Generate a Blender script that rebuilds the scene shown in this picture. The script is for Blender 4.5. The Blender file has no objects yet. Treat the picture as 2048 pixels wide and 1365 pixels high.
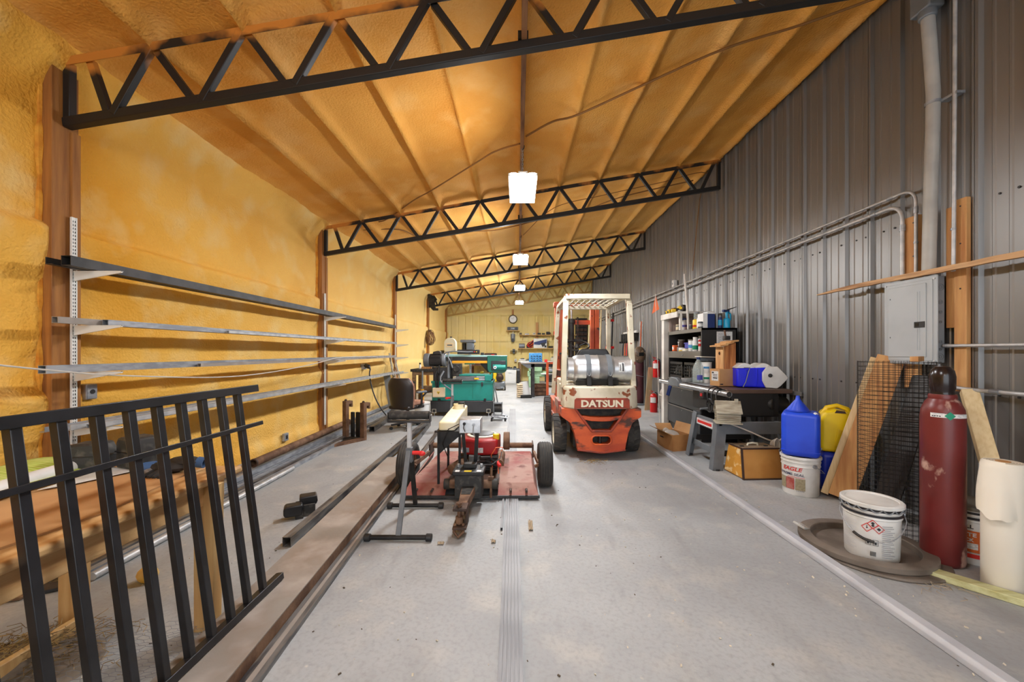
import bpy, bmesh, math, random
from mathutils import Vector, Matrix, noise
random.seed(7)
R = math.radians
C = bpy.context.scene.collection
scene = bpy.context.scene

# ------------------------------------------------------------------ camera, world, exposure
cam_d = bpy.data.cameras.new('camera'); cam = bpy.data.objects.new('camera', cam_d); C.objects.link(cam)
cam.location = (0, 0, 1.40); cam.rotation_euler = (R(90), 0, 0)
cam_d.sensor_width = 36; cam_d.lens = 780 / 2048 * 36
cam_d.shift_x = -12 / 2048; cam_d.shift_y = 21.5 / 2048
cam_d.clip_start = 0.02; cam_d.clip_end = 200
scene.camera = cam
world = bpy.data.worlds.new('world'); scene.world = world; world.use_nodes = True
world.node_tree.nodes['Background'].inputs[0].default_value = (0.86, 0.93, 1.0, 1)
world.node_tree.nodes['Background'].inputs[1].default_value = 3.2
vs = scene.view_settings
vs.view_transform = 'Standard'; vs.look = 'None'; vs.gamma = 1; vs.use_curve_mapping = False
vs.exposure = 0.12
LAMP_POWER = 92.0   # watts per hanging light
cy = scene.cycles
cy.max_bounces = 5; cy.diffuse_bounces = 3; cy.glossy_bounces = 3; cy.transmission_bounces = 4; cy.transparent_max_bounces = 4
cy.use_light_tree = False; cy.caustics_reflective = False; cy.caustics_refractive = False; cy.adaptive_threshold = .1; cy.sample_clamp_indirect = 8

# ------------------------------------------------------------------ materials
def lin(c):
    return tuple(((v / 255) / 12.92 if v / 255 <= 0.04045 else ((v / 255 + 0.055) / 1.055) ** 2.4) for v in c)
MATS = {}
def M(name, c, rough=.5, metal=0., c2=None, sc=6, lo=.42, hi=.62, bump=0., bsc=60, st=(1, 1, 1), detail=3, spec=.5,
      c3=None, sc3=3, lo3=.5, hi3=.6, coat=0.):
    m = bpy.data.materials.new(name); m.use_nodes = True; nt = m.node_tree; n = nt.nodes; L = nt.links
    b = n['Principled BSDF']; b.inputs['Base Color'].default_value = (*lin(c), 1)
    b.inputs['Roughness'].default_value = rough; b.inputs['Metallic'].default_value = metal
    b.inputs['Specular IOR Level'].default_value = spec
    b.inputs['Coat Weight'].default_value = coat
    tc = n.new('ShaderNodeTexCoord'); mp = n.new('ShaderNodeMapping'); mp.inputs['Scale'].default_value = st
    L.new(tc.outputs['Object'], mp.inputs['Vector'])
    def nz(scale, a, z):
        t = n.new('ShaderNodeTexNoise'); t.inputs['Scale'].default_value = scale; t.inputs['Detail'].default_value = detail
        L.new(mp.outputs[0], t.inputs['Vector'])
        r = n.new('ShaderNodeMapRange'); r.inputs[1].default_value = a; r.inputs[2].default_value = z; r.clamp = True
        L.new(t.outputs['Fac'], r.inputs[0]); return r.outputs[0]
    last = None
    for cc, s, a, z in ((c2, sc, lo, hi), (c3, sc3, lo3, hi3)):
        if cc is None: continue
        mx = n.new('ShaderNodeMix'); mx.data_type = 'RGBA'
        if last is None: mx.inputs[6].default_value = (*lin(c), 1)
        else: L.new(last, mx.inputs[6])
        mx.inputs[7].default_value = (*lin(cc), 1); L.new(nz(s, a, z), mx.inputs[0]); last = mx.outputs[2]
    if last is not None: L.new(last, b.inputs['Base Color'])
    if bump:
        t = n.new('ShaderNodeTexNoise'); t.inputs['Scale'].default_value = bsc; t.inputs['Detail'].default_value = 1.5
        L.new(mp.outputs[0], t.inputs['Vector'])
        bp = n.new('ShaderNodeBump'); bp.inputs['Strength'].default_value = bump; bp.inputs['Distance'].default_value = .01
        L.new(t.outputs['Fac'], bp.inputs['Height']); L.new(bp.outputs[0], b.inputs['Normal'])
    MATS[name] = m; return m
def emit(name, c, s):
    m = bpy.data.materials.new(name); m.use_nodes = True; b = m.node_tree.nodes['Principled BSDF']
    b.inputs['Base Color'].default_value = (.8, .8, .8, 1)
    b.inputs['Emission Color'].default_value = (*c, 1); b.inputs['Emission Strength'].default_value = s
    MATS[name] = m; return m
def glass(name, c, rough=.02):
    m = M(name, c, rough); b = m.node_tree.nodes['Principled BSDF']
    b.inputs['Alpha'].default_value = .28 if rough < .1 else .45; return m

M('concrete', (168, 170, 171), .6, c2=(147, 149, 151), sc=.9, lo=.38, hi=.66, bump=.08, bsc=90, c3=(180, 177, 171), sc3=3.1, lo3=.52, hi3=.75, detail=6)
def concrete_extra():
    m = MATS['concrete']; nt = m.node_tree; n = nt.nodes; L = nt.links; b = n['Principled BSDF']
    src = b.inputs['Base Color'].links[0].from_socket
    tc = n['Texture Coordinate']
    prev = src
    for st, scl, lo, hi, c, amt in (((1, .25, 1), 9, .60, .74, (126, 125, 124), .3), ((1.6, .7, 1), 2.2, .56, .72, (132, 131, 130), .4),
                                    ((1, 1, 1), 42, .46, .80, (138, 137, 136), .6), ((1, 1, 1), 14, .70, .76, (205, 198, 182), .6)):
        mp = n.new('ShaderNodeMapping'); mp.inputs['Scale'].default_value = st; mp.inputs['Rotation'].default_value = (0, 0, R(-25) if st[1] == .25 else .4)
        L.new(tc.outputs['Object'], mp.inputs[0])
        t = n.new('ShaderNodeTexNoise'); t.inputs['Scale'].default_value = scl; t.inputs['Detail'].default_value = 3; L.new(mp.outputs[0], t.inputs[0])
        r = n.new('ShaderNodeMapRange'); r.inputs[1].default_value = lo; r.inputs[2].default_value = hi; r.inputs[4].default_value = amt; L.new(t.outputs[0], r.inputs[0])
        mx = n.new('ShaderNodeMix'); mx.data_type = 'RGBA'; L.new(r.outputs[0], mx.inputs[0]); L.new(prev, mx.inputs[6]); mx.inputs[7].default_value = (*lin(c), 1)
        prev = mx.outputs[2]
    L.new(prev, b.inputs['Base Color'])
concrete_extra()
M('foam', (242, 186, 84), .75, c2=(232, 166, 54), sc=1.1, lo=.40, hi=.68, bump=.95, bsc=48, c3=(240, 200, 124), sc3=2.6, lo3=.5, hi3=.72, spec=.25)
M('foam_ceiling', (228, 164, 76), .75, c2=(212, 142, 54), sc=.9, lo=.40, hi=.66, bump=.9, bsc=48, c3=(230, 174, 98), sc3=2.2, lo3=.5, hi3=.74, spec=.25)
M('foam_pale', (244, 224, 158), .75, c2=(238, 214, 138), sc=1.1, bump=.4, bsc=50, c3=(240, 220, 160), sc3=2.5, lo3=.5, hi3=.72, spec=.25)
M('foam_drip', (228, 164, 60), .7, c2=(206, 130, 40), sc=8, bump=.6, bsc=50, spec=.25)
M('post_wood', (172, 114, 52), .7, c2=(126, 76, 30), sc=2.2, st=(9, 9, .6), lo=.35, hi=.65, bump=.2, bsc=30)
M('pine', (222, 186, 128), .6, c2=(200, 154, 96), sc=2.5, st=(9, 9, .8), lo=.38, hi=.66, bump=.1, bsc=40)
M('pine_y', (226, 184, 128), .6, c2=(202, 150, 92), sc=2.5, st=(9, .8, 9), lo=.38, hi=.66, bump=.1, bsc=40)
M('pine_pale', (226, 204, 160), .65, c2=(214, 188, 140), sc=5, st=(9, 9, .6), lo=.40, hi=.66, bump=.1, bsc=40)
M('board_wood', (208, 158, 100), .65, c2=(182, 124, 72), sc=2.5, st=(9, 9, .7), lo=.38, hi=.66, bump=.12, bsc=40)
M('rough_wood', (206, 166, 122), .75, c2=(158, 116, 80), sc=3, st=(9, .9, 9), lo=.4, hi=.66, bump=.2, bsc=40)
M('cedar', (198, 130, 72), .65, c2=(150, 86, 44), sc=3, st=(12, 12, .9), lo=.38, hi=.66)
M('cedar_pale', (212, 166, 112), .65, c2=(188, 134, 80), sc=3, st=(9, 9, 1), lo=.4, hi=.66)
M('grey_wood', (178, 170, 150), .8, c2=(140, 130, 112), sc=3, st=(2, 8, 8), lo=.4, hi=.66, bump=.2, bsc=40)
M('treated_lumber', (206, 206, 158), .7, c2=(180, 176, 120), sc=3, st=(1, 8, 8), lo=.4, hi=.66)
M('brown_wood', (110, 72, 48), .6, c2=(78, 48, 32), sc=3, st=(2, 9, 9))
M('old_wood', (150, 118, 84), .75, c2=(110, 82, 56), sc=3, st=(2, 9, 9))
M('ridge_wood', (156, 112, 76), .7, c2=(104, 66, 44), sc=2, st=(8, 1, 8), lo=.4, hi=.66)
M('black_steel', (26, 25, 25), .45, .2, c2=(40, 38, 36), sc=12, spec=.4)
M('rail_black', (34, 34, 37), .32, .1, c2=(24, 24, 26), sc=10, spec=.5)
M('mill_steel', (120, 118, 116), .45, .35, c2=(62, 60, 62), sc=4, st=(6, 1, 6), c3=(120, 110, 100), sc3=6, lo3=.55, hi3=.7)
M('galv', (172, 176, 182), .42, .4, c2=(140, 144, 151), sc=7, st=(3, 1, 3), lo=.4, hi=.6)
M('tube_grey', (126, 125, 126), .5, .4, c2=(104, 103, 105), sc=5, st=(6, .6, 6))
M('galv_light', (196, 196, 196), .45, .4, c2=(170, 172, 175), sc=10)
M('rusty_steel', (148, 140, 132), .6, .1, c2=(138, 120, 106), sc=2.2, lo=.45, hi=.68, c3=(166, 156, 148), sc3=4.5, lo3=.5, hi3=.7, bump=.1, bsc=50)
M('rust', (126, 94, 70), .75, .15, c2=(92, 64, 46), sc=9, bump=.2, bsc=60)
M('rust_dark', (84, 62, 50), .7, .3, c2=(56, 44, 38), sc=9, bump=.2, bsc=60)
M('dark_steel', (62, 60, 60), .5, .3, c2=(44, 43, 43), sc=9)
M('grease', (30, 29, 28), .6, .2, c2=(58, 52, 44), sc=14)
M('white_paint', (226, 224, 218), .45, c2=(204, 200, 192), sc=5)
M('shelf_white', (232, 230, 224), .4)
M('pvc_grey', (178, 176, 170), .45, c2=(162, 160, 156), sc=4)
M('vinyl_grey', (188, 190, 196), .4, c2=(172, 174, 181), sc=3)
M('panel_grey', (176, 182, 186), .4, c2=(168, 174, 178), sc=3)
M('panel_side', (128, 134, 140), .45, .2, c2=(118, 124, 130), sc=5)
M('black_plastic', (24, 24, 26), .45, c2=(38, 37, 37), sc=10)
M('dusty_black', (40, 39, 38), .6, c2=(78, 74, 68), sc=22, lo=.52, hi=.68)
M('rubber', (40, 39, 38), .8, c2=(66, 62, 57), sc=7, bump=.15, bsc=60)
M('tyre_side', (52, 50, 47), .8, c2=(82, 76, 68), sc=6)
M('chrome', (210, 212, 214), .2, 1.)
M('alum', (200, 202, 204), .34, .8, c2=(176, 178, 182), sc=5, c3=(222, 222, 224), sc3=9, lo3=.55, hi3=.7)
M('fork_white', (226, 218, 196), .5, c2=(200, 190, 164), sc=3, c3=(142, 78, 44), sc3=9, lo3=.63, hi3=.67)
M('fork_white_rusty', (220, 212, 190), .55, c2=(188, 178, 152), sc=3, c3=(138, 74, 42), sc3=7.5, lo3=.585, hi3=.62, detail=8)
M('fork_orange', (206, 88, 38), .5, c2=(170, 62, 26), sc=3.2, lo=.45, hi=.62, c3=(74, 44, 32), sc3=5, st=(.7, 1, 1.6), lo3=.555, hi3=.63, detail=8)
M('mast_orange', (206, 92, 46), .5, c2=(176, 68, 32), sc=3, c3=(70, 44, 34), sc3=8, lo3=.66, hi3=.72)
M('plate_rust', (158, 62, 36), .55, c2=(120, 50, 34), sc=8)
M('letter_cream', (226, 216, 190), .5, c2=(180, 140, 104), sc=14, lo=.6, hi=.68)
M('mower_red', (138, 60, 54), .7, c2=(160, 122, 108), sc=3.4, lo=.38, hi=.60, c3=(104, 52, 42), sc3=7, lo3=.56, hi3=.7, detail=8)
M('engine_red', (172, 30, 34), .35, c2=(150, 26, 30), sc=4)
M('fuel_tank', (240, 224, 176), .45, c2=(246, 238, 210), sc=3)
M('fuel_tank_low', (232, 186, 84), .45)
M('teal', (22, 142, 130), .4, c2=(14, 126, 116), sc=2.5)
M('teal_dark', (0, 98, 80), .4, c2=(4, 84, 70), sc=3)
M('teal_pale', (150, 190, 186), .45)
M('saw_yellow', (236, 164, 22), .45)
M('beige', (226, 206, 172), .5)
M('ivory', (214, 210, 192), .5)
M('machine_green', (152, 184, 146), .5, c2=(128, 160, 122), sc=5)
M('cardboard', (196, 150, 100), .8, c2=(180, 132, 84), sc=3)
M('cardboard_side', (178, 126, 74), .8, c2=(160, 108, 60), sc=4)
M('white_plastic', (232, 232, 230), .4, c2=(216, 216, 214), sc=5)
M('pail_white', (228, 228, 226), .35, c2=(206, 205, 200), sc=5)
M('print_black', (34, 34, 40), .5)
M('print_grey', (150, 152, 158), .6)
M('print_pale', (198, 200, 206), .6)
M('print_red', (208, 46, 40), .5)
M('print_navy', (44, 50, 84), .5)
M('print_tan', (160, 150, 122), .7, c2=(140, 130, 104), sc=60)
M('print_brick', (156, 64, 58), .7, c2=(176, 110, 100), sc=30)
M('print_orange', (204, 98, 38), .5)
M('blue_jug', (34, 78, 220), .4, c2=(26, 64, 200), sc=3)
M('blue_jug_dark', (16, 44, 168), .4)
M('cooler_blue', (18, 30, 220), .35)
M('cooler_white', (222, 222, 220), .5, c2=(206, 206, 204), sc=4)
M('yellow_jug', (240, 206, 14), .4, c2=(228, 190, 10), sc=4)
M('cyl_maroon', (110, 38, 36), .38, c2=(86, 28, 28), sc=2.5, c3=(186, 152, 138), sc3=5.5, st=(1, 1, .6), lo3=.60, hi3=.64, detail=8)
M('cyl_maroon_far', (92, 46, 54), .55, c2=(74, 36, 44), sc=4)
M('cap_black', (34, 24, 24), .22, c2=(60, 32, 30), sc=6, lo=.6, hi=.68)
M('label_green', (0, 140, 104), .5)
M('paper', (232, 226, 212), .75, c2=(226, 218, 202), sc=2)
M('paper_edge', (200, 190, 172), .8)
M('ring_steel', (126, 116, 106), .7, .25, c2=(104, 94, 84), sc=5, bump=.1, bsc=60)
M('case_tan', (196, 140, 70), .6, c2=(176, 120, 54), sc=3)
M('case_side', (200, 142, 52), .6, c2=(226, 200, 150), sc=8, lo=.56, hi=.64)
M('case_top', (150, 130, 106), .7, c2=(126, 106, 84), sc=5)
M('trim_brown', (62, 40, 30), .6)
M('saw_grey', (112, 116, 120), .5, .1, c2=(98, 102, 106), sc=5)
M('table_brown', (94, 72, 60), .5, c2=(78, 58, 48), sc=3)
M('ext_red', (196, 22, 24), .3)
M('cabinet_black', (44, 45, 48), .45, c2=(54, 55, 58), sc=3)
M('cabinet_dark', (34, 32, 32), .5)
M('cabinet_trim', (110, 104, 94), .5, .2)
M('white_frame', (224, 220, 212), .5, c2=(204, 196, 188), sc=4)
M('pink_board', (196, 172, 160), .7)
M('can_taupe', (150, 140, 132), .5)
M('flag_orange', (226, 104, 48), .6)
M('tool_yellow', (238, 200, 24), .45)
M('cyan', (20, 158, 204), .35)
M('navy', (28, 48, 104), .5)
M('sky_blue_box', (56, 132, 190), .5, c2=(80, 150, 200), sc=20)
M('purple', (74, 76, 170), .5)
M('red_plastic', (226, 42, 40), .4)
M('seat_brown', (38, 32, 30), .45, c2=(50, 41, 36), sc=2)
M('seat_tan', (186, 140, 116), .85, c2=(164, 116, 96), sc=8)
M('arm_grey', (96, 104, 112), .5)
M('clock_face', (236, 238, 240), .4)
M('clock_rim', (96, 84, 60), .4, .3)
M('green_fabric', (166, 190, 70), .85, c2=(196, 206, 120), sc=3, st=(1, 26, 1), lo=.45, hi=.55)
M('glove_black', (34, 33, 34), .8, c2=(60, 58, 58), sc=12)
M('glove_blue', (60, 92, 136), .8)
M('glove_grey', (120, 118, 120), .8)
M('straw', (172, 142, 86), .85, c2=(110, 88, 56), sc=8)
M('dry_dark', (84, 72, 58), .9)
M('wire_grey', (134, 138, 148), .5, .5)
M('mesh_black', (30, 29, 29), .5, .3)
M('cable_brown', (136, 92, 44), .8)
M('cable_black', (24, 24, 25), .5)
M('cable_white', (206, 200, 190), .6)
M('helmet', (104, 84, 66), .5, c2=(62, 48, 38), sc=7, lo=.45, hi=.56, c3=(170, 150, 124), sc3=9, lo3=.58, hi3=.66)
M('debris', (206, 196, 176), .8)
M('leaf', (168, 150, 124), .8)
M('foam_scrap', (214, 178, 110), .8, c2=(236, 190, 70), sc=6)
M('dirt', (132, 118, 104), .95, c2=(110, 98, 84), sc=12)
M('label_white', (228, 228, 226), .6, c2=(196, 198, 200), sc=60, lo=.5, hi=.55, st=(1, 1, 3))
M('yellow_pole', (238, 166, 12), .45)
M('screen_dark', (14, 14, 16), .25)
M('radio_grey', (96, 100, 104), .5, c2=(70, 72, 76), sc=30)
M('grey_fabric', (190, 190, 188), .85)
glass('clear_glass', (214, 226, 224))
glass('clear_bag', (222, 220, 214), .15)
emit('lamp_face', (1, .97, .92), 14)
emit('lamp_leak', (1, .97, .92), 14)
for k in ('lamp_face', 'lamp_leak'): MATS[k].cycles.emission_sampling = 'NONE'

def paler_far(name, pale, amt, y0, y1):
    # the foam colour turns paler further down the building
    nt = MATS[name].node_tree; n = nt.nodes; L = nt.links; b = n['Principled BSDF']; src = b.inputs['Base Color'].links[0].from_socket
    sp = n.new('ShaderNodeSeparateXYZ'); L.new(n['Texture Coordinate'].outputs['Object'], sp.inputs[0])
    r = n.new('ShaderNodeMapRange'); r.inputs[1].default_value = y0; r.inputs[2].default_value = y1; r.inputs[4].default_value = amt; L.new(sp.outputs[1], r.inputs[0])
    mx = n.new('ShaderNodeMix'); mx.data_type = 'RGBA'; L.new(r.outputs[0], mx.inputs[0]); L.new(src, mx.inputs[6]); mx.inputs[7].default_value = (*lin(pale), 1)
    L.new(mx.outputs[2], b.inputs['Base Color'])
paler_far('foam', (240, 212, 142), .8, 4, 12)
paler_far('foam_ceiling', (232, 190, 116), .7, 6, 14)
def metal_wall_mat():
    m = M('wall_metal', (136, 135, 134), .40, .62, c2=(128, 127, 126), sc=1.2, st=(1, 1, .3), spec=.5)
    return m
metal_wall_mat()
def truss_mat(name, lo, hi, base=(22, 21, 21), foam=(196, 124, 48), cover=0.):
    # black painted steel that caught foam overspray towards its top edge
    m = bpy.data.materials.new(name); m.use_nodes = True; nt = m.node_tree; n = nt.nodes; L = nt.links; b = n['Principled BSDF']
    b.inputs['Roughness'].default_value = .5
    tc = n.new('ShaderNodeTexCoord'); dot = n.new('ShaderNodeVectorMath'); dot.operation = 'DOT_PRODUCT'; dot.inputs[1].default_value = (-.17, 0, 1)
    L.new(tc.outputs['Object'], dot.inputs[0])
    t = n.new('ShaderNodeTexNoise'); t.inputs['Scale'].default_value = 2.2; t.inputs['Detail'].default_value = 4; L.new(tc.outputs['Object'], t.inputs[0])
    ad = n.new('ShaderNodeMath'); ad.operation = 'MULTIPLY_ADD'; ad.inputs[1].default_value = .8; L.new(t.outputs[0], ad.inputs[0]); L.new(dot.outputs['Value'], ad.inputs[2])
    r = n.new('ShaderNodeMapRange'); r.inputs[1].default_value = lo; r.inputs[2].default_value = hi; r.inputs[3].default_value = cover; L.new(ad.outputs[0], r.inputs[0])
    mx = n.new('ShaderNodeMix'); mx.data_type = 'RGBA'; mx.inputs[6].default_value = (*lin(base), 1); mx.inputs[7].default_value = (*lin(foam), 1)
    L.new(r.outputs[0], mx.inputs[0]); L.new(mx.outputs[2], b.inputs['Base Color']); MATS[name] = m
truss_mat('truss_near', 4.42, 4.52)
truss_mat('truss_mid', 4.47, 4.56)
truss_mat('truss_foamed', 3.7, 4.1, foam=(176, 140, 72), cover=.35)

# ------------------------------------------------------------------ mesh helpers
def mesh_obj(name, verts, faces, mat, smooth=None):
    me = bpy.data.meshes.new(name); me.from_pydata([tuple(v) for v in verts], [], faces)
    me.materials.append(MATS[mat] if isinstance(mat, str) else mat)
    bm = bmesh.new(); bm.from_mesh(me); bmesh.ops.recalc_face_normals(bm, faces=bm.faces); bm.to_mesh(me); bm.free()
    if smooth:
        me.shade_smooth(); me.set_sharp_from_angle(angle=R(smooth))
    return me
WLOC = {}
def root_of(o):
    while o.parent is not None: o = o.parent
    return o
class MB:
    def __init__(s): s.v = []; s.f = []
    def add(s, vs, fs):
        o = len(s.v); s.v += [Vector(v) for v in vs]; s.f += [tuple(i + o for i in f) for f in fs]; return s
    def box(s, x0, x1, y0, y1, z0, z1):
        return s.add([(x0, y0, z0), (x1, y0, z0), (x1, y1, z0), (x0, y1, z0), (x0, y0, z1), (x1, y0, z1), (x1, y1, z1), (x0, y1, z1)],
                     [(0, 3, 2, 1), (4, 5, 6, 7), (0, 1, 5, 4), (1, 2, 6, 5), (2, 3, 7, 6), (3, 0, 4, 7)])
    def cbox(s, c, sz, rot=(0, 0, 0)):
        k = len(s.v); s.box(-sz[0] / 2, sz[0] / 2, -sz[1] / 2, sz[1] / 2, -sz[2] / 2, sz[2] / 2)
        from mathutils import Euler
        m = Matrix.Translation(c) @ Euler(rot).to_matrix().to_4x4()
        for i in range(k, len(s.v)): s.v[i] = m @ s.v[i]
        return s
    def bar(s, p, q, w, h, up=(0, 0, 1)):
        p = Vector(p); q = Vector(q); d = (q - p).normalized(); u = Vector(up)
        if abs(d.dot(u)) > .98: u = Vector((0, 1, 0))
        a = d.cross(u).normalized(); b = a.cross(d).normalized(); a *= w / 2; b *= h / 2
        return s.add([p - a - b, p + a - b, p + a + b, p - a + b, q - a - b, q + a - b, q + a + b, q - a + b],
                     [(0, 3, 2, 1), (4, 5, 6, 7), (0, 1, 5, 4), (1, 2, 6, 5), (2, 3, 7, 6), (3, 0, 4, 7)])
    def cyl(s, p, q, r, r2=None, n=16, cap=True):
        r2 = r if r2 is None else r2; p = Vector(p); q = Vector(q); d = (q - p).normalized(); u = Vector((0, 0, 1)) if abs(d.z) < .95 else Vector((1, 0, 0))
        a = d.cross(u).normalized(); b = d.cross(a).normalized(); vs = []; fs = []
        for i in range(n):
            t = 2 * math.pi * i / n; o = a * math.cos(t) + b * math.sin(t); vs += [p + o * r, q + o * r2]
        for i in range(n):
            j = (i + 1) % n; fs.append((2 * i, 2 * j, 2 * j + 1, 2 * i + 1))
        if cap: fs += [tuple(2 * i for i in range(n)), tuple(2 * i + 1 for i in reversed(range(n)))]
        return s.add(vs, fs)
    def pipe(s, p, q, ro, ri, n=20):
        p = Vector(p); q = Vector(q); d = (q - p).normalized(); u = Vector((0, 0, 1)) if abs(d.z) < .95 else Vector((1, 0, 0))
        a = d.cross(u).normalized(); b = d.cross(a).normalized(); vs = []; fs = []
        for i in range(n):
            t = 2 * math.pi * i / n; o = a * math.cos(t) + b * math.sin(t); vs += [p + o * ro, q + o * ro, q + o * ri, p + o * ri]
        for i in range(n):
            j = (i + 1) % n
            for k in range(4): fs.append((4 * i + k, 4 * j + k, 4 * j + (k + 1) % 4, 4 * i + (k + 1) % 4))
        return s.add(vs, fs)
    def sqtube(s, p, q, w, h, t=.004, up=(0, 0, 1)):
        p = Vector(p); q = Vector(q); d = (q - p).normalized(); u = Vector(up); a = d.cross(u).normalized(); b = a.cross(d).normalized(); vs = []
        for e in (p, q):
            for k in (0, t):
                for sa, sb in ((-1, -1), (1, -1), (1, 1), (-1, 1)): vs.append(e + a * sa * (w / 2 - k) + b * sb * (h / 2 - k))
        fs = []
        for i in range(4):
            j = (i + 1) % 4
            fs += [(i, j, j + 8, i + 8), (i + 4, i + 12, j + 12, j + 4), (i, i + 4, j + 4, j), (i + 8, j + 8, j + 12, i + 12)]
        return s.add(vs, fs)
    def tube(s, pts, r, n=8, closed=False):
        pts = [Vector(p) for p in pts]; m = len(pts); vs = []; fs = []
        ref = None
        for i, p in enumerate(pts):
            a = pts[(i - 1) % m] if (closed or i > 0) else p; b = pts[(i + 1) % m] if (closed or i < m - 1) else p
            d = (b - a).normalized()
            if ref is None: ref = d.cross(Vector((0, 0, 1)) if abs(d.z) < .9 else Vector((1, 0, 0))).normalized()
            ref = (ref - d * ref.dot(d)).normalized(); w = d.cross(ref)
            rr = r[i] if isinstance(r, (list, tuple)) else r
            for k in range(n):
                t = 2 * math.pi * k / n; vs.append(p + (ref * math.cos(t) + w * math.sin(t)) * rr)
        for i in range(m if closed else m - 1):
            i2 = (i + 1) % m
            for k in range(n):
                k2 = (k + 1) % n; fs.append((i * n + k, i * n + k2, i2 * n + k2, i2 * n + k))
        if not closed: fs += [tuple(range(n)), tuple(range((m - 1) * n, m * n))]
        return s.add(vs, fs)
    def lathe(s, prof, c=(0, 0, 0), axis='z', n=28, a0=0, a1=360):
        full = abs(a1 - a0) >= 360; m = n if full else n + 1; vs = []; fs = []
        for i in range(m):
            t = R(a0 + (a1 - a0) * i / n); cs, sn = math.cos(t), math.sin(t)
            for r, h in prof:
                if axis == 'z': vs.append((c[0] + r * cs, c[1] + r * sn, c[2] + h))
                elif axis == 'x': vs.append((c[0] + h, c[1] + r * cs, c[2] + r * sn))
                else: vs.append((c[0] + r * cs, c[1] + h, c[2] + r * sn))
        k = len(prof)
        for i in range(n):
            j = (i + 1) % m
            for a in range(k - 1): fs.append((i * k + a, j * k + a, j * k + a + 1, i * k + a + 1))
        if full and prof[0][0] > 1e-6 and prof[-1][0] > 1e-6:
            for i in range(n):
                j = (i + 1) % m; fs.append((i * k + k - 1, j * k + k - 1, j * k, i * k))
        elif full:
            if prof[0][0] > 1e-6: fs.append(tuple(i * k for i in range(m)))
            if prof[-1][0] > 1e-6: fs.append(tuple(i * k + k - 1 for i in range(m)))
        return s.add(vs, fs)
    def prism(s, poly, axis, a0, a1, poly2=None):
        n = len(poly); poly2 = poly2 or poly
        def pt(p, a): return {'x': (a, p[0], p[1]), 'y': (p[0], a, p[1]), 'z': (p[0], p[1], a)}[axis]
        return s.add([pt(p, a0) for p in poly] + [pt(p, a1) for p in poly2],
                     [tuple(range(n)), tuple(range(n, 2 * n))] + [(i, (i + 1) % n, (i + 1) % n + n, i + n) for i in range(n)])
    def sph(s, c, r, n=16, m=10, z0=-1., z1=1.):
        r = (r, r, r) if not isinstance(r, (tuple, list)) else r; vs = []; fs = []
        t0 = math.asin(z0); t1 = math.asin(z1)
        for j in range(m + 1):
            t = t0 + (t1 - t0) * j / m
            for i in range(n):
                a = 2 * math.pi * i / n; vs.append((c[0] + r[0] * math.cos(t) * math.cos(a), c[1] + r[1] * math.cos(t) * math.sin(a), c[2] + r[2] * math.sin(t)))
        for j in range(m):
            for i in range(n):
                k = (i + 1) % n; fs.append((j * n + i, j * n + k, (j + 1) * n + k, (j + 1) * n + i))
        fs += [tuple(range(n)), tuple(range(m * n, m * n + n))]
        return s.add(vs, fs)
    def patch(s, c, r, a0, a1, z0, z1, n=10):
        # curved sticker on a vertical cylinder (angles in degrees)
        vs = []
        for i in range(n + 1):
            t = R(a0 + (a1 - a0) * i / n); vs += [(c[0] + r * math.cos(t), c[1] + r * math.sin(t), z0), (c[0] + r * math.cos(t), c[1] + r * math.sin(t), z1)]
        return s.add(vs, [(2 * i, 2 * i + 2, 2 * i + 3, 2 * i + 1) for i in range(n)])
    def T(s, mat, k=0):
        for i in range(k, len(s.v)): s.v[i] = mat @ s.v[i]
        return s
    def build(s, name, mat, parent=None, bevel=0., seg=2, smooth=40, label=None, cat=None, group=None, kind=None, loc=None, rz=0., sub=0):
        vs = s.v
        if parent is not None:
            off = WLOC.get(root_of(parent).name)
            if off is not None: vs = [v - off for v in vs]
            o = None
        elif loc is None:
            x0 = min(v.x for v in vs); x1 = max(v.x for v in vs); y0 = min(v.y for v in vs); y1 = max(v.y for v in vs); z0 = min(v.z for v in vs)
            loc = Vector(((x0 + x1) / 2, (y0 + y1) / 2, z0)); vs = [v - loc for v in vs]
        me = mesh_obj(name, vs, s.f, mat, smooth)
        o = bpy.data.objects.new(name, me); C.objects.link(o)
        if parent is not None: o.parent = parent
        else: o.location = loc; o.rotation_euler = (0, 0, rz)
        if bevel:
            b = o.modifiers.new('bevel', 'BEVEL'); b.width = bevel; b.segments = seg; b.limit_method = 'ANGLE'; b.angle_limit = R(35)
            b.harden_normals = False
        if sub:
            ss = o.modifiers.new('sub', 'SUBSURF'); ss.levels = sub; ss.render_levels = sub
        if label: o['label'] = label
        if cat: o['category'] = cat
        if group: o['group'] = group
        if kind: o['kind'] = kind
        return o
def thing(name, label, cat, loc=(0, 0, 0), rz=0., group=None, w=False, kind=None):
    o = bpy.data.objects.new(name, None); C.objects.link(o); o.location = loc; o.rotation_euler = (0, 0, rz)
    o.empty_display_size = .1
    o['label'] = label; o['category'] = cat
    if group: o['group'] = group
    if kind: o['kind'] = kind
    if w: WLOC[o.name] = Vector(loc)
    return o
def part(name, mat, parent, fn, **k):
    mb = MB(); fn(mb); return mb.build(name, mat, parent, **k)
def dup(root, loc, rz=None, label=None, group=None):
    r = root.copy(); C.objects.link(r); r.location = loc
    if rz is not None: r.rotation_euler = (0, 0, rz)
    if label: r['label'] = label
    if group: r['group'] = group
    for ch in list(root.children):
        c = ch.copy(); C.objects.link(c); c.parent = r
        for g in list(ch.children):
            d = g.copy(); C.objects.link(d); d.parent = c
    return r
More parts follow.
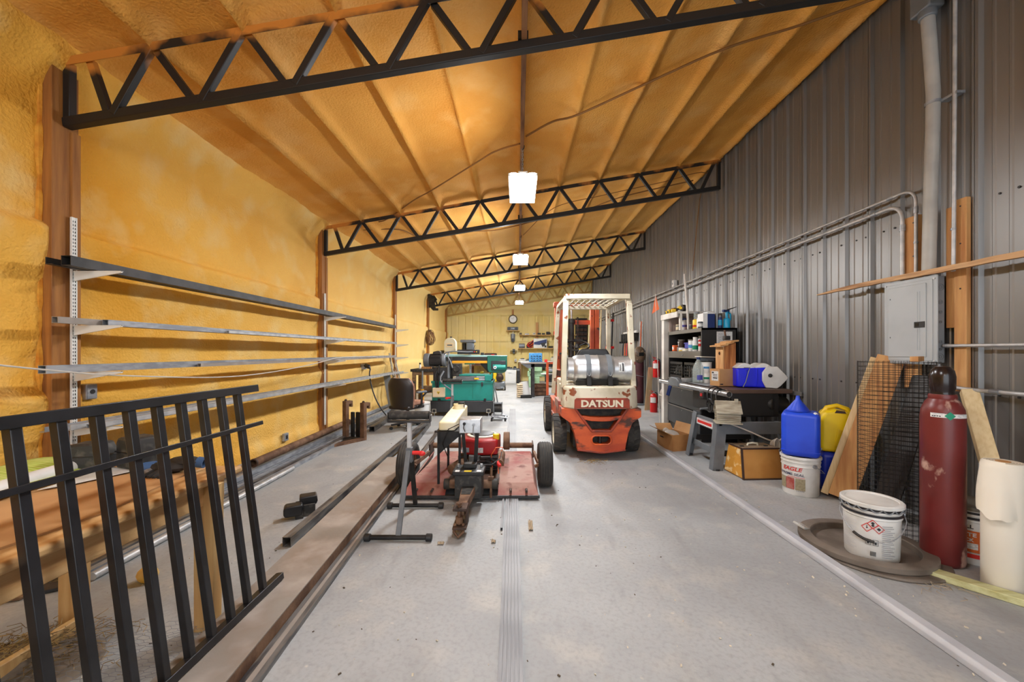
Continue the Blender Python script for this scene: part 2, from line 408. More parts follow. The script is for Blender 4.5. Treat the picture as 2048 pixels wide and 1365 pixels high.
def text_mesh(body, size, depth=0., bold=0., shear=0., xs=1.):
    cu = bpy.data.curves.new('txt', 'FONT'); cu.body = body; cu.size = size; cu.extrude = depth; cu.offset = bold; cu.shear = shear
    cu.align_x = 'CENTER'; cu.align_y = 'BOTTOM_BASELINE'; cu.resolution_u = 3
    ob = bpy.data.objects.new('txt', cu); C.objects.link(ob)
    dg = bpy.context.evaluated_depsgraph_get(); me = bpy.data.meshes.new_from_object(ob.evaluated_get(dg))
    vs = [Vector((v.co.x * xs, v.co.y, v.co.z)) for v in me.vertices]; fs = [tuple(p.vertices) for p in me.polygons]
    bpy.data.objects.remove(ob); bpy.data.curves.remove(cu); bpy.data.meshes.remove(me)
    return vs, fs
def text_flat(mb, body, size, c, depth=.002, bold=0., shear=0., xs=1., face='-y'):
    vs, fs = text_mesh(body, size, depth, bold, shear, xs)
    if face == '-y': mb.add([(c[0] + v.x, c[1] - v.z, c[2] + v.y) for v in vs], fs)
    elif face == '-x': mb.add([(c[0] - v.z, c[1] - v.x, c[2] + v.y) for v in vs], fs)
    return mb
def text_wrap(mb, body, size, c, r, ang, z, bold=0., shear=0., xs=1.):
    # lettering wrapped on a vertical cylinder, centred at angle ang (degrees)
    vs, fs = text_mesh(body, size, 0, bold, shear, xs)
    mb.add([(c[0] + r * math.cos(R(ang) + v.x / r), c[1] + r * math.sin(R(ang) + v.x / r), z + v.y) for v in vs], fs); return mb
def struct(o): o['kind'] = 'structure'; return o
def smoothstep(a, b, x):
    t = max(0., min(1., (x - a) / (b - a))); return t * t * (3 - 2 * t)

# ------------------------------------------------------------------ the shell of the building
XL, XR, Y0, Y1 = -3.40, 3.50, -5.0, 18.7
TRUSS_Y = [2.85, 6.65, 10.55, 14.45, 18.1]
RIBS = [-2.67 + .676 * k for k in range(10)]
def zc(x): return 3.60 + .17 * (x + 3.4)
def nz(x, y, z): return noise.noise(Vector((x, y, z)))

struct(MB().box(-3.7, 3.7, Y0, Y1 + .2, -.15, 0).build('floor', 'concrete', smooth=None, loc=Vector((0, 0, 0)))).__setitem__('label', 'worn grey concrete slab floor')

def grid(name, nu, nv, fn, mat):
    vs = [fn(i / nu, j / nv) for j in range(nv + 1) for i in range(nu + 1)]
    fs = [(j * (nu + 1) + i, j * (nu + 1) + i + 1, (j + 1) * (nu + 1) + i + 1, (j + 1) * (nu + 1) + i) for j in range(nv) for i in range(nu)]
    me = bpy.data.meshes.new(name); me.from_pydata(vs, [], fs); me.materials.append(MATS[mat]); me.shade_smooth()
    o = bpy.data.objects.new(name, me); C.objects.link(o); return struct(o)

def left_pt(u, v):
    y = Y0 + (Y1 - Y0) * u; z = 3.85 * v
    d = .022 * nz(y * .7, z * .9, 1.3) + .012 * nz(y * 2.3, z * 2.3, 4.) + .005 * nz(y * 7, z * 7, 9.)
    yy = (y - 2.97) % .3
    d -= .010 * math.exp(-((yy - .15) / .02) ** 2) * (.4 + .6 * abs(nz(y * .5, z * .3, 2.)))
    wob = .03 * nz(y * .6, 3., 7.)
    d += .055 * smoothstep(2.34 + wob, 2.28 + wob, z) * smoothstep(1.80, 2.25, z)
    d += .060 * smoothstep(1.16 + wob, 1.04 + wob, z) * smoothstep(.70, 1.05, z)
    d -= .022 * math.exp(-((z - 2.345 - wob) / .022) ** 2) * (.5 + .5 * abs(nz(y * .8, 1., 1.)) * 2)
    d += .035 * smoothstep(.25, .10, z)
    for ty in TRUSS_Y: d += .03 * math.exp(-((y - ty) / .20) ** 2)
    d += .16 * smoothstep(3.15, 3.62, z) ** 2
    if y < 2.9: d += smoothstep(2.9, 2.2, y) * (.05 * nz(y * 1.7, z * 1.9, 5.) + .05 * math.exp(-((z - 1.05) / .16) ** 2) + .04)
    return (XL + d, y, z)
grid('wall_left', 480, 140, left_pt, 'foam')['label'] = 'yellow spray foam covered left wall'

def ceil_pt(u, v):
    x = -3.55 + (3.53 + 3.55) * u; y = Y0 + (Y1 - Y0) * v
    z = zc(x) + .016 * nz(x * 1.1, y * 1.1, 0.) + .010 * nz(x * 3, y * 2.2, 3.) + .004 * nz(x * 8, y * 8, 3.)
    for k, xr in enumerate(RIBS):
        a = x - xr - .012 * nz(y * 1.3, k * 3., 0.)
        if abs(a) < .2: z -= (.075 + .015 * nz(y * 1.5, k * 5., 2.)) * math.exp(-(a / .036) ** 2) + .02 * math.exp(-(a / .10) ** 2)
    z -= .10 * smoothstep(-3.15, -3.42, x)
    z -= (.03 + .03 * nz(y * 2.5, 8., 1.)) * smoothstep(3.40, 3.53, x)
    for ty in TRUSS_Y: z -= .025 * math.exp(-((y - ty) / .07) ** 2)
    return (x, y, z)
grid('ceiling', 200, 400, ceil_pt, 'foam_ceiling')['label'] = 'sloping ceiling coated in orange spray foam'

def back_pt(u, v):
    x = -3.5 + 7.1 * u; z = 4.95 * v
    d = .012 * nz(x * 2, z * 2, 0.)
    if z < 3.05 or True:
        d += .034 * math.exp(-(((x + 3.4) % .34 - .17) / .022) ** 2) * smoothstep(3.25, 3.1, z)
    d -= .05 * smoothstep(2.20, 2.15, z) * smoothstep(1.86, 1.90, z)
    d -= .09 * smoothstep(3.10, 3.16, z) * smoothstep(3.5, 3.2, z)
    return (x, Y1 + d, z)
grid('wall_back', 300, 150, back_pt, 'foam_pale')['label'] = 'pale yellow foam covered end wall with vertical seams'

# right wall: ribbed metal sheets, three ribs each
wr = struct(MB().box(3.515, 3.62, Y0, Y1 + .2, 0, 5.05).build('wall_right', 'wall_metal', smooth=None, loc=Vector((0, 0, 0))))
wr['label'] = 'ribbed grey brown metal right wall'
def sheet_mesh():
    pr = [(0, 0)]
    for k in range(3):
        b = k * .3
        pr += [(b + .080, 0), (b + .088, .006), (b + .102, .006), (b + .110, 0), (b + .180, 0), (b + .188, .006), (b + .202, .006), (b + .210, 0),
               (b + .258, 0), (b + .272, .028), (b + .300, .028)] if k < 2 else \
              [(b + .080, 0), (b + .088, .006), (b + .102, .006), (b + .110, 0), (b + .180, 0), (b + .188, .006), (b + .202, .006), (b + .210, 0),
               (b + .258, 0), (b + .272, .028), (b + .296, .028)]
        if k < 2: pr += [(b + .316, 0)]
    pr = [(-.004, .031), (.012, .031), (.026, .002)] + pr[1:]
    vs = []; fs = []
    for y, d in pr: vs += [(-d, y, 0), (-d, y, 5.0)]
    for i in range(len(pr) - 1): fs.append((2 * i, 2 * i + 2, 2 * i + 3, 2 * i + 1))
    return mesh_obj('metal_sheet', vs, fs, 'wall_metal', None)
sm = sheet_mesh(); yb = 2.97 - 9 * .9
for k in range(27):
    o = bpy.data.objects.new('metal_sheet', sm); C.objects.link(o); o.parent = wr; o.location = (XR, yb + k * .9, 0)
mb = MB()
for z in (1.08, 2.55):
    for k in range(50):
        y = 2.97 + .3 * (k - 8) + .05; mb.cyl((XR + .004, y, z), (XR - .008, y, z), .009, n=6)
        if k % 3: mb.cyl((XR + .004, y + .11, z), (XR - .007, y + .11, z), .008, n=6)
mb.build('screw_rows', 'dark_steel', wr, kind='stuff')

# timber posts along the left wall
POSTN = ['nearest the camera', 'second from the camera', 'third from the camera', 'with the hanging rope coil', 'in the far left corner']
for i, y in enumerate(TRUSS_Y):
    y = y if i else 2.845
    t = thing('timber_post', f'brown timber post set in the foam of the left wall, {POSTN[i]}', 'post', (-3.37, y, 0), w=True, group='timber posts of the left wall')
    part('post', 'post_wood', t, lambda m: m.box(-3.44, -3.30, y - .085, y + .085, 0, 3.55), bevel=.004)
    if i < 2:
        part('splice_board', 'post_wood', t, lambda m: m.box(-3.305, -3.285, y + .03, y + .087, 0, 3.02), bevel=.003)
    def drip(m):
        pts = [(-3.385 + .012 * nz(z * 3, i, 0), y - .088 + .006 * nz(z * 7, i, 4.), z) for z in [3.5 * k / 60 for k in range(61)]]
        m.tube(pts, [max(.008, .022 + .016 * nz(z * 4, i * 4., 0) + .008 * nz(z * 15, i, 3.)) for z in [3.5 * k / 60 for k in range(61)]], 8)
    part('foam_edge', 'foam_drip', t, drip)

# trusses
TL = ['nearest the camera', 'second from the camera behind the first hanging light', 'third from the camera', 'fourth from the camera', 'at the far end, coated in foam']
def zt(x): return 3.50 + .17 * (x + 3.3)
def zb(x): return 3.065 + .168 * (x + 3.3)
for i, y in enumerate(TRUSS_Y):
    mt = 'truss_near' if i == 0 else ('truss_foamed' if i == 4 else 'truss_mid')
    t = thing('roof_truss', f'sloping {"foam coated" if i == 4 else "black steel"} roof truss {TL[i]}', 'truss', (0, y, 0), group='roof trusses')
    part('top_chord', mt, t, lambda m: (m.bar((-3.32, -.028, zt(-3.32)), (3.45, -.028, zt(3.45)), .006, .06), m.bar((-3.32, 0, zt(-3.32) + .027), (3.45, 0, zt(3.45) + .027), .06, .006)))
    part('bottom_chord', mt, t, lambda m: m.bar((-3.30, 0, zb(-3.30)), (3.44, 0, zb(3.44)), .062, .068), bevel=.006)
    part('end_post', mt, t, lambda m: m.bar((-3.275, 0, zb(-3.275)), (-3.275, 0, zt(-3.275)), .05, .05), bevel=.004)
    part('end_post', mt, t, lambda m: m.bar((3.42, 0, zb(3.42)), (3.42, 0, zt(3.42)), .05, .05), bevel=.004)
    nodes = [(-3.15, -2.98)]
    segs = [((-3.13, zt(-3.13)), (-2.99, zb(-2.99))), ((-2.94, zb(-2.94)), (RIBS[0], zt(RIBS[0])))]
    for k in range(9):
        b = RIBS[k] + .338
        segs.append(((RIBS[k] + .02, zt(RIBS[k])), (b - .035, zb(b))))
        segs.append(((b + .035, zb(b)), ((RIBS[k + 1] - .02) if k < 8 else 3.34, zt(RIBS[k + 1]) if k < 8 else zt(3.34))))
    for k, (p, q) in enumerate(segs):
        yy = -.012 if k % 2 else .012
        part('web_bar', mt, t, lambda m: m.bar((p[0], yy, p[1]), (q[0], yy, q[1]), .05, .044, up=(0, 1, 0)), bevel=.004)

# board that carries the lights, lying on the truss bottom chords
zbd = zb(.05) + .034
t = thing('light_board', 'long narrow wooden board under the ridge carrying the hanging lights', 'board', (.05, 0, zbd), w=True)
for a, b in ((Y0 + .05, 6.9), (6.92, 14.7), (14.72, 18.5)):
    part('plank', 'ridge_wood', t, lambda m: m.box(.025, .065, a, b, zbd, zbd + .088), bevel=.003)
for ty in TRUSS_Y[:4]: part('bracket', 'black_steel', t, lambda m: m.box(.0, .075, ty - .035, ty + .035, zbd + .001, zbd + .06))

# hanging lights
LAMPS = [(-2.3, 'behind the camera'), (1.0, 'overhead near the camera'), (4.32, 'largest in view, nearest'), (7.65, 'second in the row'), (11.0, 'third in the row'), (14.3, 'farthest in the row')]
for y, w in LAMPS:
    t = thing('high_bay_light', f'white rectangular LED high bay light hanging on chain, {w}', 'light', (.05, y, 3.18), group='hanging high bay lights')
    part('housing', 'shelf_white', t, lambda m: (m.box(-.15, .15, -.34, .34, .02, .05), m.box(-.05, .05, -.30, .30, .05, .085)), bevel=.006)
    part('lens', 'lamp_face', t, lambda m: m.box(-.145, .145, -.33, .33, -.004, .018), smooth=None)
    pw = LAMP_POWER * (.4 if y < 2 else (.8 if y < 6 else (1.15 if y < 14 else 1.75)))
    for loc, rot, sx, sy, e in (((0, 0, -.006), (0, 0, 0), .29, .66, 1.), ((-.156, 0, .008), (0, R(90 + 8), 0), .03, .66, .24), ((.156, 0, .008), (0, R(-90 - 8), 0), .03, .66, .13), ((0, .355, .008), (R(90), 0, 0), .29, .03, .16))[:(4 if y > 14 else 3)]:  # face light first; side and end lights are added to brighten walls and ceiling
        ld = bpy.data.lights.new('lamp_light', 'AREA'); ld.shape = 'RECTANGLE'; ld.size = sx; ld.size_y = sy; ld.energy = pw * e; ld.color = (.95, .975, 1.0)
        lo = bpy.data.objects.new('lamp_light', ld); C.objects.link(lo); lo.parent = t; lo.location = loc; lo.rotation_euler = rot
    for k in (-1, 0, 1):
        part('cooling_slot', 'lamp_leak', t, lambda m: m.box(k * .095 - .028, k * .095 + .028, -.352, -.341, .028, .044), smooth=None)
        part('cooling_slot', 'lamp_leak', t, lambda m: m.box(k * .1 - .03, k * .1 + .03, .341, .352, .028, .044), smooth=None)
    part('hanger', 'galv', t, lambda m: (m.tube([(-.0, -.26, .085), (0, -.02, .2), (0, 0, .22)], .004, 6), m.tube([(0, .26, .085), (0, .02, .2), (0, 0, .22)], .004, 6)))
    part('driver_box', 'shelf_white', t, lambda m: m.box(-.06, .06, -.12, .12, .085, .13), bevel=.005)
    def chain(m):
        for k in range(10):
            zz = .22 + k * .026; a = k % 2
            pts = [((.009 * math.cos(q)) * a, (.009 * math.cos(q)) * (1 - a), zz + .017 * math.sin(q)) for q in [math.pi * 2 * j / 8 for j in range(8)]]
            m.tube(pts, .003, 5, True)
    part('chain', 'galv', t, chain)
    part('hook', 'dark_steel', t, lambda m: m.tube([(0, 0, .46), (.015, 0, .475), (0.02, 0, .50), (.0, 0, .52)], .006, 6))

# cables fixed to the ceiling
def cable(name, pts, r, mat, label, cat='cable', n=6, group=None):
    # smooth the polyline a little
    P = [Vector(p) for p in pts]; out = []
    for i in range(len(P) - 1):
        p0 = P[max(0, i - 1)]; p1 = P[i]; p2 = P[i + 1]; p3 = P[min(len(P) - 1, i + 2)]
        for k in range(6):
            t = k / 6
            out.append(.5 * ((2 * p1) + (p2 - p0) * t + (2 * p0 - 5 * p1 + 4 * p2 - p3) * t * t + (3 * p1 - p0 - 3 * p2 + p3) * t ** 3))
    out.append(P[-1])
    return MB().tube(out, r, n).build(name, mat, label=label, cat=cat, group=group)
def cl(x, y, d=.075): return (x, y, zc(x) - d)
cable('ceiling_cable', [(.09, 4.34, 3.80), cl(.4, 4.48, .2), cl(.705, 4.60, .10), cl(1.38, 4.24, .10), cl(2.05, 3.90, .1), cl(2.73, 3.74, .10), cl(3.40, 3.5, .11)], .012, 'cable_brown', 'foam coated cable rising from the nearest hanging light to the right wall')
cable('ceiling_cable', [(.02, 4.40, 3.75), cl(-.3, 5.0, .16), cl(-.645, 5.4, .09), cl(-1.32, 5.95, .09), cl(-1.7, 6.3, .05), cl(-2.3, 6.9, .03), cl(-2.5, 7.0, .02)], .010, 'cable_brown', 'foam coated cable running from the nearest light to the second truss')
cable('ceiling_cable', [cl(-2.9, 7.3, .0), cl(-2.3, 7.55, .02), cl(-2.0, 7.9, .09), cl(-1.32, 7.95, .09), cl(-.6, 8.3, .10), cl(.03, 8.25, .1), cl(.7, 8.05, .10), cl(1.38, 8.0, .10), cl(2.05, 7.6, .10), cl(3.3, 7.35, .11)], .012, 'cable_brown', 'wavy brown cable crossing the ceiling behind the second truss')
cable('ceiling_cable', [(.1, 7.7, 3.7), cl(.7, 7.55, .11), cl(1.6, 7.35, .1), cl(2.6, 7.15, .12), (3.42, 7.1, zc(3.42) - .1), (3.45, 7.4, 4.3), (3.45, 7.7, 3.0)], .007, 'cable_brown', 'thin wire from the second light down the metal wall')

# ------------------------------------------------------------------ left wall: storage rack
RACKN = ['on the post nearest the camera', 'on the second post', 'on the third post']
LEVZ = [1.995, 1.595, 1.255, .850]
for i, y in enumerate((2.875, 6.62, 10.42)):
    z0 = (.72, .16, .60)[i]
    t = thing('rack_standard', f'white slotted shelf standard with four brackets screwed {RACKN[i]}', 'shelf bracket', (-3.28, y, z0), w=True, group='slotted rack standards')
    part('rail', 'shelf_white', t, lambda m: (m.box(-3.285, -3.272, y - .016, y + .016, z0, 2.39), m.box(-3.274, -3.268, y - .018, y - .012, z0, 2.39), m.box(-3.274, -3.268, y + .012, y + .018, z0, 2.39)))
    def slots(m):
        z = z0 + .02
        while z < 2.37:
            for s in (-.007, .007): m.box(-3.273, -3.2712, y + s - .0025, y + s + .0025, z, z + .014)
            z += .026
    part('slot_rows', 'screen_dark', t, slots, kind='stuff')
    for k, z in enumerate(LEVZ):
        b = part('bracket', 'shelf_white', t, lambda m: m.prism([(-3.272, z), (-2.92, z), (-2.92, z - .012), (-3.20, z - .062), (-3.272, z - .075)], 'y', y - .006, y + .006))
        part('bracket_lip', 'shelf_white', b, lambda m: m.box(-3.272, -2.92, y - .011, y + .011, z - .004, z))

def sq(name, p, q, w, h, mat, label, cat='steel tube', group=None, t=.004):
    return MB().sqtube(p, q, w, h, t).build(name, mat, smooth=None, label=label, cat=cat, group=group)
def angle(name, p, q, w, mat, label, cat='angle bar', group=None, flip=1, t=.005):
    p = Vector(p); q = Vector(q); mb = MB()
    mb.bar(p + Vector((0, 0, t / 2)), q + Vector((0, 0, t / 2)), w, t)
    mb.bar(p + Vector((flip * (w / 2 - t / 2), 0, w / 2)), q + Vector((flip * (w / 2 - t / 2), 0, w / 2)), t, w)
    return mb.build(name, mat, smooth=None, label=label, cat=cat, group=group)
ys = 2.68
sq('square_tube', (-3.13, 2.70, 2.034), (-3.15, 9.95, 2.036), .068, .068, 'dark_steel', 'dark square steel tube lying on the top tier of the wall rack')
angle('angle_bar', (-3.20, 2.66, 1.998), (-3.21, 9.9, 1.998), .05, 'dark_steel', 'dark angle bar beside the square tube on the top rack tier', flip=-1)
sq('channel_bar', (-3.16, 2.66, 1.619), (-3.16, 9.9, 1.619), .044, .044, 'rusty_steel', 'rusty steel bar with the nearest end on the second rack tier', 'steel bar')
sq('galvanized_bar', (-3.10, 2.93, 1.619), (-3.11, 9.95, 1.619), .045, .045, 'galv', 'long galvanized bar in front on the second rack tier', 'steel bar')
sq('galvanized_bar', (-3.05, 4.10, 1.609), (-3.05, 8.9, 1.609), .026, .026, 'galv_light', 'thin bright tube starting halfway along the second rack tier', 'steel bar')
sq('galvanized_channel', (-3.10, 2.54, 1.283), (-3.12, 9.9, 1.283), .054, .054, 'galv', 'grey galvanized channel sticking out farthest on the third rack tier', 'steel channel')
sq('square_tube', (-3.04, 3.72, 1.272), (-3.06, 9.7, 1.272), .032, .032, 'rusty_steel', 'brownish small square tube in front on the third rack tier')
for k, (x, s, mt, ds) in enumerate(((-3.22, .036, 'galv', 'flush with the wall'), (-3.165, .03, 'galv', 'second from the wall'), (-3.115, .036, 'galv_light', 'third from the wall'), (-3.06, .03, 'galv', 'fourth from the wall'), (-3.01, .04, 'galv_light', 'at the outer edge'))):
    if k % 2: sq('strut_bar', (x, 2.66 + .04 * k, .853 + s / 2), (x - .01, 10.3 - .2 * k, .853 + s / 2), s, s, mt, f'galvanized strut on the lowest rack tier {ds}', 'steel bar')
    else: angle('strut_angle', (x, 2.64 + .03 * k, .853), (x - .01, 10.25, .853), s, mt, f'galvanized angle on the lowest rack tier {ds}')
cable('rope', [(-2.95, 1.9, 1.38), (-2.99, 2.5, 1.28), (-3.0, 2.95, 1.22), (-3.0, 3.9, 1.145), (-3.0, 4.7, 1.15), (-3.0, 5.6, 1.21), (-3.02, 6.7, 1.305), (-3.02, 7.9, 1.29), (-3.02, 8.4, 1.29)], .006, 'cable_white', 'thin pale rope sagging in front of the left wall rack', 'rope')
t = thing('outlet_box', 'galvanized electrical outlet box on foam beside the nearest post', 'outlet', (-3.33, 3.08, 1.03), w=True)
part('box', 'galv_light', t, lambda m: m.box(-3.40, -3.31, 2.99, 3.07, 1.03, 1.15), bevel=.006)
part('cover_plate', 'galv', t, lambda m: m.box(-3.311, -3.305, 2.995, 3.065, 1.035, 1.145), bevel=.004)
part('socket', 'black_plastic', t, lambda m: m.cyl((-3.306, 3.03, 1.09), (-3.302, 3.03, 1.09), .018, n=12))
t = thing('outlet_box', 'wall outlet with a fat black plug and hanging cord', 'outlet', (-3.33, 8.4, 1.0), w=True)
part('box', 'galv', t, lambda m: m.box(-3.37, -3.28, 8.34, 8.46, 1.02, 1.14), bevel=.006)
part('plug', 'black_plastic', t, lambda m: (m.cyl((-3.28, 8.38, 1.10), (-3.19, 8.34, 1.08), .045, n=14), m.cyl((-3.19, 8.34, 1.08), (-3.15, 8.32, 1.03), .03, .014, n=12)))
cable('electric_cable', [(-3.15, 8.32, 1.03), (-3.12, 8.2, .9), (-3.02, 8.1, .6), (-2.85, 8.0, .3), (-2.6, 7.9, .06), (-2.3, 7.9, .012), (-2.0, 8.2, .012)], .013, 'cable_black', 'black cord hanging from the wall plug behind the office chair', 'cord')
t = thing('low_outlet', 'small grey outlet plate low on the foam behind the long tubes', 'outlet', (-3.33, 5.6, .10), w=True)
part('plate', 'galv', t, lambda m: m.box(-3.36, -3.32, 5.55, 5.65, .12, .23), bevel=.005)
part('socket', 'dark_steel', t, lambda m: m.box(-3.322, -3.314, 5.58, 5.62, .15, .20))

# ------------------------------------------------------------------ stock lying along the left wall
k = 0
FL = [(-3.20, .05, 'galv', 2.6, 10.2, 0), (-3.14, .05, 'mill_steel', 2.5, 9.9, 0), (-3.08, .045, 'galv', 2.55, 9.7, 0), (-3.01, .05, 'galv', 2.5, 9.4, 0), (-2.94, .055, 'mill_steel', 2.45, 9.0, 0),
      (-2.87, .05, 'galv', 2.5, 8.8, 0), (-2.80, .05, 'galv', 2.4, 8.6, 0), (-2.73, .05, 'mill_steel', 2.38, 8.4, 0), (-2.665, .045, 'galv', 2.32, 6.0, 0), (-3.17, .05, 'galv', 2.9, 9.7, .05), (-2.90, .05, 'galv', 3.2, 9.0, .056)]
ORD = ['first', 'second', 'third', 'fourth', 'fifth', 'sixth', 'seventh', 'eighth', 'ninth']
for ii, (x, s, mt, a, b, z) in enumerate(FL):
    dx = -.0 if x < -2.9 else -.02
    sq('floor_tube', (x, a, z + s / 2 + .001), (x - .05, b, z + s / 2 + .001), s - .004, s, mt, (f'long floor tube along the left wall, {ORD[ii]} from the wall' if ii < 9 else f'long tube stacked on the floor bundle by the left wall, {("wall side", "room side")[ii - 9]}'), 'steel tube', 'tubes on the floor by the left wall')
t = thing('round_pipe', 'rusty round pipe on top of the floor bundle beside the left wall', 'pipe', (-2.96, 4.9, .11), w=True)
part('pipe_wall', 'rust', t, lambda m: m.pipe((-2.93, 4.32, .165), (-3.0, 6.9, .165), .045, .038))
part('end_rim', 'rust_dark', t, lambda m: m.pipe((-2.93, 4.315, .165), (-2.93, 4.335, .165), .048, .036))
MB().box(-3.06, -2.98, 4.0, 7.5, .102, .14).build('plank', 'old_wood', bevel=.004, label='grey weathered plank lying on the floor tube bundle', cat='plank')
MB().cyl((-2.60, 2.38, .027), (-2.655, 4.6, .027), .025, n=12).build('conduit_pipe', 'galv_light', label='bright round conduit at the outer edge of the floor bundle', cat='pipe')

# spare forklift forks standing by the wall
def fork(x, y, h, w, th, rz, mat, label, blade, hook=True):
    t = thing('lift_fork', label, 'fork', (x, y, 0), rz, group='spare forks standing by the left wall')
    b = part('shank', mat, t, lambda m: m.box(-w / 2, w / 2, -th / 2, th / 2, 0, h), bevel=.006)
    part('blade', mat, t, lambda m: m.prism([(-w / 2, -th / 2), (w / 2, -th / 2), (w * .35, -blade), (-w * .35, -blade)], 'z', 0, .04), bevel=.004)
    if hook:
        part('hook', 'rust', b, lambda m: (m.box(-w * .45, w * .45, th / 2, th / 2 + .07, h - .05, h), m.box(-w * .45, w * .45, th / 2 + .045, th / 2 + .07, h - .10, h - .05)), bevel=.004)
        part('locking_pin', 'rust_dark', b, lambda m: (m.cyl((0, 0, h), (0, 0, h + .022), .02, n=10), m.cyl((0, 0, h + .02), (0, 0, h + .03), .012, n=8)))
fork(-2.76, 6.25, .61, .10, .055, R(-32), 'rust', 'tall rust brown lift fork standing nearer the wall', 1.0)
fork(-2.45, 6.18, .59, .10, .055, R(-32), 'rust', 'tall rust brown lift fork standing at the aisle side', 1.1)
fork(-2.66, 6.28, .43, .06, .04, R(-32), 'black_steel', 'short black lift fork between the brown forks, nearer the wall', .85, False)
fork(-2.555, 6.25, .43, .10, .04, R(-32), 'black_steel', 'short wide black lift fork between the brown forks, aisle side', .95, False)
sq('beam_offcut', (-2.55, 6.8, .05), (-2.75, 9.3, .05), .09, .09, 'mill_steel', 'thick steel section behind the standing forks', 'steel tube')
MB().cbox((-2.20, 8.05, .03), (.13, .05, .06), (0, 0, .1)).build('rusty_block', 'rust', bevel=.004, label='small rusty steel block on the floor behind the chair', cat='block')
MB().add([(-3.02, 9.15, 0), (-2.86, 9.15, 0), (-2.86, 9.17, 0), (-3.02, 9.17, 0), (-3.23, 9.35, .85), (-3.07, 9.35, .85), (-3.07, 9.37, .85), (-3.23, 9.37, .85)],
         [(0, 1, 2, 3), (4, 5, 6, 7), (0, 1, 5, 4), (1, 2, 6, 5), (2, 3, 7, 6), (3, 0, 4, 7)]).build('metal_strip', 'panel_side', label='pale grey metal strip leaning on the wall behind the chair', cat='panel')

# ------------------------------------------------------------------ steel on the aisle floor
def rx(y): return -1.16 - .05 * (y - 1.55)
t = thing('steel_channel', 'wide rusty steel channel lying flat on the floor beside the aisle', 'steel channel', (-1.45, 2.8, 0), w=True)
ya, yb_ = .75, 4.85
part('web', 'rusty_steel', t, lambda m: m.prism([(rx(ya) - .30, ya), (rx(ya), ya), (rx(yb_), yb_), (rx(yb_) - .30, yb_)], 'z', .082, .09), smooth=None)
for off in (0, -.292):
    part('flange', 'rust' if off == 0 else 'rusty_steel', t, lambda m: m.prism([(rx(ya) + off - .008, ya), (rx(ya) + off, ya), (rx(yb_) + off, yb_), (rx(yb_) + off - .008, yb_)], 'z', 0, .085), smooth=None)
for k in range(3):
    sq('thin_tube', (rx(.9) + .016 + k * .027, .9, .0131), (rx(8.7) + .016 + k * .027, 8.7 - .25 * k, .0131), .026, .026, 'mill_steel' if k != 1 else 'rusty_steel', f'thin square tube beside the rusty channel, {("touching it", "in the middle", "on the aisle side")[k]}', 'steel tube', 'thin tubes against the channel')
mb = MB(); mb.sqtube((-1.655, 2.79, .036), (-1.66, 7.35, .131), .062, .072)
mb.build('square_tube', 'mill_steel', smooth=None, label='open ended square tube resting across the rusty channel', cat='steel tube')
angle('angle_bar', (-1.50, 4.9, .0), (-1.70, 7.4, .0), .09, 'mill_steel', 'dark angle bar continuing behind the rusty channel')

# tubes down the middle of the aisle
for k in range(7):
    x0, x1 = -.096 + .0185 * k, -.212 + .0235 * k
    ya, yb_ = (1.15, 9.4) if k not in (0, 1) else (3.05 if k == 0 else 1.15, 9.4 if k else 8.2)
    f = lambda y: x0 + (x1 - x0) * (y - 1.65) / 7.75
    sq('aisle_tube', (f(ya) - (.012 if k == 0 else 0), ya, .0115), (f(yb_), yb_, .0115), .0178, .0225, 'tube_grey', f'thin steel tube laid down the middle of the aisle, {ORD[k]} from the left', 'steel tube', 'tubes down the middle of the aisle', t=.002)

# grey vinyl rail lying along the right side of the aisle
t = thing('vinyl_rail', 'long grey white vinyl rail lying on the floor along the right side', 'rail', (2.03, 4.5, 0), w=True)
part('rail_body', 'vinyl_grey', t, lambda m: m.prism([(1.985, .001), (2.07, .001), (2.07, .03), (2.055, .048), (2.0, .048), (1.985, .03)], 'y', .9, 7.6), bevel=.004)

# black moulded plastic block
t = thing('plastic_bracket', 'black moulded plastic corner piece lying on the floor left of the channel', 'bracket', (-1.85, 3.30, 0), .5)
part('upper_block', 'black_plastic', t, lambda m: m.prism([(-.115, .05), (-.10, .03), (.02, .03), (.03, .09), (.02, .12), (-.10, .12), (-.115, .10)], 'y', -.06, .04), bevel=.01)
part('second_block', 'black_plastic', t, lambda m: m.prism([(0, .07), (.13, .07), (.14, .10), (.13, .15), (0, .15)], 'y', .04, .15), bevel=.01)
part('rib', 'dusty_black', t, lambda m: (m.box(-.03, .03, -.05, .14, 0, .09), m.box(.03, .12, -.02, .0, .0, .10), m.box(.03, .12, .05, .065, .0, .10), m.box(.03, .12, .11, .125, .0, .10)), bevel=.004)

# ------------------------------------------------------------------ black steel railing leaning on the bench
t = thing('steel_railing', 'black steel railing panel with square balusters leaning in the left foreground', 'railing', (-1.42, 1.4, .09), w=True)
LX = lambda z: -1.365 - .15 * (z - .09) / 1.12
def rl(z): return Vector((LX(z), 0, z))
up_ = (rl(1.21) - rl(.09)).normalized()
part('top_rail', 'rail_black', t, lambda m: m.bar(rl(1.19) + Vector((0, .45, 0)), rl(1.19) + Vector((0, 2.245, 0)), .042, .040, up=up_), bevel=.003)
part('bottom_rail', 'rail_black', t, lambda m: m.bar(rl(.112) + Vector((0, .45, 0)), rl(.112) + Vector((0, 2.245, 0)), .042, .036, up=up_), bevel=.003)
part('middle_rail', 'rail_black', t, lambda m: m.bar(rl(.995) + Vector((.022, .45, 0)), rl(.995) + Vector((.022, 2.235, 0)), .010, .022, up=up_), bevel=.002)
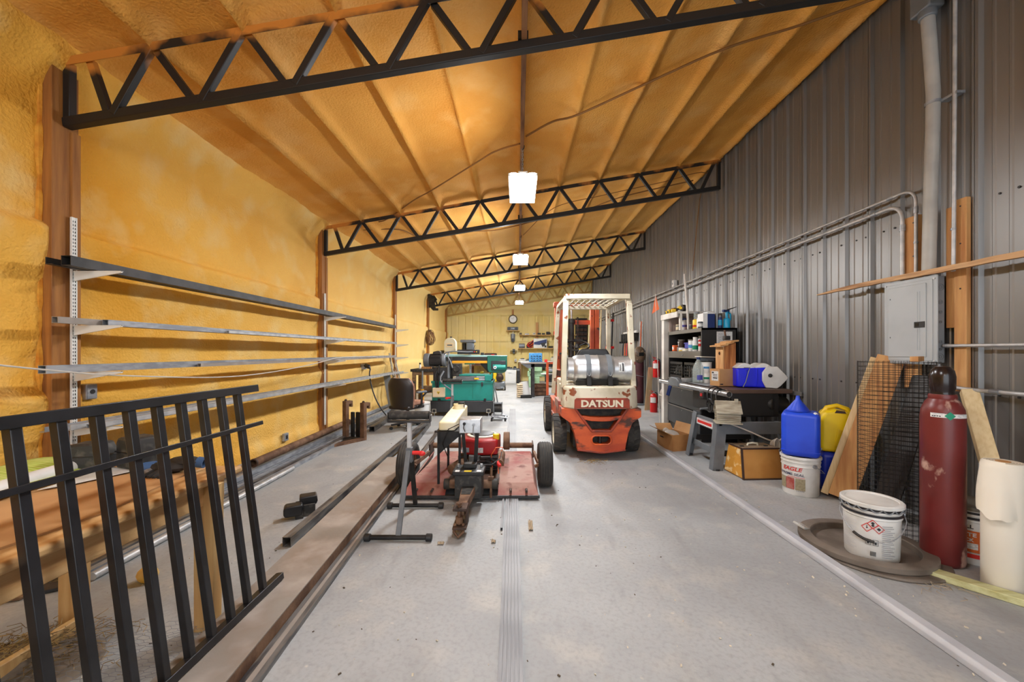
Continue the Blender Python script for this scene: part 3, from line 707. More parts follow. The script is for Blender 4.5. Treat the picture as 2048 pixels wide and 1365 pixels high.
for k in range(14):
    y = 2.095 - .1165 * k
    part('baluster', 'rail_black', t, lambda m: m.bar(rl(.12) + Vector((0, y, 0)), rl(1.18) + Vector((0, y, 0)), .030, .030, up=(0, 1, 0)), bevel=.003)

# ------------------------------------------------------------------ wooden bench behind the railing
t = thing('work_bench', 'light wooden bench behind the black railing with sheets and gloves on it', 'bench', (-1.95, 1.5, 0), w=True)
for k in range(5):
    x = -2.40 + .176 * k
    part('top_board', 'pine_y', t, lambda m: m.box(x, x + .172, .5, 2.16, .735, .772), bevel=.012)
part('apron', 'pine_y', t, lambda m: m.box(-1.60, -1.565, .55, 2.08, .63, .735), bevel=.004)
part('apron', 'pine_y', t, lambda m: m.box(-2.36, -2.325, .55, 2.08, .63, .735), bevel=.004)
part('end_apron', 'pine', t, lambda m: m.box(-2.33, -1.60, 2.03, 2.065, .65, .735), bevel=.004)
for x, y in ((-1.565, 1.97), (-2.24, 1.97), (-1.565, .62), (-2.24, .62)):
    part('leg', 'pine', t, lambda m: m.prism([(x - .05, y - .03), (x + .045, y - .03), (x + .045, y + .03), (x - .05, y + .03)], 'z', 0, .735, [(x - .05, y - .03), (x + .06, y - .03), (x + .06, y + .03), (x - .05, y + .03)]), bevel=.004)
part('stretcher', 'pine', t, lambda m: m.box(-2.19, -2.155, .65, 1.95, .02, .09), bevel=.004)
t = thing('cardboard_sheet', 'brown corrugated cardboard sheet lying flat on the bench', 'cardboard', (-1.98, 1.35, .772), w=True)
part('sheet', 'cardboard', t, lambda m: m.prism([(-2.36, .55), (-1.72, .55), (-1.60, 1.52), (-1.70, 2.02), (-2.30, 1.95)], 'z', .773, .781), smooth=None)
part('flap', 'cardboard', t, lambda m: m.prism([(-2.36, .55), (-1.80, .55), (-1.74, 1.30), (-2.33, 1.42)], 'z', .782, .788), smooth=None)
t = thing('paper_tube', 'white rolled paper tube lying on the cardboard on the bench', 'paper roll', (-2.1, 1.5, .79), w=True)
part('roll', 'white_plastic', t, lambda m: m.pipe((-2.02, .85, .826), (-2.27, 2.05, .816), .035, .030))
part('loose_sheet', 'white_plastic', t, lambda m: m.prism([(-2.12, 1.72), (-2.05, 1.8), (-1.93, 2.08), (-2.15, 2.06)], 'z', .789, .7905), smooth=None)
def fabric(m):
    nu, nv = 18, 10; vs = []
    for j in range(nv + 1):
        for i in range(nu + 1):
            u, v = i / nu, j / nv; x = -2.62 + .55 * v + .0 * u - .10 * u; y = .95 + 1.15 * u
            vs.append((x, y, .80 + .10 * math.sin(math.pi * v) * (.7 + .3 * math.sin(5 * u)) + .03 * nz(x * 4, y * 4, 0)))
    m.add(vs, [(j * (nu + 1) + i, j * (nu + 1) + i + 1, (j + 1) * (nu + 1) + i + 1, (j + 1) * (nu + 1) + i) for j in range(nv) for i in range(nu)])
o = part('green_mat', 'green_fabric', None, fabric, label='crumpled lime green woven mat at the back of the bench', cat='mat')
sol = o.modifiers.new('s', 'SOLIDIFY'); sol.thickness = .006
def binbox(x, y, rz, label, h, w, d):
    t = thing('plastic_bin', label, 'plastic box', (x, y, .792), rz, group='black plastic pieces on the bench')
    part('shell', 'dusty_black', t, lambda m: m.prism([(-w, 0), (w, 0), (w, h * .55), (w * .7, h), (-w * .8, h), (-w, h * .8)], 'y', -d, d), bevel=.012)
    part('rim', 'black_plastic', t, lambda m: m.box(-w * 1.04, w * 1.04, -d * 1.04, d * 1.04, h * .5, h * .56), bevel=.004)
binbox(-2.20, 2.02, .25, 'dusty black plastic block nearer the aisle post on the bench', .14, .085, .05)
binbox(-2.01, 2.07, -.35, 'dusty black plastic block with slanted top beside the gloves', .16, .085, .06)
t = thing('work_gloves', 'pair of black work gloves with blue cuffs lying on the bench end', 'gloves', (-1.80, 2.02, .772), -.15)
part('palm', 'glove_black', t, lambda m: (m.sph((0, 0, .035), (.10, .06, .03), 14, 8), m.sph((.05, .03, .055), (.09, .05, .025), 14, 8)))
for k in range(4): part('finger', 'glove_black', t, lambda m: m.tube([(-.02 + .02 * k, -.045, .025), (-.02 + .028 * k, -.085, .02), (-.02 + .03 * k, -.115, .014)], [.015, .013, .009], 8))
part('thumb', 'glove_grey', t, lambda m: m.tube([(-.05, -.03, .02), (-.07, -.06, .018), (-.03, -.075, .018)], [.018, .016, .012], 8))
part('cuff', 'glove_blue', t, lambda m: m.pipe((-.09, 0, .03), (-.135, -.02, .026), .028, .02, 14))
part('cuff', 'glove_blue', t, lambda m: m.pipe((.12, .04, .05), (.15, .05, .045), .028, .02, 14))

# things under and around the bench
MB().cbox((-3.0, 2.27, .012), (.36, .26, .018), (0, 0, .25)).build('plywood_offcut', 'old_wood', label='dark plywood offcut lying under the bench', cat='plywood', bevel=.003)
MB().cbox((-2.78, 2.28, .012), (.20, .10, .02), (0, 0, .5)).build('steel_plate', 'dark_steel', label='dark flat plate lying under the left end of the bench', cat='plate', bevel=.003)
t = MB().sph((-2.26, 2.38, .04), (.06, .045, .05), 10, 6).build('foam_scrap', 'foam_scrap', label='yellow lump of foam on the floor by the tube bundle', cat='foam scrap')
def straw(m):
    rnd = random.Random(3)
    for k in range(420):
        a = rnd.random() * 6.28; r = abs(rnd.gauss(0, .2)); x, y = -2.20 + r * math.cos(a) * 1.1, 1.78 + r * math.sin(a) * .7; z = .01 + .10 * math.exp(-(r / .2) ** 2) * rnd.random()
        d = rnd.random() * 6.28; l = .03 + .07 * rnd.random(); dz = .03 * (rnd.random() - .35)
        m.tube([(x, y, z), (x + l * .5 * math.cos(d), y + l * .5 * math.sin(d), z + abs(dz)), (x + l * math.cos(d + .5), y + l * math.sin(d + .5), max(.006, z + dz))], .0016, 3)
part('straw_pile', 'straw', None, straw, label='small heap of dry straw and twigs on the floor', cat='straw', kind='stuff')
def dirtpile(m):
    m.sph((-2.2, 1.72, -.02), (.34, .22, .06), 24, 8, 0, 1)
    for v in m.v: v.z += .025 * nz(v.x * 9, v.y * 9, 1.) * (1 if v.z > .005 else 0)
part('dirt_heap', 'dirt', None, dirtpile, label='grey heap of dirt under the straw in the left foreground', cat='dirt', kind='stuff')
def netting(m):
    s = .03; n = 0
    def P(x, y): return (x, y, .035 + .03 * nz(x * 5, y * 5, 3.) + .012 * nz(x * 17, y * 17, 1.))
    for r in range(30):
        for c_ in range(26):
            x = -2.35 + c_ * s * 1.5; y = 1.18 + r * s * .9 + (s * .45 if c_ % 2 else 0)
            a = P(x, y); b = P(x + s, y); d = P(x + s * 1.5, y + s * .45); e = P(x + s * 1.5, y - s * .45)
            m.tube([a, b], .0009, 3); m.tube([b, d], .0009, 3); m.tube([b, e], .0009, 3)
part('wire_netting', 'wire_grey', None, netting, label='crumpled hexagonal wire netting on the floor behind the railing', cat='netting', kind='stuff')

# ------------------------------------------------------------------ roller stands
def roller_stand(x, y, label, knob_side=1, dy=.30, top=.90):
    t = thing('roller_stand', label, 'roller stand', (x, y, 0), group='roller stands')
    for s, xo in ((-1, 0.0), (1, -.03)):
        f = part('foot', 'black_steel', t, lambda m: m.cyl((xo - .235, s * dy, .028), (xo + .235, s * dy, .028), .018, n=12))
        for e in (-1, 1): part('foot_cap', 'black_plastic', f, lambda m: m.cyl((xo + e * .205, s * dy, .028), (xo + e * .25, s * dy, .028), .028, n=14), bevel=.006)
        part('leg', 'saw_grey' if s < 0 else 'black_steel', t, lambda m: m.bar((xo, s * dy, .03), (0, s * .03, .60), .038, .022, up=(0, 1, 0)), bevel=.003)
    part('sleeve', 'saw_grey', t, lambda m: m.bar((0, 0, .50), (0, 0, .62), .05, .05), bevel=.004)
    part('post', 'galv_light', t, lambda m: m.bar((0, 0, .52), (0, 0, top - .07), .034, .034), bevel=.003)
    k = part('clamp_knob', 'red_plastic', t, lambda m: (m.cyl((knob_side * .025, 0, .575), (knob_side * .085, 0, .575), .016, n=10), m.sph((knob_side * .10, 0, .57), (.03, .014, .022), 10, 6)))
    part('screw', 'dark_steel', k, lambda m: m.cyl((knob_side * .0, 0, .575), (knob_side * .04, 0, .575), .008, n=8))
    part('yoke', 'dark_steel', t, lambda m: (m.box(-.17, .17, -.03, .03, top - .075, top - .06), m.box(-.172, -.166, -.03, .03, top - .075, top + .01), m.box(.166, .172, -.03, .03, top - .075, top + .01)), bevel=.002)
    part('roller', 'dusty_black', t, lambda m: m.cyl((-.16, 0, top - .017), (.16, 0, top - .017), .034, n=20))
    part('axle', 'galv_light', t, lambda m: m.cyl((-.185, 0, top - .017), (.185, 0, top - .017), .007, n=8))
roller_stand(-.885, 3.18, 'black roller stand with red clamp knob standing in front of the mower')
roller_stand(-1.17, 6.95, 'grey roller stand with red clamp handle in front of the teal band saw', -1)

# ------------------------------------------------------------------ pull-behind mower
t = thing('pull_mower', 'rusty red pull-behind mower with engine and two wheels in the aisle', 'mower', (-.445, 4.2, 0), w=True)
cx = -.445
def deck(s):
    # one half of the deck: flat top with sloped skirts
    a, b = (cx - .64, cx - .245) if s < 0 else (cx + .255, cx + .63)
    top = [(a + .03, 3.80, .125), (b, 3.80, .125), (b, 4.88, .155), (a + .03 if s > 0 else a + .12, 4.88, .155)]
    if s > 0: top = [(a, 3.80, .125), (b - .03, 3.80, .125), (b - .03, 4.88, .155), (a, 4.88, .155)]
    d = part('deck_plate', 'mower_red', t, lambda m: m.add(top + [(x, y, z - .012) for x, y, z in top], [(0, 1, 2, 3), (4, 5, 6, 7), (0, 1, 5, 4), (1, 2, 6, 5), (2, 3, 7, 6), (3, 0, 4, 7)]), smooth=None)
    part('front_skirt', 'mower_red', d, lambda m: m.add([(a, 3.68, .045), (b, 3.68, .045), top[1], top[0], (a, 3.69, .04), (b, 3.69, .04), (top[1][0], 3.81, .11), (top[0][0], 3.81, .11)], [(0, 1, 2, 3), (4, 5, 6, 7), (0, 1, 5, 4), (1, 2, 6, 5), (2, 3, 7, 6), (3, 0, 4, 7)]), smooth=None)
    xo = a if s < 0 else b
    xi = top[0][0] if s < 0 else top[1][0]
    part('side_skirt', 'mower_red', d, lambda m: m.add([(xo, 3.68, .045), (xo, 4.95, .06), (xi, 4.88, .155), (xi, 3.80, .125), (xo + .008, 3.68, .045), (xo + .008, 4.95, .06), (xi + .008, 4.88, .145), (xi + .008, 3.80, .115)], [(0, 1, 2, 3), (4, 5, 6, 7), (0, 1, 5, 4), (1, 2, 6, 5), (2, 3, 7, 6), (3, 0, 4, 7)]), smooth=None)
    part('rear_tube', 'rust', t, lambda m: m.cyl((a, 4.98, .205), (b, 4.98, .205), .035, n=16))
    part('tube_bracket', 'rust_dark', t, lambda m: m.box(xo - .008, xo + .008, 4.78, 5.02, .10, .26), bevel=.003)
    for k in range(2): part('bolt', 'rust_dark', d, lambda m: m.cyl((a + .12 + .15 * k, 3.665, .085), (a + .12 + .15 * k, 3.73, .085), .012, n=6))
deck(-1); deck(1)
part('lower_rail', 'dark_steel', t, lambda m: m.box(cx - .66, cx + .65, 3.665, 3.70, .018, .045), bevel=.003)
part('centre_pan', 'rust_dark', t, lambda m: m.box(cx - .25, cx + .26, 3.78, 4.9, .08, .13), bevel=.004)
part('front_axle', 'rust', t, lambda m: m.cyl((cx - .235, 3.70, .145), (cx + .25, 3.70, .145), .042, n=18))
for s in (-1, 1): part('axle_collar', 'grease', t, lambda m: m.cyl((cx + s * .20, 3.70, .145), (cx + s * .255, 3.70, .145), .05, n=18), bevel=.004)
for s, x in ((-1, cx - .70), (1, cx + .725)):
    wy = 4.08
    prof = [(.13, -.055), (.165, -.072), (.205, -.072), (.222, -.058), (.226, -.03), (.226, .03), (.222, .058), (.205, .072), (.165, .072), (.13, .055)]
    w_ = part('tyre', 'rubber', t, lambda m: m.lathe(prof, (x, wy, .226), 'x', 40))
    def grooves(m):
        for h in (-.045, -.02, .005, .03):
            m.lathe([(.2263, h - .003), (.2285, h), (.2263, h + .003)], (x, wy, .2275), 'x', 40)
    part('tread_ribs', 'tyre_side', w_, grooves, kind='stuff')
    r_ = part('rim', 'rust', t, lambda m: m.lathe([(.0, -.02), (.06, -.03), (.125, -.03), (.135, -.055), (.138, -.055), (.138, .055), (.13, .05), (.12, .02), (.06, .0), (0, .0)], (x, wy, .226), 'x', 28))
    part('hub', 'rust_dark', r_, lambda m: m.cyl((x - .06, wy, .226), (x + .06, wy, .226), .03, n=14))
    part('wheel_arm', 'rust', t, lambda m: (m.bar((x - s * .06, wy, .226), (cx + s * .64, 4.75, .17), .03, .05), m.bar((x - s * .05, wy, .226), (cx + s * .62, wy, .20), .03, .03)), bevel=.003)
# tongue and hitch
tg = part('tongue', 'rust', t, lambda m: m.prism([(cx - .075, 3.78), (cx + .09, 3.78), (cx + .035, 2.98), (cx - .02, 2.98)], 'z', .14, .21, [(cx - .075, 3.78), (cx + .09, 3.78), (cx + .035, 2.98), (cx - .02, 2.98)]), bevel=.006)
part('tongue_top', 'dusty_black', tg, lambda m: m.prism([(cx - .06, 3.6), (cx + .07, 3.6), (cx + .045, 3.25), (cx - .03, 3.25)], 'z', .21, .214))
h = part('hitch_clevis', 'rust_dark', t, lambda m: (m.box(cx - .045, cx + .06, 2.92, 3.05, .20, .222), m.box(cx - .045, cx + .06, 2.90, 3.05, .07, .09), m.box(cx + .045, cx + .06, 2.96, 3.05, .07, .22)), bevel=.005)
part('pin', 'rust', h, lambda m: (m.cyl((cx, 2.96, .04), (cx, 2.96, .24), .014, n=10), m.cyl((cx, 2.96, .24), (cx, 2.96, .255), .024, n=6)))
part('shackle', 'rust', h, lambda m: m.tube([(cx - .03, 2.95, .10), (cx - .035, 2.92, .05), (cx, 2.90, .02), (cx + .035, 2.92, .05), (cx + .03, 2.95, .10)], .012, 8))
part('spacer', 'rust', h, lambda m: m.cyl((cx, 2.96, .10), (cx, 2.96, .15), .028, n=14))
# battery
b = part('battery', 'dusty_black', t, lambda m: m.box(cx - .115, cx + .125, 3.44, 3.63, .10, .31), bevel=.006)
part('battery_lid', 'black_plastic', b, lambda m: m.box(cx - .135, cx + .145, 3.42, 3.65, .31, .345), bevel=.008)
part('terminal_cover', 'black_plastic', b, lambda m: m.box(cx - .05, cx + .07, 3.52, 3.60, .345, .385), bevel=.006)
part('warning_label', 'tool_yellow', b, lambda m: m.box(cx - .03, cx + .035, 3.425, 3.46, .345, .347))
for s, mt in ((-.09, 'label_white'), (.10, 'label_white')): part('side_label', mt, b, lambda m: m.box(cx + s - .02, cx + s + .02, 3.424, 3.47, .345, .347))
for s in (-.1, .11): part('terminal', 'galv_light', b, lambda m: m.cyl((cx + s, 3.58, .345), (cx + s, 3.58, .37), .012, n=10))
# engine
ex, ey = cx + .03, 4.32
eb = part('engine_block', 'grease', t, lambda m: (m.box(ex - .14, ex + .18, ey - .17, ey + .2, .13, .33), m.box(ex + .02, ex + .20, ey - .24, ey - .1, .17, .31)), bevel=.01)
part('cooling_fins', 'dark_steel', eb, lambda m: [m.box(ex + .0, ex + .20, ey - .26, ey - .08, .17 + .02 * k, .177 + .02 * k) for k in range(7)], kind='stuff')
part('grey_cover', 'panel_side', eb, lambda m: m.box(ex - .10, ex + .02, ey - .26, ey - .16, .14, .32), bevel=.012)
sh = part('shroud', 'engine_red', t, lambda m: m.prism([(ex - .21, ey - .04), (ex - .16, ey - .20), (ex - .02, ey - .25), (ex + .20, ey - .22), (ex + .22, ey + .12), (ex + .10, ey + .24), (ex - .12, ey + .22), (ex - .21, ey + .1)], 'z', .31, .475), bevel=.025, seg=3)
part('fan_cover', 'dark_steel', sh, lambda m: m.lathe([(.0, .03), (.10, .03), (.125, .02), (.13, 0), (0.13, -.01)], (ex + .02, ey, .478), 'z', 28))
part('fan_rim', 'ivory', sh, lambda m: m.lathe([(.135, 0), (.165, 0), (.165, .012), (.135, .018)], (ex + .02, ey, .476), 'z', 28))
part('oil_cap', 'tool_yellow', sh, lambda m: m.cyl((ex + .18, ey - .14, .46), (ex + .18, ey - .14, .52), .035, n=12), bevel=.006)
part('shroud_label', 'label_white', sh, lambda m: m.box(ex - .01, ex + .05, ey - .256, ey - .248, .345, .395))
part('side_grille', 'galv', sh, lambda m: m.box(ex - .175, ex - .09, ey - .222, ey - .21, .34, .39))
part('muffler', 'rust', t, lambda m: m.cyl((cx - .23, 3.95, .20), (cx - .10, 4.2, .24), .055, n=16), bevel=.008)
part('carburettor', 'dusty_black', t, lambda m: (m.box(ex - .22, ex - .12, ey - .20, ey - .08, .18, .30), m.cyl((ex - .2, ey - .22, .24), (ex - .1, ey - .22, .24), .03, n=12)), bevel=.008)
part('side_pulley', 'rust', t, lambda m: m.cyl((ex + .25, ey + .15, .38), (ex + .32, ey + .15, .38), .10, n=24), bevel=.008)
part('rear_roller', 'rust', t, lambda m: m.cyl((ex + .20, 4.3, .15), (ex + .20, 4.75, .15), .06, n=16))
# stand with fuel tank and control box
for x, y in ((cx - .325, 3.78), (cx - .315, 4.25), (cx - .12, 3.78)):
    part('stand_leg', 'black_steel', t, lambda m: m.bar((x, y, .12), (x, y, .62), .022, .022), bevel=.002)
part('stand_plate', 'black_steel', t, lambda m: m.prism([(cx - .335, .62), (cx - .10, .62), (cx - .10, .60), (cx - .22, .50), (cx - .325, .40)], 'y', 3.775, 3.785))
part('stand_tray', 'black_steel', t, lambda m: m.box(cx - .335, cx - .09, 3.77, 4.4, .618, .63), bevel=.002)
ft = part('fuel_tank', 'fuel_tank', t, lambda m: m.add([(cx - .325, 3.78, .632), (cx - .165, 3.78, .632), (cx - .125, 4.42, .632), (cx - .285, 4.42, .632), (cx - .325, 3.78, .72), (cx - .165, 3.78, .72), (cx - .125, 4.42, .80), (cx - .285, 4.42, .80)], [(0, 3, 2, 1), (4, 5, 6, 7), (0, 1, 5, 4), (1, 2, 6, 5), (2, 3, 7, 6), (3, 0, 4, 7)]), bevel=.018, seg=3)
part('filler_neck', 'fuel_tank', ft, lambda m: m.lathe([(.062, -.02), (.062, .045), (.054, .045), (.054, .01), (0, .01)], (cx - .20, 4.28, .785), 'z', 24))
part('fuel_cap', 'black_plastic', ft, lambda m: m.cyl((cx - .175, 4.27, .79), (cx - .175, 4.27, .85), .036, n=18), bevel=.004)
bx = part('control_box', 'alum', t, lambda m: m.box(cx - .10, cx + .10, 3.60, 3.78, .645, .775), bevel=.006)
part('ignition_key', 'black_plastic', bx, lambda m: (m.cyl((cx - .05, 3.60, .735), (cx - .05, 3.585, .735), .014, n=12), m.tube([(cx - .05, 3.585, .735), (cx - .055, 3.57, .70), (cx - .04, 3.575, .665)], .004, 6)))
part('throttle_switch', 'galv', bx, lambda m: (m.cyl((cx + .035, 3.60, .725), (cx + .035, 3.588, .725), .014, n=12), m.tube([(cx + .035, 3.588, .725), (cx + .03, 3.575, .66), (cx + .045, 3.58, .62)], .004, 6)))
part('box_leg', 'black_steel', t, lambda m: m.bar((cx - .065, 3.62, .645), (cx - .035, 3.66, .25), .03, .012), bevel=.002)
part('box_leg', 'rail_black', t, lambda m: m.bar((cx + .065, 3.62, .645), (cx + .04, 3.66, .25), .035, .012), bevel=.002)
for k, (pts, r, mt) in enumerate((([(cx + .05, 3.68, .36), (cx + .12, 3.85, .33), (cx + .22, 3.9, .26), (cx + .2, 4.1, .2)], .014, 'cable_black'), ([(cx + .08, 3.75, .38), (cx + .16, 3.9, .34), (cx + .24, 3.92, .27)], .014, 'cable_black'),
        ([(cx + .18, 4.05, .20), (cx + .17, 4.0, .34), (cx + .22, 3.98, .42), (cx + .29, 4.0, .42), (cx + .27, 4.0, .36), (cx + .24, 3.95, .28), (cx + .25, 3.9, .18)], .005, 'flag_orange'),
        ([(cx - .10, 3.70, .72), (cx - .22, 3.72, .66), (cx - .28, 3.74, .52), (cx - .24, 3.85, .34)], .004, 'cable_black'), ([(cx + .11, 3.58, .36), (cx + .2, 3.7, .33), (cx + .27, 3.8, .36), (cx + .28, 3.9, .4)], .005, 'cable_black'))):
    part(('fuel_hose', 'fuel_hose', 'spark_wire', 'throttle_cable', 'battery_cable')[k], mt, t, lambda m: m.tube(pts, r, 8))
part('red_connector', 'red_plastic', t, lambda m: m.cyl((cx + .235, 3.93, .285), (cx + .265, 3.90, .255), .02, n=10))
part('grease_rod', 'rust', t, lambda m: (m.cyl((cx + .19, 3.66, .03), (cx + .19, 3.74, .29), .012, n=8), m.box(cx + .165, cx + .215, 3.68, 3.72, .19, .215)))

# ------------------------------------------------------------------ office chair
t = thing('office_chair', 'dark office chair with tan seat seen from behind by the left wall', 'chair', (-2.02, 7.15, 0), R(-24))
def backrest(m, off, th):
    nu, nv = 12, 12; vs = []
    for side in (0, 1):
        for j in range(nv + 1):
            v = j / nv; z = .40 + .53 * v; w = .275 * (1 - .35 * max(0, v - .72) ** 2 / .08) * (.86 + .14 * min(1, v * 2.2))
            if .42 < v < .52: w *= .985
            for i in range(nu + 1):
                u = i / nu * 2 - 1; y = -.20 - .05 * v + .07 * u * u - (th if side == 0 else 0) * (1 - .6 * u ** 4)
                vs.append((u * w, y + off, z))
    n = (nu + 1) * (nv + 1); f = []
    for sd in (0, 1):
        for j in range(nv):
            for i in range(nu):
                a = sd * n + j * (nu + 1) + i; f.append((a, a + 1, a + nu + 2, a + nu + 1))
    for i in range(nu): f += [(i, i + 1, n + i + 1, n + i), (nv * (nu + 1) + i, nv * (nu + 1) + i + 1, n + nv * (nu + 1) + i + 1, n + nv * (nu + 1) + i)]
    for j in range(nv):
        a, b = j * (nu + 1), (j + 1) * (nu + 1); f += [(a, b, n + b, n + a), (a + nu, b + nu, n + b + nu, n + a + nu)]
    m.add(vs, f)
bk = part('backrest', 'seat_brown', t, lambda m: backrest(m, -.02, .06), smooth=60)
part('back_cushion', 'seat_tan', bk, lambda m: backrest(m, .015, .035), smooth=60)
part('back_seam', 'black_plastic', bk, lambda m: m.tube([(-.20, -.235, .645), (-.1, -.283, .645), (0, -.302, .645), (.1, -.283, .645), (.20, -.235, .645)], .006, 6))
part('seat', 'seat_tan', t, lambda m: m.prism([(-.22, -.2), (-.24, .18), (-.16, .27), (.16, .27), (.24, .18), (.22, -.2)], 'z', .43, .50), bevel=.03, seg=3)
part('seat_shell', 'seat_brown', t, lambda m: m.prism([(-.22, -.26), (-.25, .16), (-.17, .25), (.17, .25), (.25, .16), (.22, -.26)], 'z', .37, .43), bevel=.02)
for s in (-1, 1):
    a = part('armrest', 'arm_grey', t, lambda m: m.prism([(s * .26, -.10), (s * .32, -.10), (s * .33, .14), (s * .25, .14)], 'z', .655, .69), bevel=.012)
    part('arm_post', 'black_plastic', a, lambda m: m.tube([(s * .24, .0, .40), (s * .30, .01, .44), (s * .30, .02, .56), (s * .29, .02, .66)], [.022, .022, .02, .022], 8))
part('gas_lift', 'dark_steel', t, lambda m: (m.cyl((0, 0, .10), (0, 0, .37), .028, n=12), m.box(-.08, .08, -.1, .1, .34, .37)))
for k in range(5):
    a = R(72 * k + 20); c_, s_ = math.cos(a), math.sin(a)
    l = part('base_arm', 'black_plastic', t, lambda m: m.bar((c_ * .02, s_ * .02, .11), (c_ * .30, s_ * .30, .085), .045, .03), bevel=.006)
    part('caster', 'black_plastic', l, lambda m: m.cyl((c_ * .30 - s_ * .022, s_ * .30 + c_ * .022, .028), (c_ * .30 + s_ * .022, s_ * .30 - c_ * .022, .028), .028, n=14))
t = thing('plastic_bucket', 'white plastic bucket with lid behind the office chair', 'bucket', (-1.93, 7.85, 0))
part('body', 'white_plastic', t, lambda m: m.lathe([(0, 0), (.13, 0), (.15, .36), (.155, .36), (.155, .38), (0, .38)], n=24))
part('lid', 'white_plastic', t, lambda m: m.lathe([(0, .395), (.14, .395), (.16, .385), (.16, .36), (.152, .36)], n=24))
MB().cbox((-2.05, 7.45, .12), (.30, .10, .22), (.2, .1, .4)).build('paper_sack', 'paper', bevel=.04, seg=3, label='crumpled white paper sack on the floor under the chair', cat='sack')

# ------------------------------------------------------------------ teal horizontal band saw
t = thing('band_saw', 'teal horizontal metal band saw with black base and yellow blade guard', 'band saw', (-1.2, 8.8, 0), w=True)
part('base', 'cabinet_black', t, lambda m: m.box(-1.90, -.54, 8.46, 9.20, .085, .335), bevel=.01)
for x in (-1.82, -.64):
    for y in (8.45, 9.1):
        f = part('base_channel', 'ivory', t, lambda m: m.sqtube((x, y, .115), (x, y + .1, .115), .085, .085, .008), smooth=None)
        part('levelling_foot', 'galv', f, lambda m: (m.cyl((x, y + .03, 0), (x, y + .03, .12), .010, n=8), m.cyl((x, y + .03, 0), (x, y + .03, .012), .04, n=14)))
cb = part('cabinet', 'teal', t, lambda m: m.box(-1.87, -.55, 8.47, 9.15, .335, .765), bevel=.012)
part('cabinet_lip', 'teal', cb, lambda m: m.box(-1.885, -.54, 8.455, 9.16, .715, .765), bevel=.006)
part('door_seam', 'teal_dark', cb, lambda m: (m.box(-.985, -.98, 8.466, 8.472, .38, .70), m.box(-1.55, -.98, 8.466, 8.472, .70, .705)))
part('latch', 'dark_steel', cb, lambda m: (m.box(-.80, -.76, 8.45, 8.475, .66, .74), m.box(-.79, -.77, 8.44, 8.46, .64, .67)), bevel=.004)
part('drain_port', 'black_plastic', cb, lambda m: m.box(-.74, -.69, 8.44, 8.475, .335, .385), bevel=.004)
part('drain_port', 'black_plastic', cb, lambda m: m.box(-1.74, -1.68, 8.44, 8.475, .335, .38), bevel=.004)
eb = part('electrical_box', 'beige', t, lambda m: m.box(-1.835, -1.575, 8.36, 8.47, .42, .625), bevel=.014, seg=3)
part('warning_sign', 'tool_yellow', eb, lambda m: m.prism([(-1.742, .545), (-1.668, .545), (-1.705, .478)], 'y', 8.356, 8.36))
part('warning_bolt', 'print_black', eb, lambda m: (m.prism([(-1.722, .538), (-1.712, .538), (-1.70, .50), (-1.706, .50)], 'y', 8.354, 8.356), m.prism([(-1.695, .535), (-1.685, .535), (-1.70, .492), (-1.706, .495)], 'y', 8.354, 8.356)))
part('cutting_table', 'alum', t, lambda m: (m.box(-1.42, -.60, 8.55, 9.05, .765, .83), m.box(-1.30, -.62, 8.50, 8.9, .83, .872)), bevel=.008)
part('table_bed', 'teal', t, lambda m: m.prism([(-1.28, 8.48), (-.64, 8.48), (-.66, 9.02), (-1.20, 9.02)], 'z', .872, .905), bevel=.006)
part('bed_front', 'saw_grey', t, lambda m: m.box(-1.34, -.90, 8.42, 8.50, .77, .862), bevel=.006)
part('vise_block', 'teal', t, lambda m: (m.box(-.72, -.58, 8.44, 8.58, .765, .90), m.box(-.585, -.555, 8.44, 8.62, .80, .93)), bevel=.008)
part('caution_tag', 'tool_yellow', t, lambda m: m.box(-.945, -.845, 8.41, 8.43, .80, .835), bevel=.004)
part('stop_clamp', 'tool_yellow', t, lambda m: m.box(-.86, -.79, 8.9, 8.98, .905, .95), bevel=.006)
# saw frame
ar = part('saw_arm', 'cabinet_dark', t, lambda m: m.box(-1.58, -.60, 8.60, 8.80, 1.195, 1.285), bevel=.006)
part('blade_guard', 'saw_yellow', ar, lambda m: m.box(-1.47, -.66, 8.585, 8.60, 1.148, 1.20), bevel=.003)
part('arm_cover', 'teal_pale', ar, lambda m: m.prism([(-1.62, 1.285), (-.24, 1.285), (-.24, 1.315), (-.9, 1.325), (-1.55, 1.345)], 'y', 8.60, 8.95), bevel=.006)
def head(x0, x1, z0, z1, r):
    pts = [(x0, z1), (x1, z1)]
    for k in range(7):
        a = R(-90 * k / 6); pts.append((x1 - r + r * math.cos(a), z0 + r + r * math.sin(a)))
    for k in range(7):
        a = R(-90 - 90 * k / 6); pts.append((x0 + r + r * math.cos(a), z0 + r + r * math.sin(a)))
    return pts
hd = part('drive_head', 'teal_dark', t, lambda m: m.prism(head(-.675, -.245, .935, 1.31, .10), 'y', 8.56, 8.82), bevel=.01)
part('head_opening', 'screen_dark', hd, lambda m: m.box(-.59, -.27, 8.552, 8.562, 1.0, 1.20), bevel=.004)
part('tension_motor', 'teal', hd, lambda m: (m.cyl((-.50, 8.52, 1.06), (-.27, 8.52, 1.06), .055, n=16), m.box(-.55, -.38, 8.51, 8.56, 1.06, 1.12)), bevel=.004)
part('tension_knob', 'chrome', hd, lambda m: (m.cyl((-.50, 8.46, 1.06), (-.50, 8.52, 1.06), .035, n=14), m.sph((-.50, 8.45, 1.06), .02, 10, 6)))
part('guide_post', 'cabinet_dark', t, lambda m: m.bar((-.80, 8.7, 1.17), (-.62, 8.68, .98), .05, .12), bevel=.004)
mo = part('motor', 'black_plastic', t, lambda m: m.cyl((-1.93, 8.58, 1.215), (-1.66, 8.58, 1.215), .142, n=28), bevel=.012)
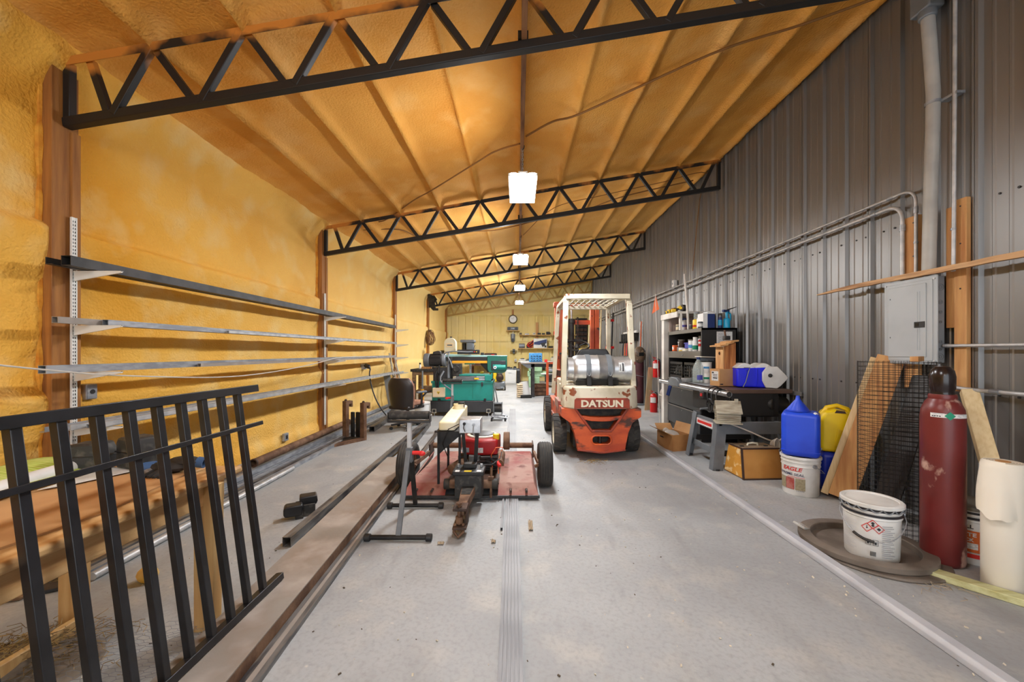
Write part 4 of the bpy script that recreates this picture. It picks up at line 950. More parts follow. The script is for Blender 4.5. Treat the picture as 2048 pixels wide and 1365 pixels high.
part('motor_fins', 'cabinet_dark', mo, lambda m: [m.box(-1.90, -1.69, 8.425, 8.45, 1.14 + .025 * k, 1.152 + .025 * k) for k in range(7)], kind='stuff')
part('terminal_box', 'cabinet_dark', mo, lambda m: m.prism([(-1.87, 1.34), (-1.69, 1.34), (-1.70, 1.41), (-1.76, 1.42), (-1.85, 1.40)], 'y', 8.5, 8.66), bevel=.01)
part('fan_cowl', 'saw_grey', mo, lambda m: m.cyl((-2.06, 8.58, 1.215), (-1.93, 8.58, 1.215), .148, n=28), bevel=.02)
part('end_bell', 'panel_side', mo, lambda m: m.cyl((-1.66, 8.58, 1.215), (-1.58, 8.58, 1.215), .145, n=28), bevel=.014)
part('pivot_column', 'dark_steel', t, lambda m: (m.cyl((-1.49, 8.62, .80), (-1.49, 8.62, 1.28), .05, n=16), m.box(-1.85, -1.55, 8.5, 8.75, .765, 1.06)), bevel=.008)
part('hydraulic_cylinder', 'saw_grey', t, lambda m: (m.cyl((-1.52, 8.50, .83), (-1.52, 8.50, 1.14), .035, n=14), m.cyl((-1.52, 8.50, 1.14), (-1.52, 8.50, 1.24), .014, n=10)))
part('gearbox', 'dusty_black', t, lambda m: (m.box(-1.44, -1.24, 8.5, 8.7, .86, 1.14), m.cyl((-1.34, 8.46, 1.03), (-1.34, 8.5, 1.03), .07, n=16)), bevel=.01)
pn = part('control_panel', 'cabinet_dark', t, lambda m: m.box(-1.34, -.86, 8.60, 8.78, 1.345, 1.445), bevel=.008)
for k in range(4): part('control_button', ('galv_light', 'galv_light', 'red_plastic', 'tool_yellow')[k], pn, lambda m: m.cyl((-1.05 + .045 * k, 8.60, 1.40), (-1.05 + .045 * k, 8.585, 1.40), .012, n=10))
part('small_relay', 'cabinet_dark', t, lambda m: m.box(-.83, -.76, 8.65, 8.75, 1.31, 1.38), bevel=.006)
for k, (pts, r, mt) in enumerate((([(-1.68, 8.52, .78), (-1.72, 8.40, .95), (-1.70, 8.42, 1.08)], .022, 'cable_black'), ([(-1.60, 8.42, .98), (-1.66, 8.35, .86), (-1.66, 8.34, .78), (-1.54, 8.34, .66), (-1.44, 8.40, .58)], .018, 'panel_side'),
        ([(-1.62, 8.44, 1.0), (-1.70, 8.38, .86), (-1.72, 8.40, .72), (-1.72, 8.41, .62)], .022, 'cable_black'), ([(-1.70, 8.45, 1.1), (-1.78, 8.38, .9), (-1.76, 8.38, .7), (-1.75, 8.40, .6)], .018, 'cable_black'),
        ([(-1.66, 8.55, 1.33), (-1.55, 8.5, 1.39), (-1.42, 8.52, 1.41), (-1.1, 8.56, 1.395), (-1.0, 8.57, 1.40)], .014, 'panel_side'), ([(-1.5, 8.5, 1.38), (-1.52, 8.46, 1.28), (-1.46, 8.46, 1.18), (-1.42, 8.45, 1.05)], .016, 'panel_side'),
        ([(-1.87, 8.44, .55), (-1.98, 8.42, .52), (-2.12, 8.36, .36), (-2.2, 8.3, .2)], .018, 'cable_black'))):
    part('hose', mt, t, lambda m: m.tube(pts, r, 8))

# small winch on a wheeled frame beside the saw
t = thing('winch_cart', 'small dusty winch on a low frame beside the teal saw', 'winch', (-.38, 8.0, 0), w=True)
part('drum', 'dusty_black', t, lambda m: m.cyl((-.49, 8.02, .24), (-.33, 8.02, .24), .085, n=18), bevel=.006)
part('housing', 'panel_side', t, lambda m: (m.box(-.50, -.485, 7.93, 8.10, .12, .37), m.box(-.335, -.32, 7.93, 8.10, .12, .37), m.box(-.48, -.34, 7.94, 8.08, .33, .36)), bevel=.004)
part('frame', 'galv', t, lambda m: (m.bar((-.54, 7.86, .10), (-.22, 7.86, .05), .03, .03), m.bar((-.54, 8.16, .10), (-.22, 8.16, .05), .03, .03), m.bar((-.53, 7.85, .09), (-.53, 8.17, .09), .03, .03), m.bar((-.25, 7.85, .05), (-.25, 8.17, .05), .03, .03), m.box(-.52, -.30, 7.9, 8.12, .095, .12)), bevel=.003)
for x, y in ((-.53, 7.84), (-.26, 7.84), (-.53, 8.18), (-.26, 8.18)): part('foot', 'black_plastic', t, lambda m: m.cyl((x, y, 0), (x, y, .07), .018, n=10))
part('crank_handle', 'panel_side', t, lambda m: m.tube([(-.42, 8.0, .36), (-.45, 8.0, .55), (-.48, 8.0, .66), (-.49, 8.0, .70)], [.014, .012, .016, .018], 8))

# ------------------------------------------------------------------ forklift
fx = 1.07
t = thing('forklift', 'old orange and cream forklift with a silver propane tank seen from behind', 'forklift', (fx, 5.9, 0), w=True)
def S(pts): return [(fx + a, b) for a, b in pts]
lh = [(-.51, .668), (-.33, .668), (-.125, .385), (0, .385), (0, .324), (-.085, .324), (-.118, .30), (-.125, .266), (-.118, .232), (-.085, .208), (0, .208), (0, .092), (-.30, .13), (-.345, .36), (-.40, .49), (-.51, .565)]
cw = part('counterweight', 'fork_orange', t, lambda m: (m.prism(S(lh), 'y', 5.0, 5.45), m.prism(S([(-a, b) for a, b in lh]), 'y', 5.0, 5.45)), smooth=None)
part('grille_bar', 'fork_orange', cw, lambda m: m.prism(S([(-.275, .585), (-.14, .565), (0, .56), (.14, .565), (.275, .585), (.245, .535), (.13, .51), (0, .505), (-.13, .51), (-.245, .535)]), 'y', 4.99, 5.10), bevel=.006)
part('grille_frame', 'plate_rust', cw, lambda m: [m.bar((fx + s * .335, 4.995, .668), (fx + s * .125, 4.995, .385), .03, .022, up=(0, 1, 0)) for s in (-1, 1)] + [m.bar((fx - .13, 4.995, .382), (fx + .13, 4.995, .382), .03, .022, up=(0, 1, 0))], bevel=.006)
part('bottom_lip', 'plate_rust', cw, lambda m: m.prism(S([(-.31, .13), (0, .092), (.31, .13), (.31, .15), (0, .115), (-.31, .15)]), 'y', 4.985, 5.06), bevel=.006)
part('slot_rim', 'fork_orange', cw, lambda m: m.tube([(fx + a, 4.998, .266 + b) for a, b in ((-.085, .058), (.085, .058), (.118, .036), (.127, 0), (.118, -.036), (.085, -.058), (-.085, -.058), (-.118, -.036), (-.127, 0), (-.118, .036))], .012, 8, True))
part('tow_pin', 'dark_steel', cw, lambda m: m.cyl((fx, 5.10, .20), (fx, 5.10, .33), .022, n=12))
part('inner_chassis', 'grease', t, lambda m: (m.box(fx - .34, fx + .34, 5.14, 5.5, .14, .66), m.box(fx - .30, fx + .30, 5.5, 6.9, .18, .55)), bevel=.01)
plan = [(-.485, 5.62), (-.485, 5.06), (-.40, 4.985), (-.36, 4.965), (.36, 4.965), (.40, 4.985), (.485, 5.06), (.485, 5.62)]
hb = part('rear_body', 'fork_white_rusty', t, lambda m: m.prism([(fx + a, b) for a, b in plan], 'z', .668, .952, [(fx + a * .985, b + .015) for a, b in plan]), bevel=.018)
part('name_plate', 'plate_rust', hb, lambda m: m.prism(S([(-.325, .81), (.325, .81), (.35, .79), (.355, .675), (-.355, .675), (-.35, .79)]), 'y', 4.958, 4.975), bevel=.004)
def ds(m): text_flat(m, 'DATSUN', .118, (fx, 4.955, .70), .004, .0045, 0, 1.16)
part('lettering', 'letter_cream', hb, ds, smooth=None)
part('hood', 'fork_white', t, lambda m: m.box(fx - .44, fx + .44, 5.55, 6.35, .62, .985), bevel=.02)
for s in (-1, 1): part('side_frame', 'fork_orange', t, lambda m: m.box(fx + s * .45 - .05, fx + s * .45 + .05, 5.40, 7.0, .32, .62), bevel=.015)
part('step_plate', 'mower_red', t, lambda m: (m.box(fx - .52, fx - .40, 5.9, 6.5, .40, .43), m.box(fx - .515, fx - .46, 5.35, 5.9, .60, .72)), bevel=.006)
part('cowl', 'fork_orange', t, lambda m: m.box(fx - .42, fx + .42, 6.62, 6.80, .5, 1.10), bevel=.02)
part('floor_plate', 'dark_steel', t, lambda m: m.box(fx - .42, fx + .42, 6.3, 6.65, .50, .53))
# wheels
def wheel(x, y, r, w, lug=True):
    prof = [(r * .55, -w * .42), (r * .80, -w * .5), (r * .93, -w * .48), (r * .97, -w * .36), (r * .975, 0), (r * .97, w * .36), (r * .93, w * .48), (r * .80, w * .5), (r * .55, w * .42)]
    ty = part('tyre', 'tyre_side', t, lambda m: m.lathe(prof, (x, y, r), 'x', 36))
    def lugs(m):
        n = 18
        for k in range(n):
            for sgn in (-1, 1):
                a0 = 2 * math.pi * (k + (.5 if sgn > 0 else 0)) / n; vs = []
                for u, da in ((0.0, .10), (.22, .0), (.46, -.02)):
                    for d in (0, .62):
                        for rr in (r * .95, r * 1.0):
                            a = a0 + (da + d * .36) * 1.0 * (2 * math.pi / n) / .40; rq = rr if u < .4 else rr * .985
                            vs.append((x + sgn * u * w, y + rq * math.cos(a), r + rq * math.sin(a)))
                fs = []
                for q in range(2):
                    b = q * 4; fs += [(b, b + 1, b + 5, b + 4), (b + 2, b + 6, b + 7, b + 3), (b + 1, b + 3, b + 7, b + 5), (b, b + 4, b + 6, b + 2)]
                fs += [(0, 2, 3, 1), (8, 9, 11, 10)]; m.add(vs, fs)
    part('tread_lugs', 'rubber', ty, lugs, smooth=None, kind='stuff')
    rm = part('rim', 'fork_white', t, lambda m: m.lathe([(0, -w * .2), (r * .3, -w * .2), (r * .5, -w * .25), (r * .56, -w * .44), (r * .58, -w * .44), (r * .58, w * .44), (r * .5, w * .25), (0, w * .2)], (x, y, r), 'x', 28))
    part('hub', 'rust', rm, lambda m: m.cyl((x - w * .32, y, r), (x + w * .32, y, r), r * .2, n=14))
for s in (-1, 1):
    wheel(fx + s * .495 + .0, 5.50, .265, .175)
    wheel(fx + s * .50, 6.98, .31, .20)
# propane tank
tk = part('propane_tank', 'alum', t, lambda m: m.lathe([(0, 0), (.06, .0), (.13, .015), (.175, .055), (.19, .10), (.19, .36), (.193, .365), (.193, .375), (.19, .38), (.19, .54), (.175, .59), (.16, .62)], (fx - .37, 5.30, 1.165), 'x', 40))
part('tank_foot_ring', 'alum', tk, lambda m: m.lathe([(.15, -.035), (.158, -.035), (.158, .05), (.15, .05)], (fx - .37, 5.30, 1.165), 'x', 32))
part('tank_collar', 'alum', tk, lambda m: (m.lathe([(.172, .56), (.18, .56), (.18, .79), (.186, .80), (.172, .80)], (fx - .37, 5.30, 1.165), 'x', 32, 110, 420)))
part('tank_valve', 'dark_steel', tk, lambda m: (m.cyl((fx + .24, 5.30, 1.165), (fx + .36, 5.30, 1.165), .03, n=12), m.box(fx + .28, fx + .34, 5.27, 5.33, 1.16, 1.26)))
lb = part('tank_label', 'label_white', tk, lambda m: m.lathe([(.1875, .625), (.1875, .70)], (fx - .37, 5.30, 1.165), 'x', 8, 150, 190))
part('label_print', 'print_black', lb, lambda m: (m.lathe([(.1882, .67), (.1882, .688)], (fx - .37, 5.30, 1.165), 'x', 8, 153, 187), m.lathe([(.1882, .64), (.1882, .648)], (fx - .37, 5.30, 1.165), 'x', 8, 158, 184)))
for x in (-.14, .14):
    st = part('tank_strap', 'panel_side', t, lambda m: m.lathe([(.193, -.032), (.198, -.032), (.198, .032), (.193, .032)], (fx + x, 5.30, 1.165), 'x', 24, 20, 205))
    part('buckle', 'galv', st, lambda m: m.tube([(fx + x - .024, 5.105, 1.135), (fx + x - .02, 5.103, 1.10), (fx + x, 5.105, 1.08), (fx + x + .02, 5.103, 1.10), (fx + x + .024, 5.105, 1.135)], .006, 6))
    part('strap_bracket', 'black_steel', t, lambda m: (m.prism([(5.10, 1.07), (5.14, 1.07), (5.20, .98), (5.20, .955), (5.08, .955)], 'x', fx + x - .03, fx + x + .03), m.box(fx + x - .03, fx + x + .03, 5.10, 5.5, .953, .975)), bevel=.004)
part('tank_cradle', 'black_steel', t, lambda m: m.prism([(5.16, .955), (5.44, .955), (5.46, 1.03), (5.30, .98), (5.14, 1.03)], 'x', fx - .30, fx + .26), bevel=.006)
# seat and controls
se = part('seat', 'seat_brown', t, lambda m: m.box(fx - .22, fx + .24, 5.72, 6.15, .985, 1.09), bevel=.03, seg=3)
part('seat_back', 'cabinet_black', t, lambda m: m.prism([(-.27 + fx, 1.05), (.29 + fx, 1.05), (.28 + fx, 1.30), (.20 + fx, 1.44), (-.18 + fx, 1.44), (-.26 + fx, 1.30)], 'y', 5.56, 5.66), bevel=.03, seg=3)
sw = part('steering_wheel', 'black_plastic', t, lambda m: m.tube([(fx - .13 + .19 * math.cos(a), 6.20 + .16 * math.sin(a), 1.50 + .08 * math.sin(a)) for a in [2 * math.pi * k / 28 for k in range(28)]], .014, 8, True))
part('spokes', 'black_plastic', sw, lambda m: [m.bar((fx - .13, 6.20, 1.47), (fx - .13 + .19 * math.cos(a), 6.20 + .16 * math.sin(a), 1.50 + .08 * math.sin(a)), .02, .012) for a in (.6, 2.7, 4.7)])
part('steering_column', 'dark_steel', t, lambda m: (m.cyl((fx - .13, 6.22, 1.48), (fx - .10, 6.62, .85), .03, n=12), m.cyl((fx - .13, 6.19, 1.46), (fx - .13, 6.20, 1.52), .05, .035, n=16)))
for k in range(3): part('lever', 'dark_steel', t, lambda m: (m.tube([(fx - .24 - .05 * k, 6.62, 1.05), (fx - .26 - .05 * k, 6.5, 1.36)], .008, 6), m.sph((fx - .26 - .05 * k, 6.5, 1.37), .02, 8, 6)))
# overhead guard
def guard_leg(x0, y0, z0, x1, y1, z1, wd):
    part('guard_leg', 'fork_white', t, lambda m: m.bar((x0, y0, z0), (x1, y1, z1), wd, .075, up=(0, 1, 0)), bevel=.008)
for s in (-1, 1):
    guard_leg(fx + s * .465, 5.20, .92, fx + s * .425, 5.25, 2.06, .07)
    guard_leg(fx + s * .47, 6.62, .70, fx + s * .415, 6.42, 2.02, .065)
    part('guard_knee', 'fork_white', t, lambda m: (m.bar((fx + s * .425, 5.25, 2.05), (fx + s * .41, 5.30, 2.15), .07, .075, up=(0, 1, 0)), m.bar((fx + s * .415, 6.42, 2.01), (fx + s * .405, 6.36, 2.13), .065, .075, up=(0, 1, 0))), bevel=.008)
    part('guard_side_rail', 'fork_white', t, lambda m: m.box(fx + s * .40 - .03, fx + s * .40 + .03, 5.22, 6.40, 2.11, 2.17), bevel=.008)
part('guard_rear_rail', 'fork_white', t, lambda m: m.box(fx - .43, fx + .43, 5.20, 5.26, 2.105, 2.175), bevel=.008)
part('guard_front_rail', 'fork_white', t, lambda m: m.box(fx - .40, fx + .40, 6.36, 6.42, 2.09, 2.15), bevel=.008)
for k in range(9): part('guard_bar', 'fork_white', t, lambda m: m.cyl((fx - .34 + .085 * k, 5.25, 2.155), (fx - .34 + .085 * k, 6.38, 2.14), .011, n=8))
for y in (5.55, 5.83, 6.12): part('guard_cross_bar', 'fork_white', t, lambda m: m.box(fx - .39, fx + .39, y - .012, y + .012, 2.135, 2.145))
# mast
for s in (-1, 1):
    part('mast_outer', 'mast_orange', t, lambda m: (m.box(fx + s * .36 - .035, fx + s * .36 + .035, 7.06, 7.08, .08, 2.28), m.box(fx + s * .395 - .006, fx + s * .395 + .006, 7.06, 7.18, .08, 2.28), m.box(fx + s * .36 - .035, fx + s * .36 + .035, 7.16, 7.18, .08, 2.28)), bevel=.003)
    part('mast_inner', 'mast_orange', t, lambda m: m.box(fx + s * .285 - .034, fx + s * .285 + .034, 7.09, 7.17, .12, 2.24), bevel=.004)
for x, y, z in ((.40, 7.03, 2.19), (.33, 7.18, 1.9), (.40, 7.03, .9)): part('mast_crossbar', 'mast_orange', t, lambda m: m.box(fx - x, fx + x, y, y + .03, z, z + .08), bevel=.006)
for s in (-1, 1): part('mast_cap', 'mast_orange', t, lambda m: m.box(fx + s * .36 - .06, fx + s * .36 + .05, 7.02, 7.20, 2.21, 2.30), bevel=.012)
for x in (-.10,):
    part('lift_cylinder', 'dark_steel', t, lambda m: (m.cyl((fx + x, 7.12, .15), (fx + x, 7.12, 1.98), .055, n=18), m.cyl((fx + x, 7.12, 1.92), (fx + x, 7.12, 2.0), .068, n=18)), bevel=.004)
part('lift_rod', 'chrome', t, lambda m: m.cyl((fx - .10, 7.12, 1.98), (fx - .10, 7.12, 2.22), .022, n=12))
part('lift_rod', 'chrome', t, lambda m: m.cyl((fx - .18, 7.12, 1.98), (fx - .18, 7.12, 2.22), .02, n=12))
def chainm(m):
    for k in range(46): m.cbox((fx + .02, 7.13, .35 + .037 * k), (.03 if k % 2 else .018, .02, .03))
part('lift_chain', 'rust_dark', t, chainm, kind='stuff')
part('carriage', 'dark_steel', t, lambda m: (m.box(fx - .38, fx + .38, 7.22, 7.26, .25, .32), m.box(fx - .38, fx + .38, 7.22, 7.26, .62, .69), m.box(fx - .30, fx + .12, 7.19, 7.22, 1.58, 1.64)), bevel=.006)
for s in (-1, 1): part('fork_blade', 'dark_steel', t, lambda m: (m.box(fx + s * .25 - .05, fx + s * .25 + .05, 7.26, 7.30, .06, .72), m.box(fx + s * .25 - .05, fx + s * .25 + .05, 7.28, 8.2, .06, .09)), bevel=.006)

# ------------------------------------------------------------------ far end, left: bench, machines, leaning stock
def table(name, label, x0, x1, y0, y1, z, mt, ml, cat='table', th=.05, leg=.06, shelf=None):
    t = thing(name, label, cat, ((x0 + x1) / 2, (y0 + y1) / 2, 0), w=True)
    part('top', mt, t, lambda m: m.box(x0, x1, y0, y1, z - th, z), bevel=.006)
    for x in (x0 + .04, x1 - .04 - leg):
        for y in (y0 + .03, y1 - .03 - leg): part('leg', ml, t, lambda m: m.box(x, x + leg, y, y + leg, 0, z - th), bevel=.004)
    part('apron', ml, t, lambda m: m.box(x0 + .05, x1 - .05, y0 + .04, y0 + .07, z - th - .09, z - th))
    if shelf: part('shelf', ml, t, lambda m: m.box(x0 + .05, x1 - .05, y0 + .05, y1 - .05, shelf, shelf + .04), bevel=.004)
    return t
table('timber_bench', 'rough timber bench with dark top against the left wall behind the chair', -2.90, -2.05, 10.5, 11.3, .93, 'dusty_black', 'old_wood', 'bench', .07, .09, .28)
t = thing('spray_bottle', 'small white spray bottle with black cap on the timber bench', 'bottle', (-2.70, 10.75, .93))
part('body', 'white_plastic', t, lambda m: m.lathe([(0, 0), (.03, 0), (.03, .10), (.015, .12), (0, .12)], n=14))
part('cap', 'black_plastic', t, lambda m: m.cyl((0, 0, .12), (0, 0, .17), .022, n=12))
MB().cbox((-2.52, 10.8, .96), (.26, .18, .06)).build('wood_block', 'board_wood', bevel=.004, label='flat brown wood block on the timber bench', cat='wood block')
MB().cbox((-2.50, 10.82, 1.02), (.17, .14, .06), (0, 0, .15)).build('wood_block', 'cedar', bevel=.004, label='smaller reddish wood block stacked on another on the timber bench', cat='wood block')
t = thing('bench_vise', 'small dark vise on the timber bench', 'vise', (-2.28, 10.7, .93))
part('base', 'dark_steel', t, lambda m: m.box(-.07, .07, -.06, .08, 0, .05), bevel=.008)
part('jaw', 'panel_side', t, lambda m: (m.box(-.09, -.02, -.05, .05, .05, .13), m.box(.03, .09, -.05, .05, .05, .13)), bevel=.006)
part('screw', 'galv', t, lambda m: m.cyl((.09, 0, .085), (.18, 0, .085), .014, n=10))
for k in range(3): MB().cbox((-2.46 + .01 * k, 10.75, .335 + .05 * k), (.62 - .08 * k, .28, .045), (0, 0, .05 * k)).build('scrap_board', 'old_wood', bevel=.003, label=f'{("longest", "middle", "shortest top")[k]} scrap board piled on the shelf of the timber bench', cat='board', group='boards under the timber bench')
MB().cyl((-2.50, 10.2, 0), (-2.50, 10.2, .42), .04, n=14).build('yellow_pole', 'yellow_pole', label='short bright yellow pole standing before the timber bench', cat='pole')
MB().cyl((-2.50, 10.2, .42), (-2.50, 10.2, .90), .022, n=12).build('steel_pole', 'panel_side', label='grey steel rod standing on the yellow pole', cat='rod')
# leaning stock between the posts
for x, y, x2, y2, z2, w, h, mt, lb, ct in ((-2.98, 9.75, -3.26, 9.9, 1.36, .09, .03, 'grey_wood', 'pale grey board leaning on the foam wall past the rack', 'board'), (-2.9, 10.15, -3.24, 10.2, 1.30, .03, .03, 'galv_light', 'thin pale rod leaning on the wall left of the timber bench', 'rod'),
                                          (-2.85, 9.9, -3.25, 10.1, 1.25, .02, .02, 'brown_wood', 'thin brown stick leaning on the wall near the rack end', 'stick')):
    MB().bar((x, y, 0), (x2, y2, z2), w, h, up=(1, 0, 0)).build('leaning_stick', mt, label=lb, cat=ct, bevel=.002)
t = thing('pipe_stand', 'dark clamp stand on the floor before the leaning boards', 'stand', (-2.72, 9.75, 0))
part('post', 'rust_dark', t, lambda m: m.cyl((0, 0, 0), (0, 0, .62), .025, n=10))
part('jaw', 'dark_steel', t, lambda m: (m.box(-.05, .14, -.03, .03, .60, .66), m.box(-.05, .02, -.03, .03, .55, .72)), bevel=.004)
part('base', 'rust_dark', t, lambda m: m.cyl((0, 0, 0), (0, 0, .03), .12, n=16))
# rope coil on the fourth post
t = thing('rope_coil', 'coil of brown rope hanging on the fourth timber post', 'rope', (-3.20, 14.3, 1.55), w=True)
rnd = random.Random(5)
for k in range(15):
    ph = rnd.random() * .3; a_, b_ = .03 + .011 * k, .22 + .07 * rnd.random(); dy = -.04 + .01 * k
    pts = [(-3.22 + a_ * math.sin(q) + .02 * math.sin(3 * q + k), 14.33 + dy - .14, 1.92 + b_ * math.cos(q + ph)) for q in [2 * math.pi * j / 20 for j in range(20)]]
    part('loop', ('brown_wood', 'straw', 'cable_brown')[k % 3], t, lambda m: m.tube(pts, .012, 6, True))
part('peg', 'dark_steel', t, lambda m: m.cyl((-3.31, 14.32, 2.16), (-3.16, 14.2, 2.17), .012, n=8))
# dark hanging bundle at the fourth truss
t = thing('hanging_tools', 'dark bundle of straps and iron hung at the left end of the fourth truss', 'tools', (-3.16, 14.2, 2.88), w=True)
for k in range(6):
    pts = [(-3.24 + .04 * k, 14.22, 3.50 - .02 * k), (-3.22 + .05 * k, 14.18, 3.30), (-3.20 + .03 * k, 14.2, 3.08 + .02 * k), (-3.10 + .02 * k, 14.18, 2.93)]
    part('strap', 'grease', t, lambda m: m.tube(pts, [.03, .035, .03, .022], 7))
part('bar', 'rust_dark', t, lambda m: m.cyl((-3.29, 14.25, 3.0), (-3.29, 14.25, 3.66), .018, n=8))
part('hook_plate', 'grease', t, lambda m: m.box(-3.10, -2.90, 14.16, 14.22, 2.90, 2.98), bevel=.01)
# items on the left far side
t = thing('vertical_band_saw', 'upright ivory band saw with rounded top in the far left corner', 'band saw', (-2.40, 14.2, 0), w=True)
def vb(x0, x1, z0, z1, r):
    pts = []
    for cxx, czz, a0 in ((x1 - r, z1 - r, 0), (x0 + r, z1 - r, 90), (x0 + .05, z0 + .05, 180), (x1 - .05, z0 + .05, 270)):
        rr = r if czz > z0 + .1 else .05
        for k in range(6): a = R(a0 + 90 * k / 5); pts.append((cxx + rr * math.cos(a), czz + rr * math.sin(a)))
    return pts
hd = part('upper_housing', 'ivory', t, lambda m: m.prism(vb(-2.66, -2.23, 1.40, 1.90, .19), 'y', 14.0, 14.25), bevel=.02)
part('name_badge', 'beige', hd, lambda m: m.box(-2.58, -2.32, 13.985, 14.0, 1.56, 1.71), bevel=.006)
part('badge_bar', 'saw_grey', hd, lambda m: m.box(-2.54, -2.36, 13.98, 13.986, 1.61, 1.66))
part('tension_wheel', 'dark_steel', hd, lambda m: m.cyl((-2.42, 14.1, 1.90), (-2.42, 14.1, 1.95), .04, n=12))
part('frame', 'ivory', t, lambda m: m.box(-2.66, -2.54, 14.05, 14.25, .6, 1.5), bevel=.01)
part('table', 'saw_grey', t, lambda m: m.box(-2.62, -2.15, 13.8, 14.3, 1.05, 1.10), bevel=.006)
part('stand', 'ivory', t, lambda m: m.box(-2.64, -2.26, 13.95, 14.3, 0, .75), bevel=.01)
part('motor', 'dark_steel', t, lambda m: m.cyl((-2.80, 14.15, 1.35), (-2.66, 14.15, 1.35), .1, n=16))
t = thing('drill_press', 'grey drill press standing behind the teal band saw', 'drill press', (-1.72, 13.2, 0), w=True)
hd = part('belt_cover', 'saw_grey', t, lambda m: m.box(-1.92, -1.46, 12.95, 13.5, 1.71, 1.80), bevel=.02)
part('head', 'arm_grey', t, lambda m: m.box(-1.73, -1.50, 12.98, 13.4, 1.46, 1.72), bevel=.03)
part('motor', 'black_plastic', t, lambda m: m.cyl((-1.83, 13.3, 1.46), (-1.83, 13.3, 1.70), .085, n=16))
part('quill', 'galv', t, lambda m: m.cyl((-1.62, 13.1, 1.24), (-1.62, 13.1, 1.47), .045, n=14))
part('column', 'galv', t, lambda m: m.cyl((-1.64, 13.4, 0), (-1.64, 13.4, 1.5), .04, n=14))
part('table', 'teal_dark', t, lambda m: m.box(-1.78, -1.46, 12.95, 13.3, .98, 1.02), bevel=.01)
part('base', 'teal_dark', t, lambda m: m.box(-1.86, -1.40, 12.95, 13.6, 0, .08), bevel=.02)
for k in range(3): part('feed_handle', 'dark_steel', t, lambda m: m.cyl((-1.49, 13.15, 1.52), (-1.44, 13.15 + .12 * math.cos(2.1 * k), 1.52 + .12 * math.sin(2.1 * k)), .009, n=6))
# cluttered bench along the far wall behind the saw
table('far_bench', 'long wooden bench behind the teal saw against the end wall', -2.2, -.75, 17.4, 18.4, .92, 'old_wood', 'brown_wood', 'bench', .06, .09, .3)
def clutter(name, mat, label, cat, c, sz, rz=0, extra=None, em=None, en='lid', group=None):
    t = thing(name, label, cat, (c[0], c[1], c[2]), rz, group=group)
    part('body', mat, t, lambda m: m.box(-sz[0] / 2, sz[0] / 2, -sz[1] / 2, sz[1] / 2, 0, sz[2]), bevel=min(sz) * .12)
    if extra: part(en, em or mat, t, extra)
    return t
clutter('parts_box', 'pink_board', 'pale box on the long bench behind the saw', 'box', (-1.95, 17.7, .92), (.5, .35, .22), 0, lambda m: m.box(-.24, .24, -.17, .17, .22, .24))
clutter('dark_crate', 'brown_wood', 'dark wooden crate on the long bench behind the saw', 'crate', (-1.25, 17.7, .92), (.55, .4, .42), .1, lambda m: [m.box(-.285, .285, -.215, -.20, .05 + .13 * k, .14 + .13 * k) for k in range(3)], 'trim_brown', 'slat')
t = thing('hand_saw', 'white handled saw lying on the crates behind the teal saw', 'saw', (-1.55, 17.45, 1.15))
part('blade', 'galv_light', t, lambda m: m.prism([(-.5, 0), (.35, 0), (.35, .10), (-.5, .05)], 'y', 0, .006))
part('handle', 'red_plastic', t, lambda m: m.box(.35, .5, -.02, .02, -.01, .13), bevel=.02)
t = thing('floor_buffer', 'yellow and black grinder on a stand right of the saw table', 'grinder', (-.88, 14.9, 0))
part('pedestal', 'tool_yellow', t, lambda m: m.box(-.06, .06, -.06, .06, 0, .80), bevel=.01)
part('motor', 'cabinet_dark', t, lambda m: m.cyl((-.12, 0, .88), (.12, 0, .88), .09, n=16), bevel=.01)
for s in (-1, 1): part('wheel_guard', 'tool_yellow', t, lambda m: m.cyl((s * .13, 0, .88), (s * .18, 0, .88), .11, n=18), bevel=.01)
part('base', 'cabinet_dark', t, lambda m: m.box(-.17, .17, -.15, .15, 0, .03))
# compressor, box and speaker near the back
t = thing('air_compressor', 'round brown air tank on a wheeled base right of the saw', 'compressor', (-.66, 14.3, 0), w=True)
part('tank', 'rust_dark', t, lambda m: m.lathe([(0, -.26), (.07, -.255), (.115, -.22), (.125, -.17), (.125, .17), (.115, .22), (0, .26)], (-.66, 14.3, .46), 'y', 24))
part('tank_band', 'black_plastic', t, lambda m: m.lathe([(.127, -.21), (.14, -.21), (.14, -.17), (.127, -.17)], (-.66, 14.3, .46), 'y', 24))
part('base', 'panel_side', t, lambda m: (m.box(-.86, -.48, 14.05, 14.6, .12, .30), m.box(-.80, -.52, 14.02, 14.1, .05, .14)), bevel=.03)
for s in (-.88, -.47): part('wheel', 'rubber', t, lambda m: m.cyl((s - .025, 14.12, .10), (s + .025, 14.12, .10), .10, n=18), bevel=.01)
part('pump', 'saw_grey', t, lambda m: m.box(-.74, -.58, 14.35, 14.55, .55, .72), bevel=.02)
t = thing('white_cabinet', 'low white cabinet against the end wall under the clock', 'cabinet', (-.30, 17.3, 0), w=True)
part('carcass', 'white_plastic', t, lambda m: m.box(-.56, -.08, 17.05, 17.6, 0, .60), bevel=.01)
part('door', 'label_white', t, lambda m: m.box(-.54, -.10, 17.035, 17.05, .03, .56), bevel=.004)
part('handle', 'print_grey', t, lambda m: (m.box(-.42, -.28, 17.02, 17.035, .47, .485), m.box(-.14, -.12, 17.02, 17.035, .04, .07)))
clutter('parts_tray', 'panel_side', 'grey tray of tools on the low white cabinet', 'tray', (-.36, 17.3, .60), (.34, .3, .06), 0, lambda m: (m.cyl((-.1, 0, .06), (.1, .05, .09), .03, n=10), m.box(-.12, .0, -.1, -.04, .06, .14)), 'dark_steel', 'tool')
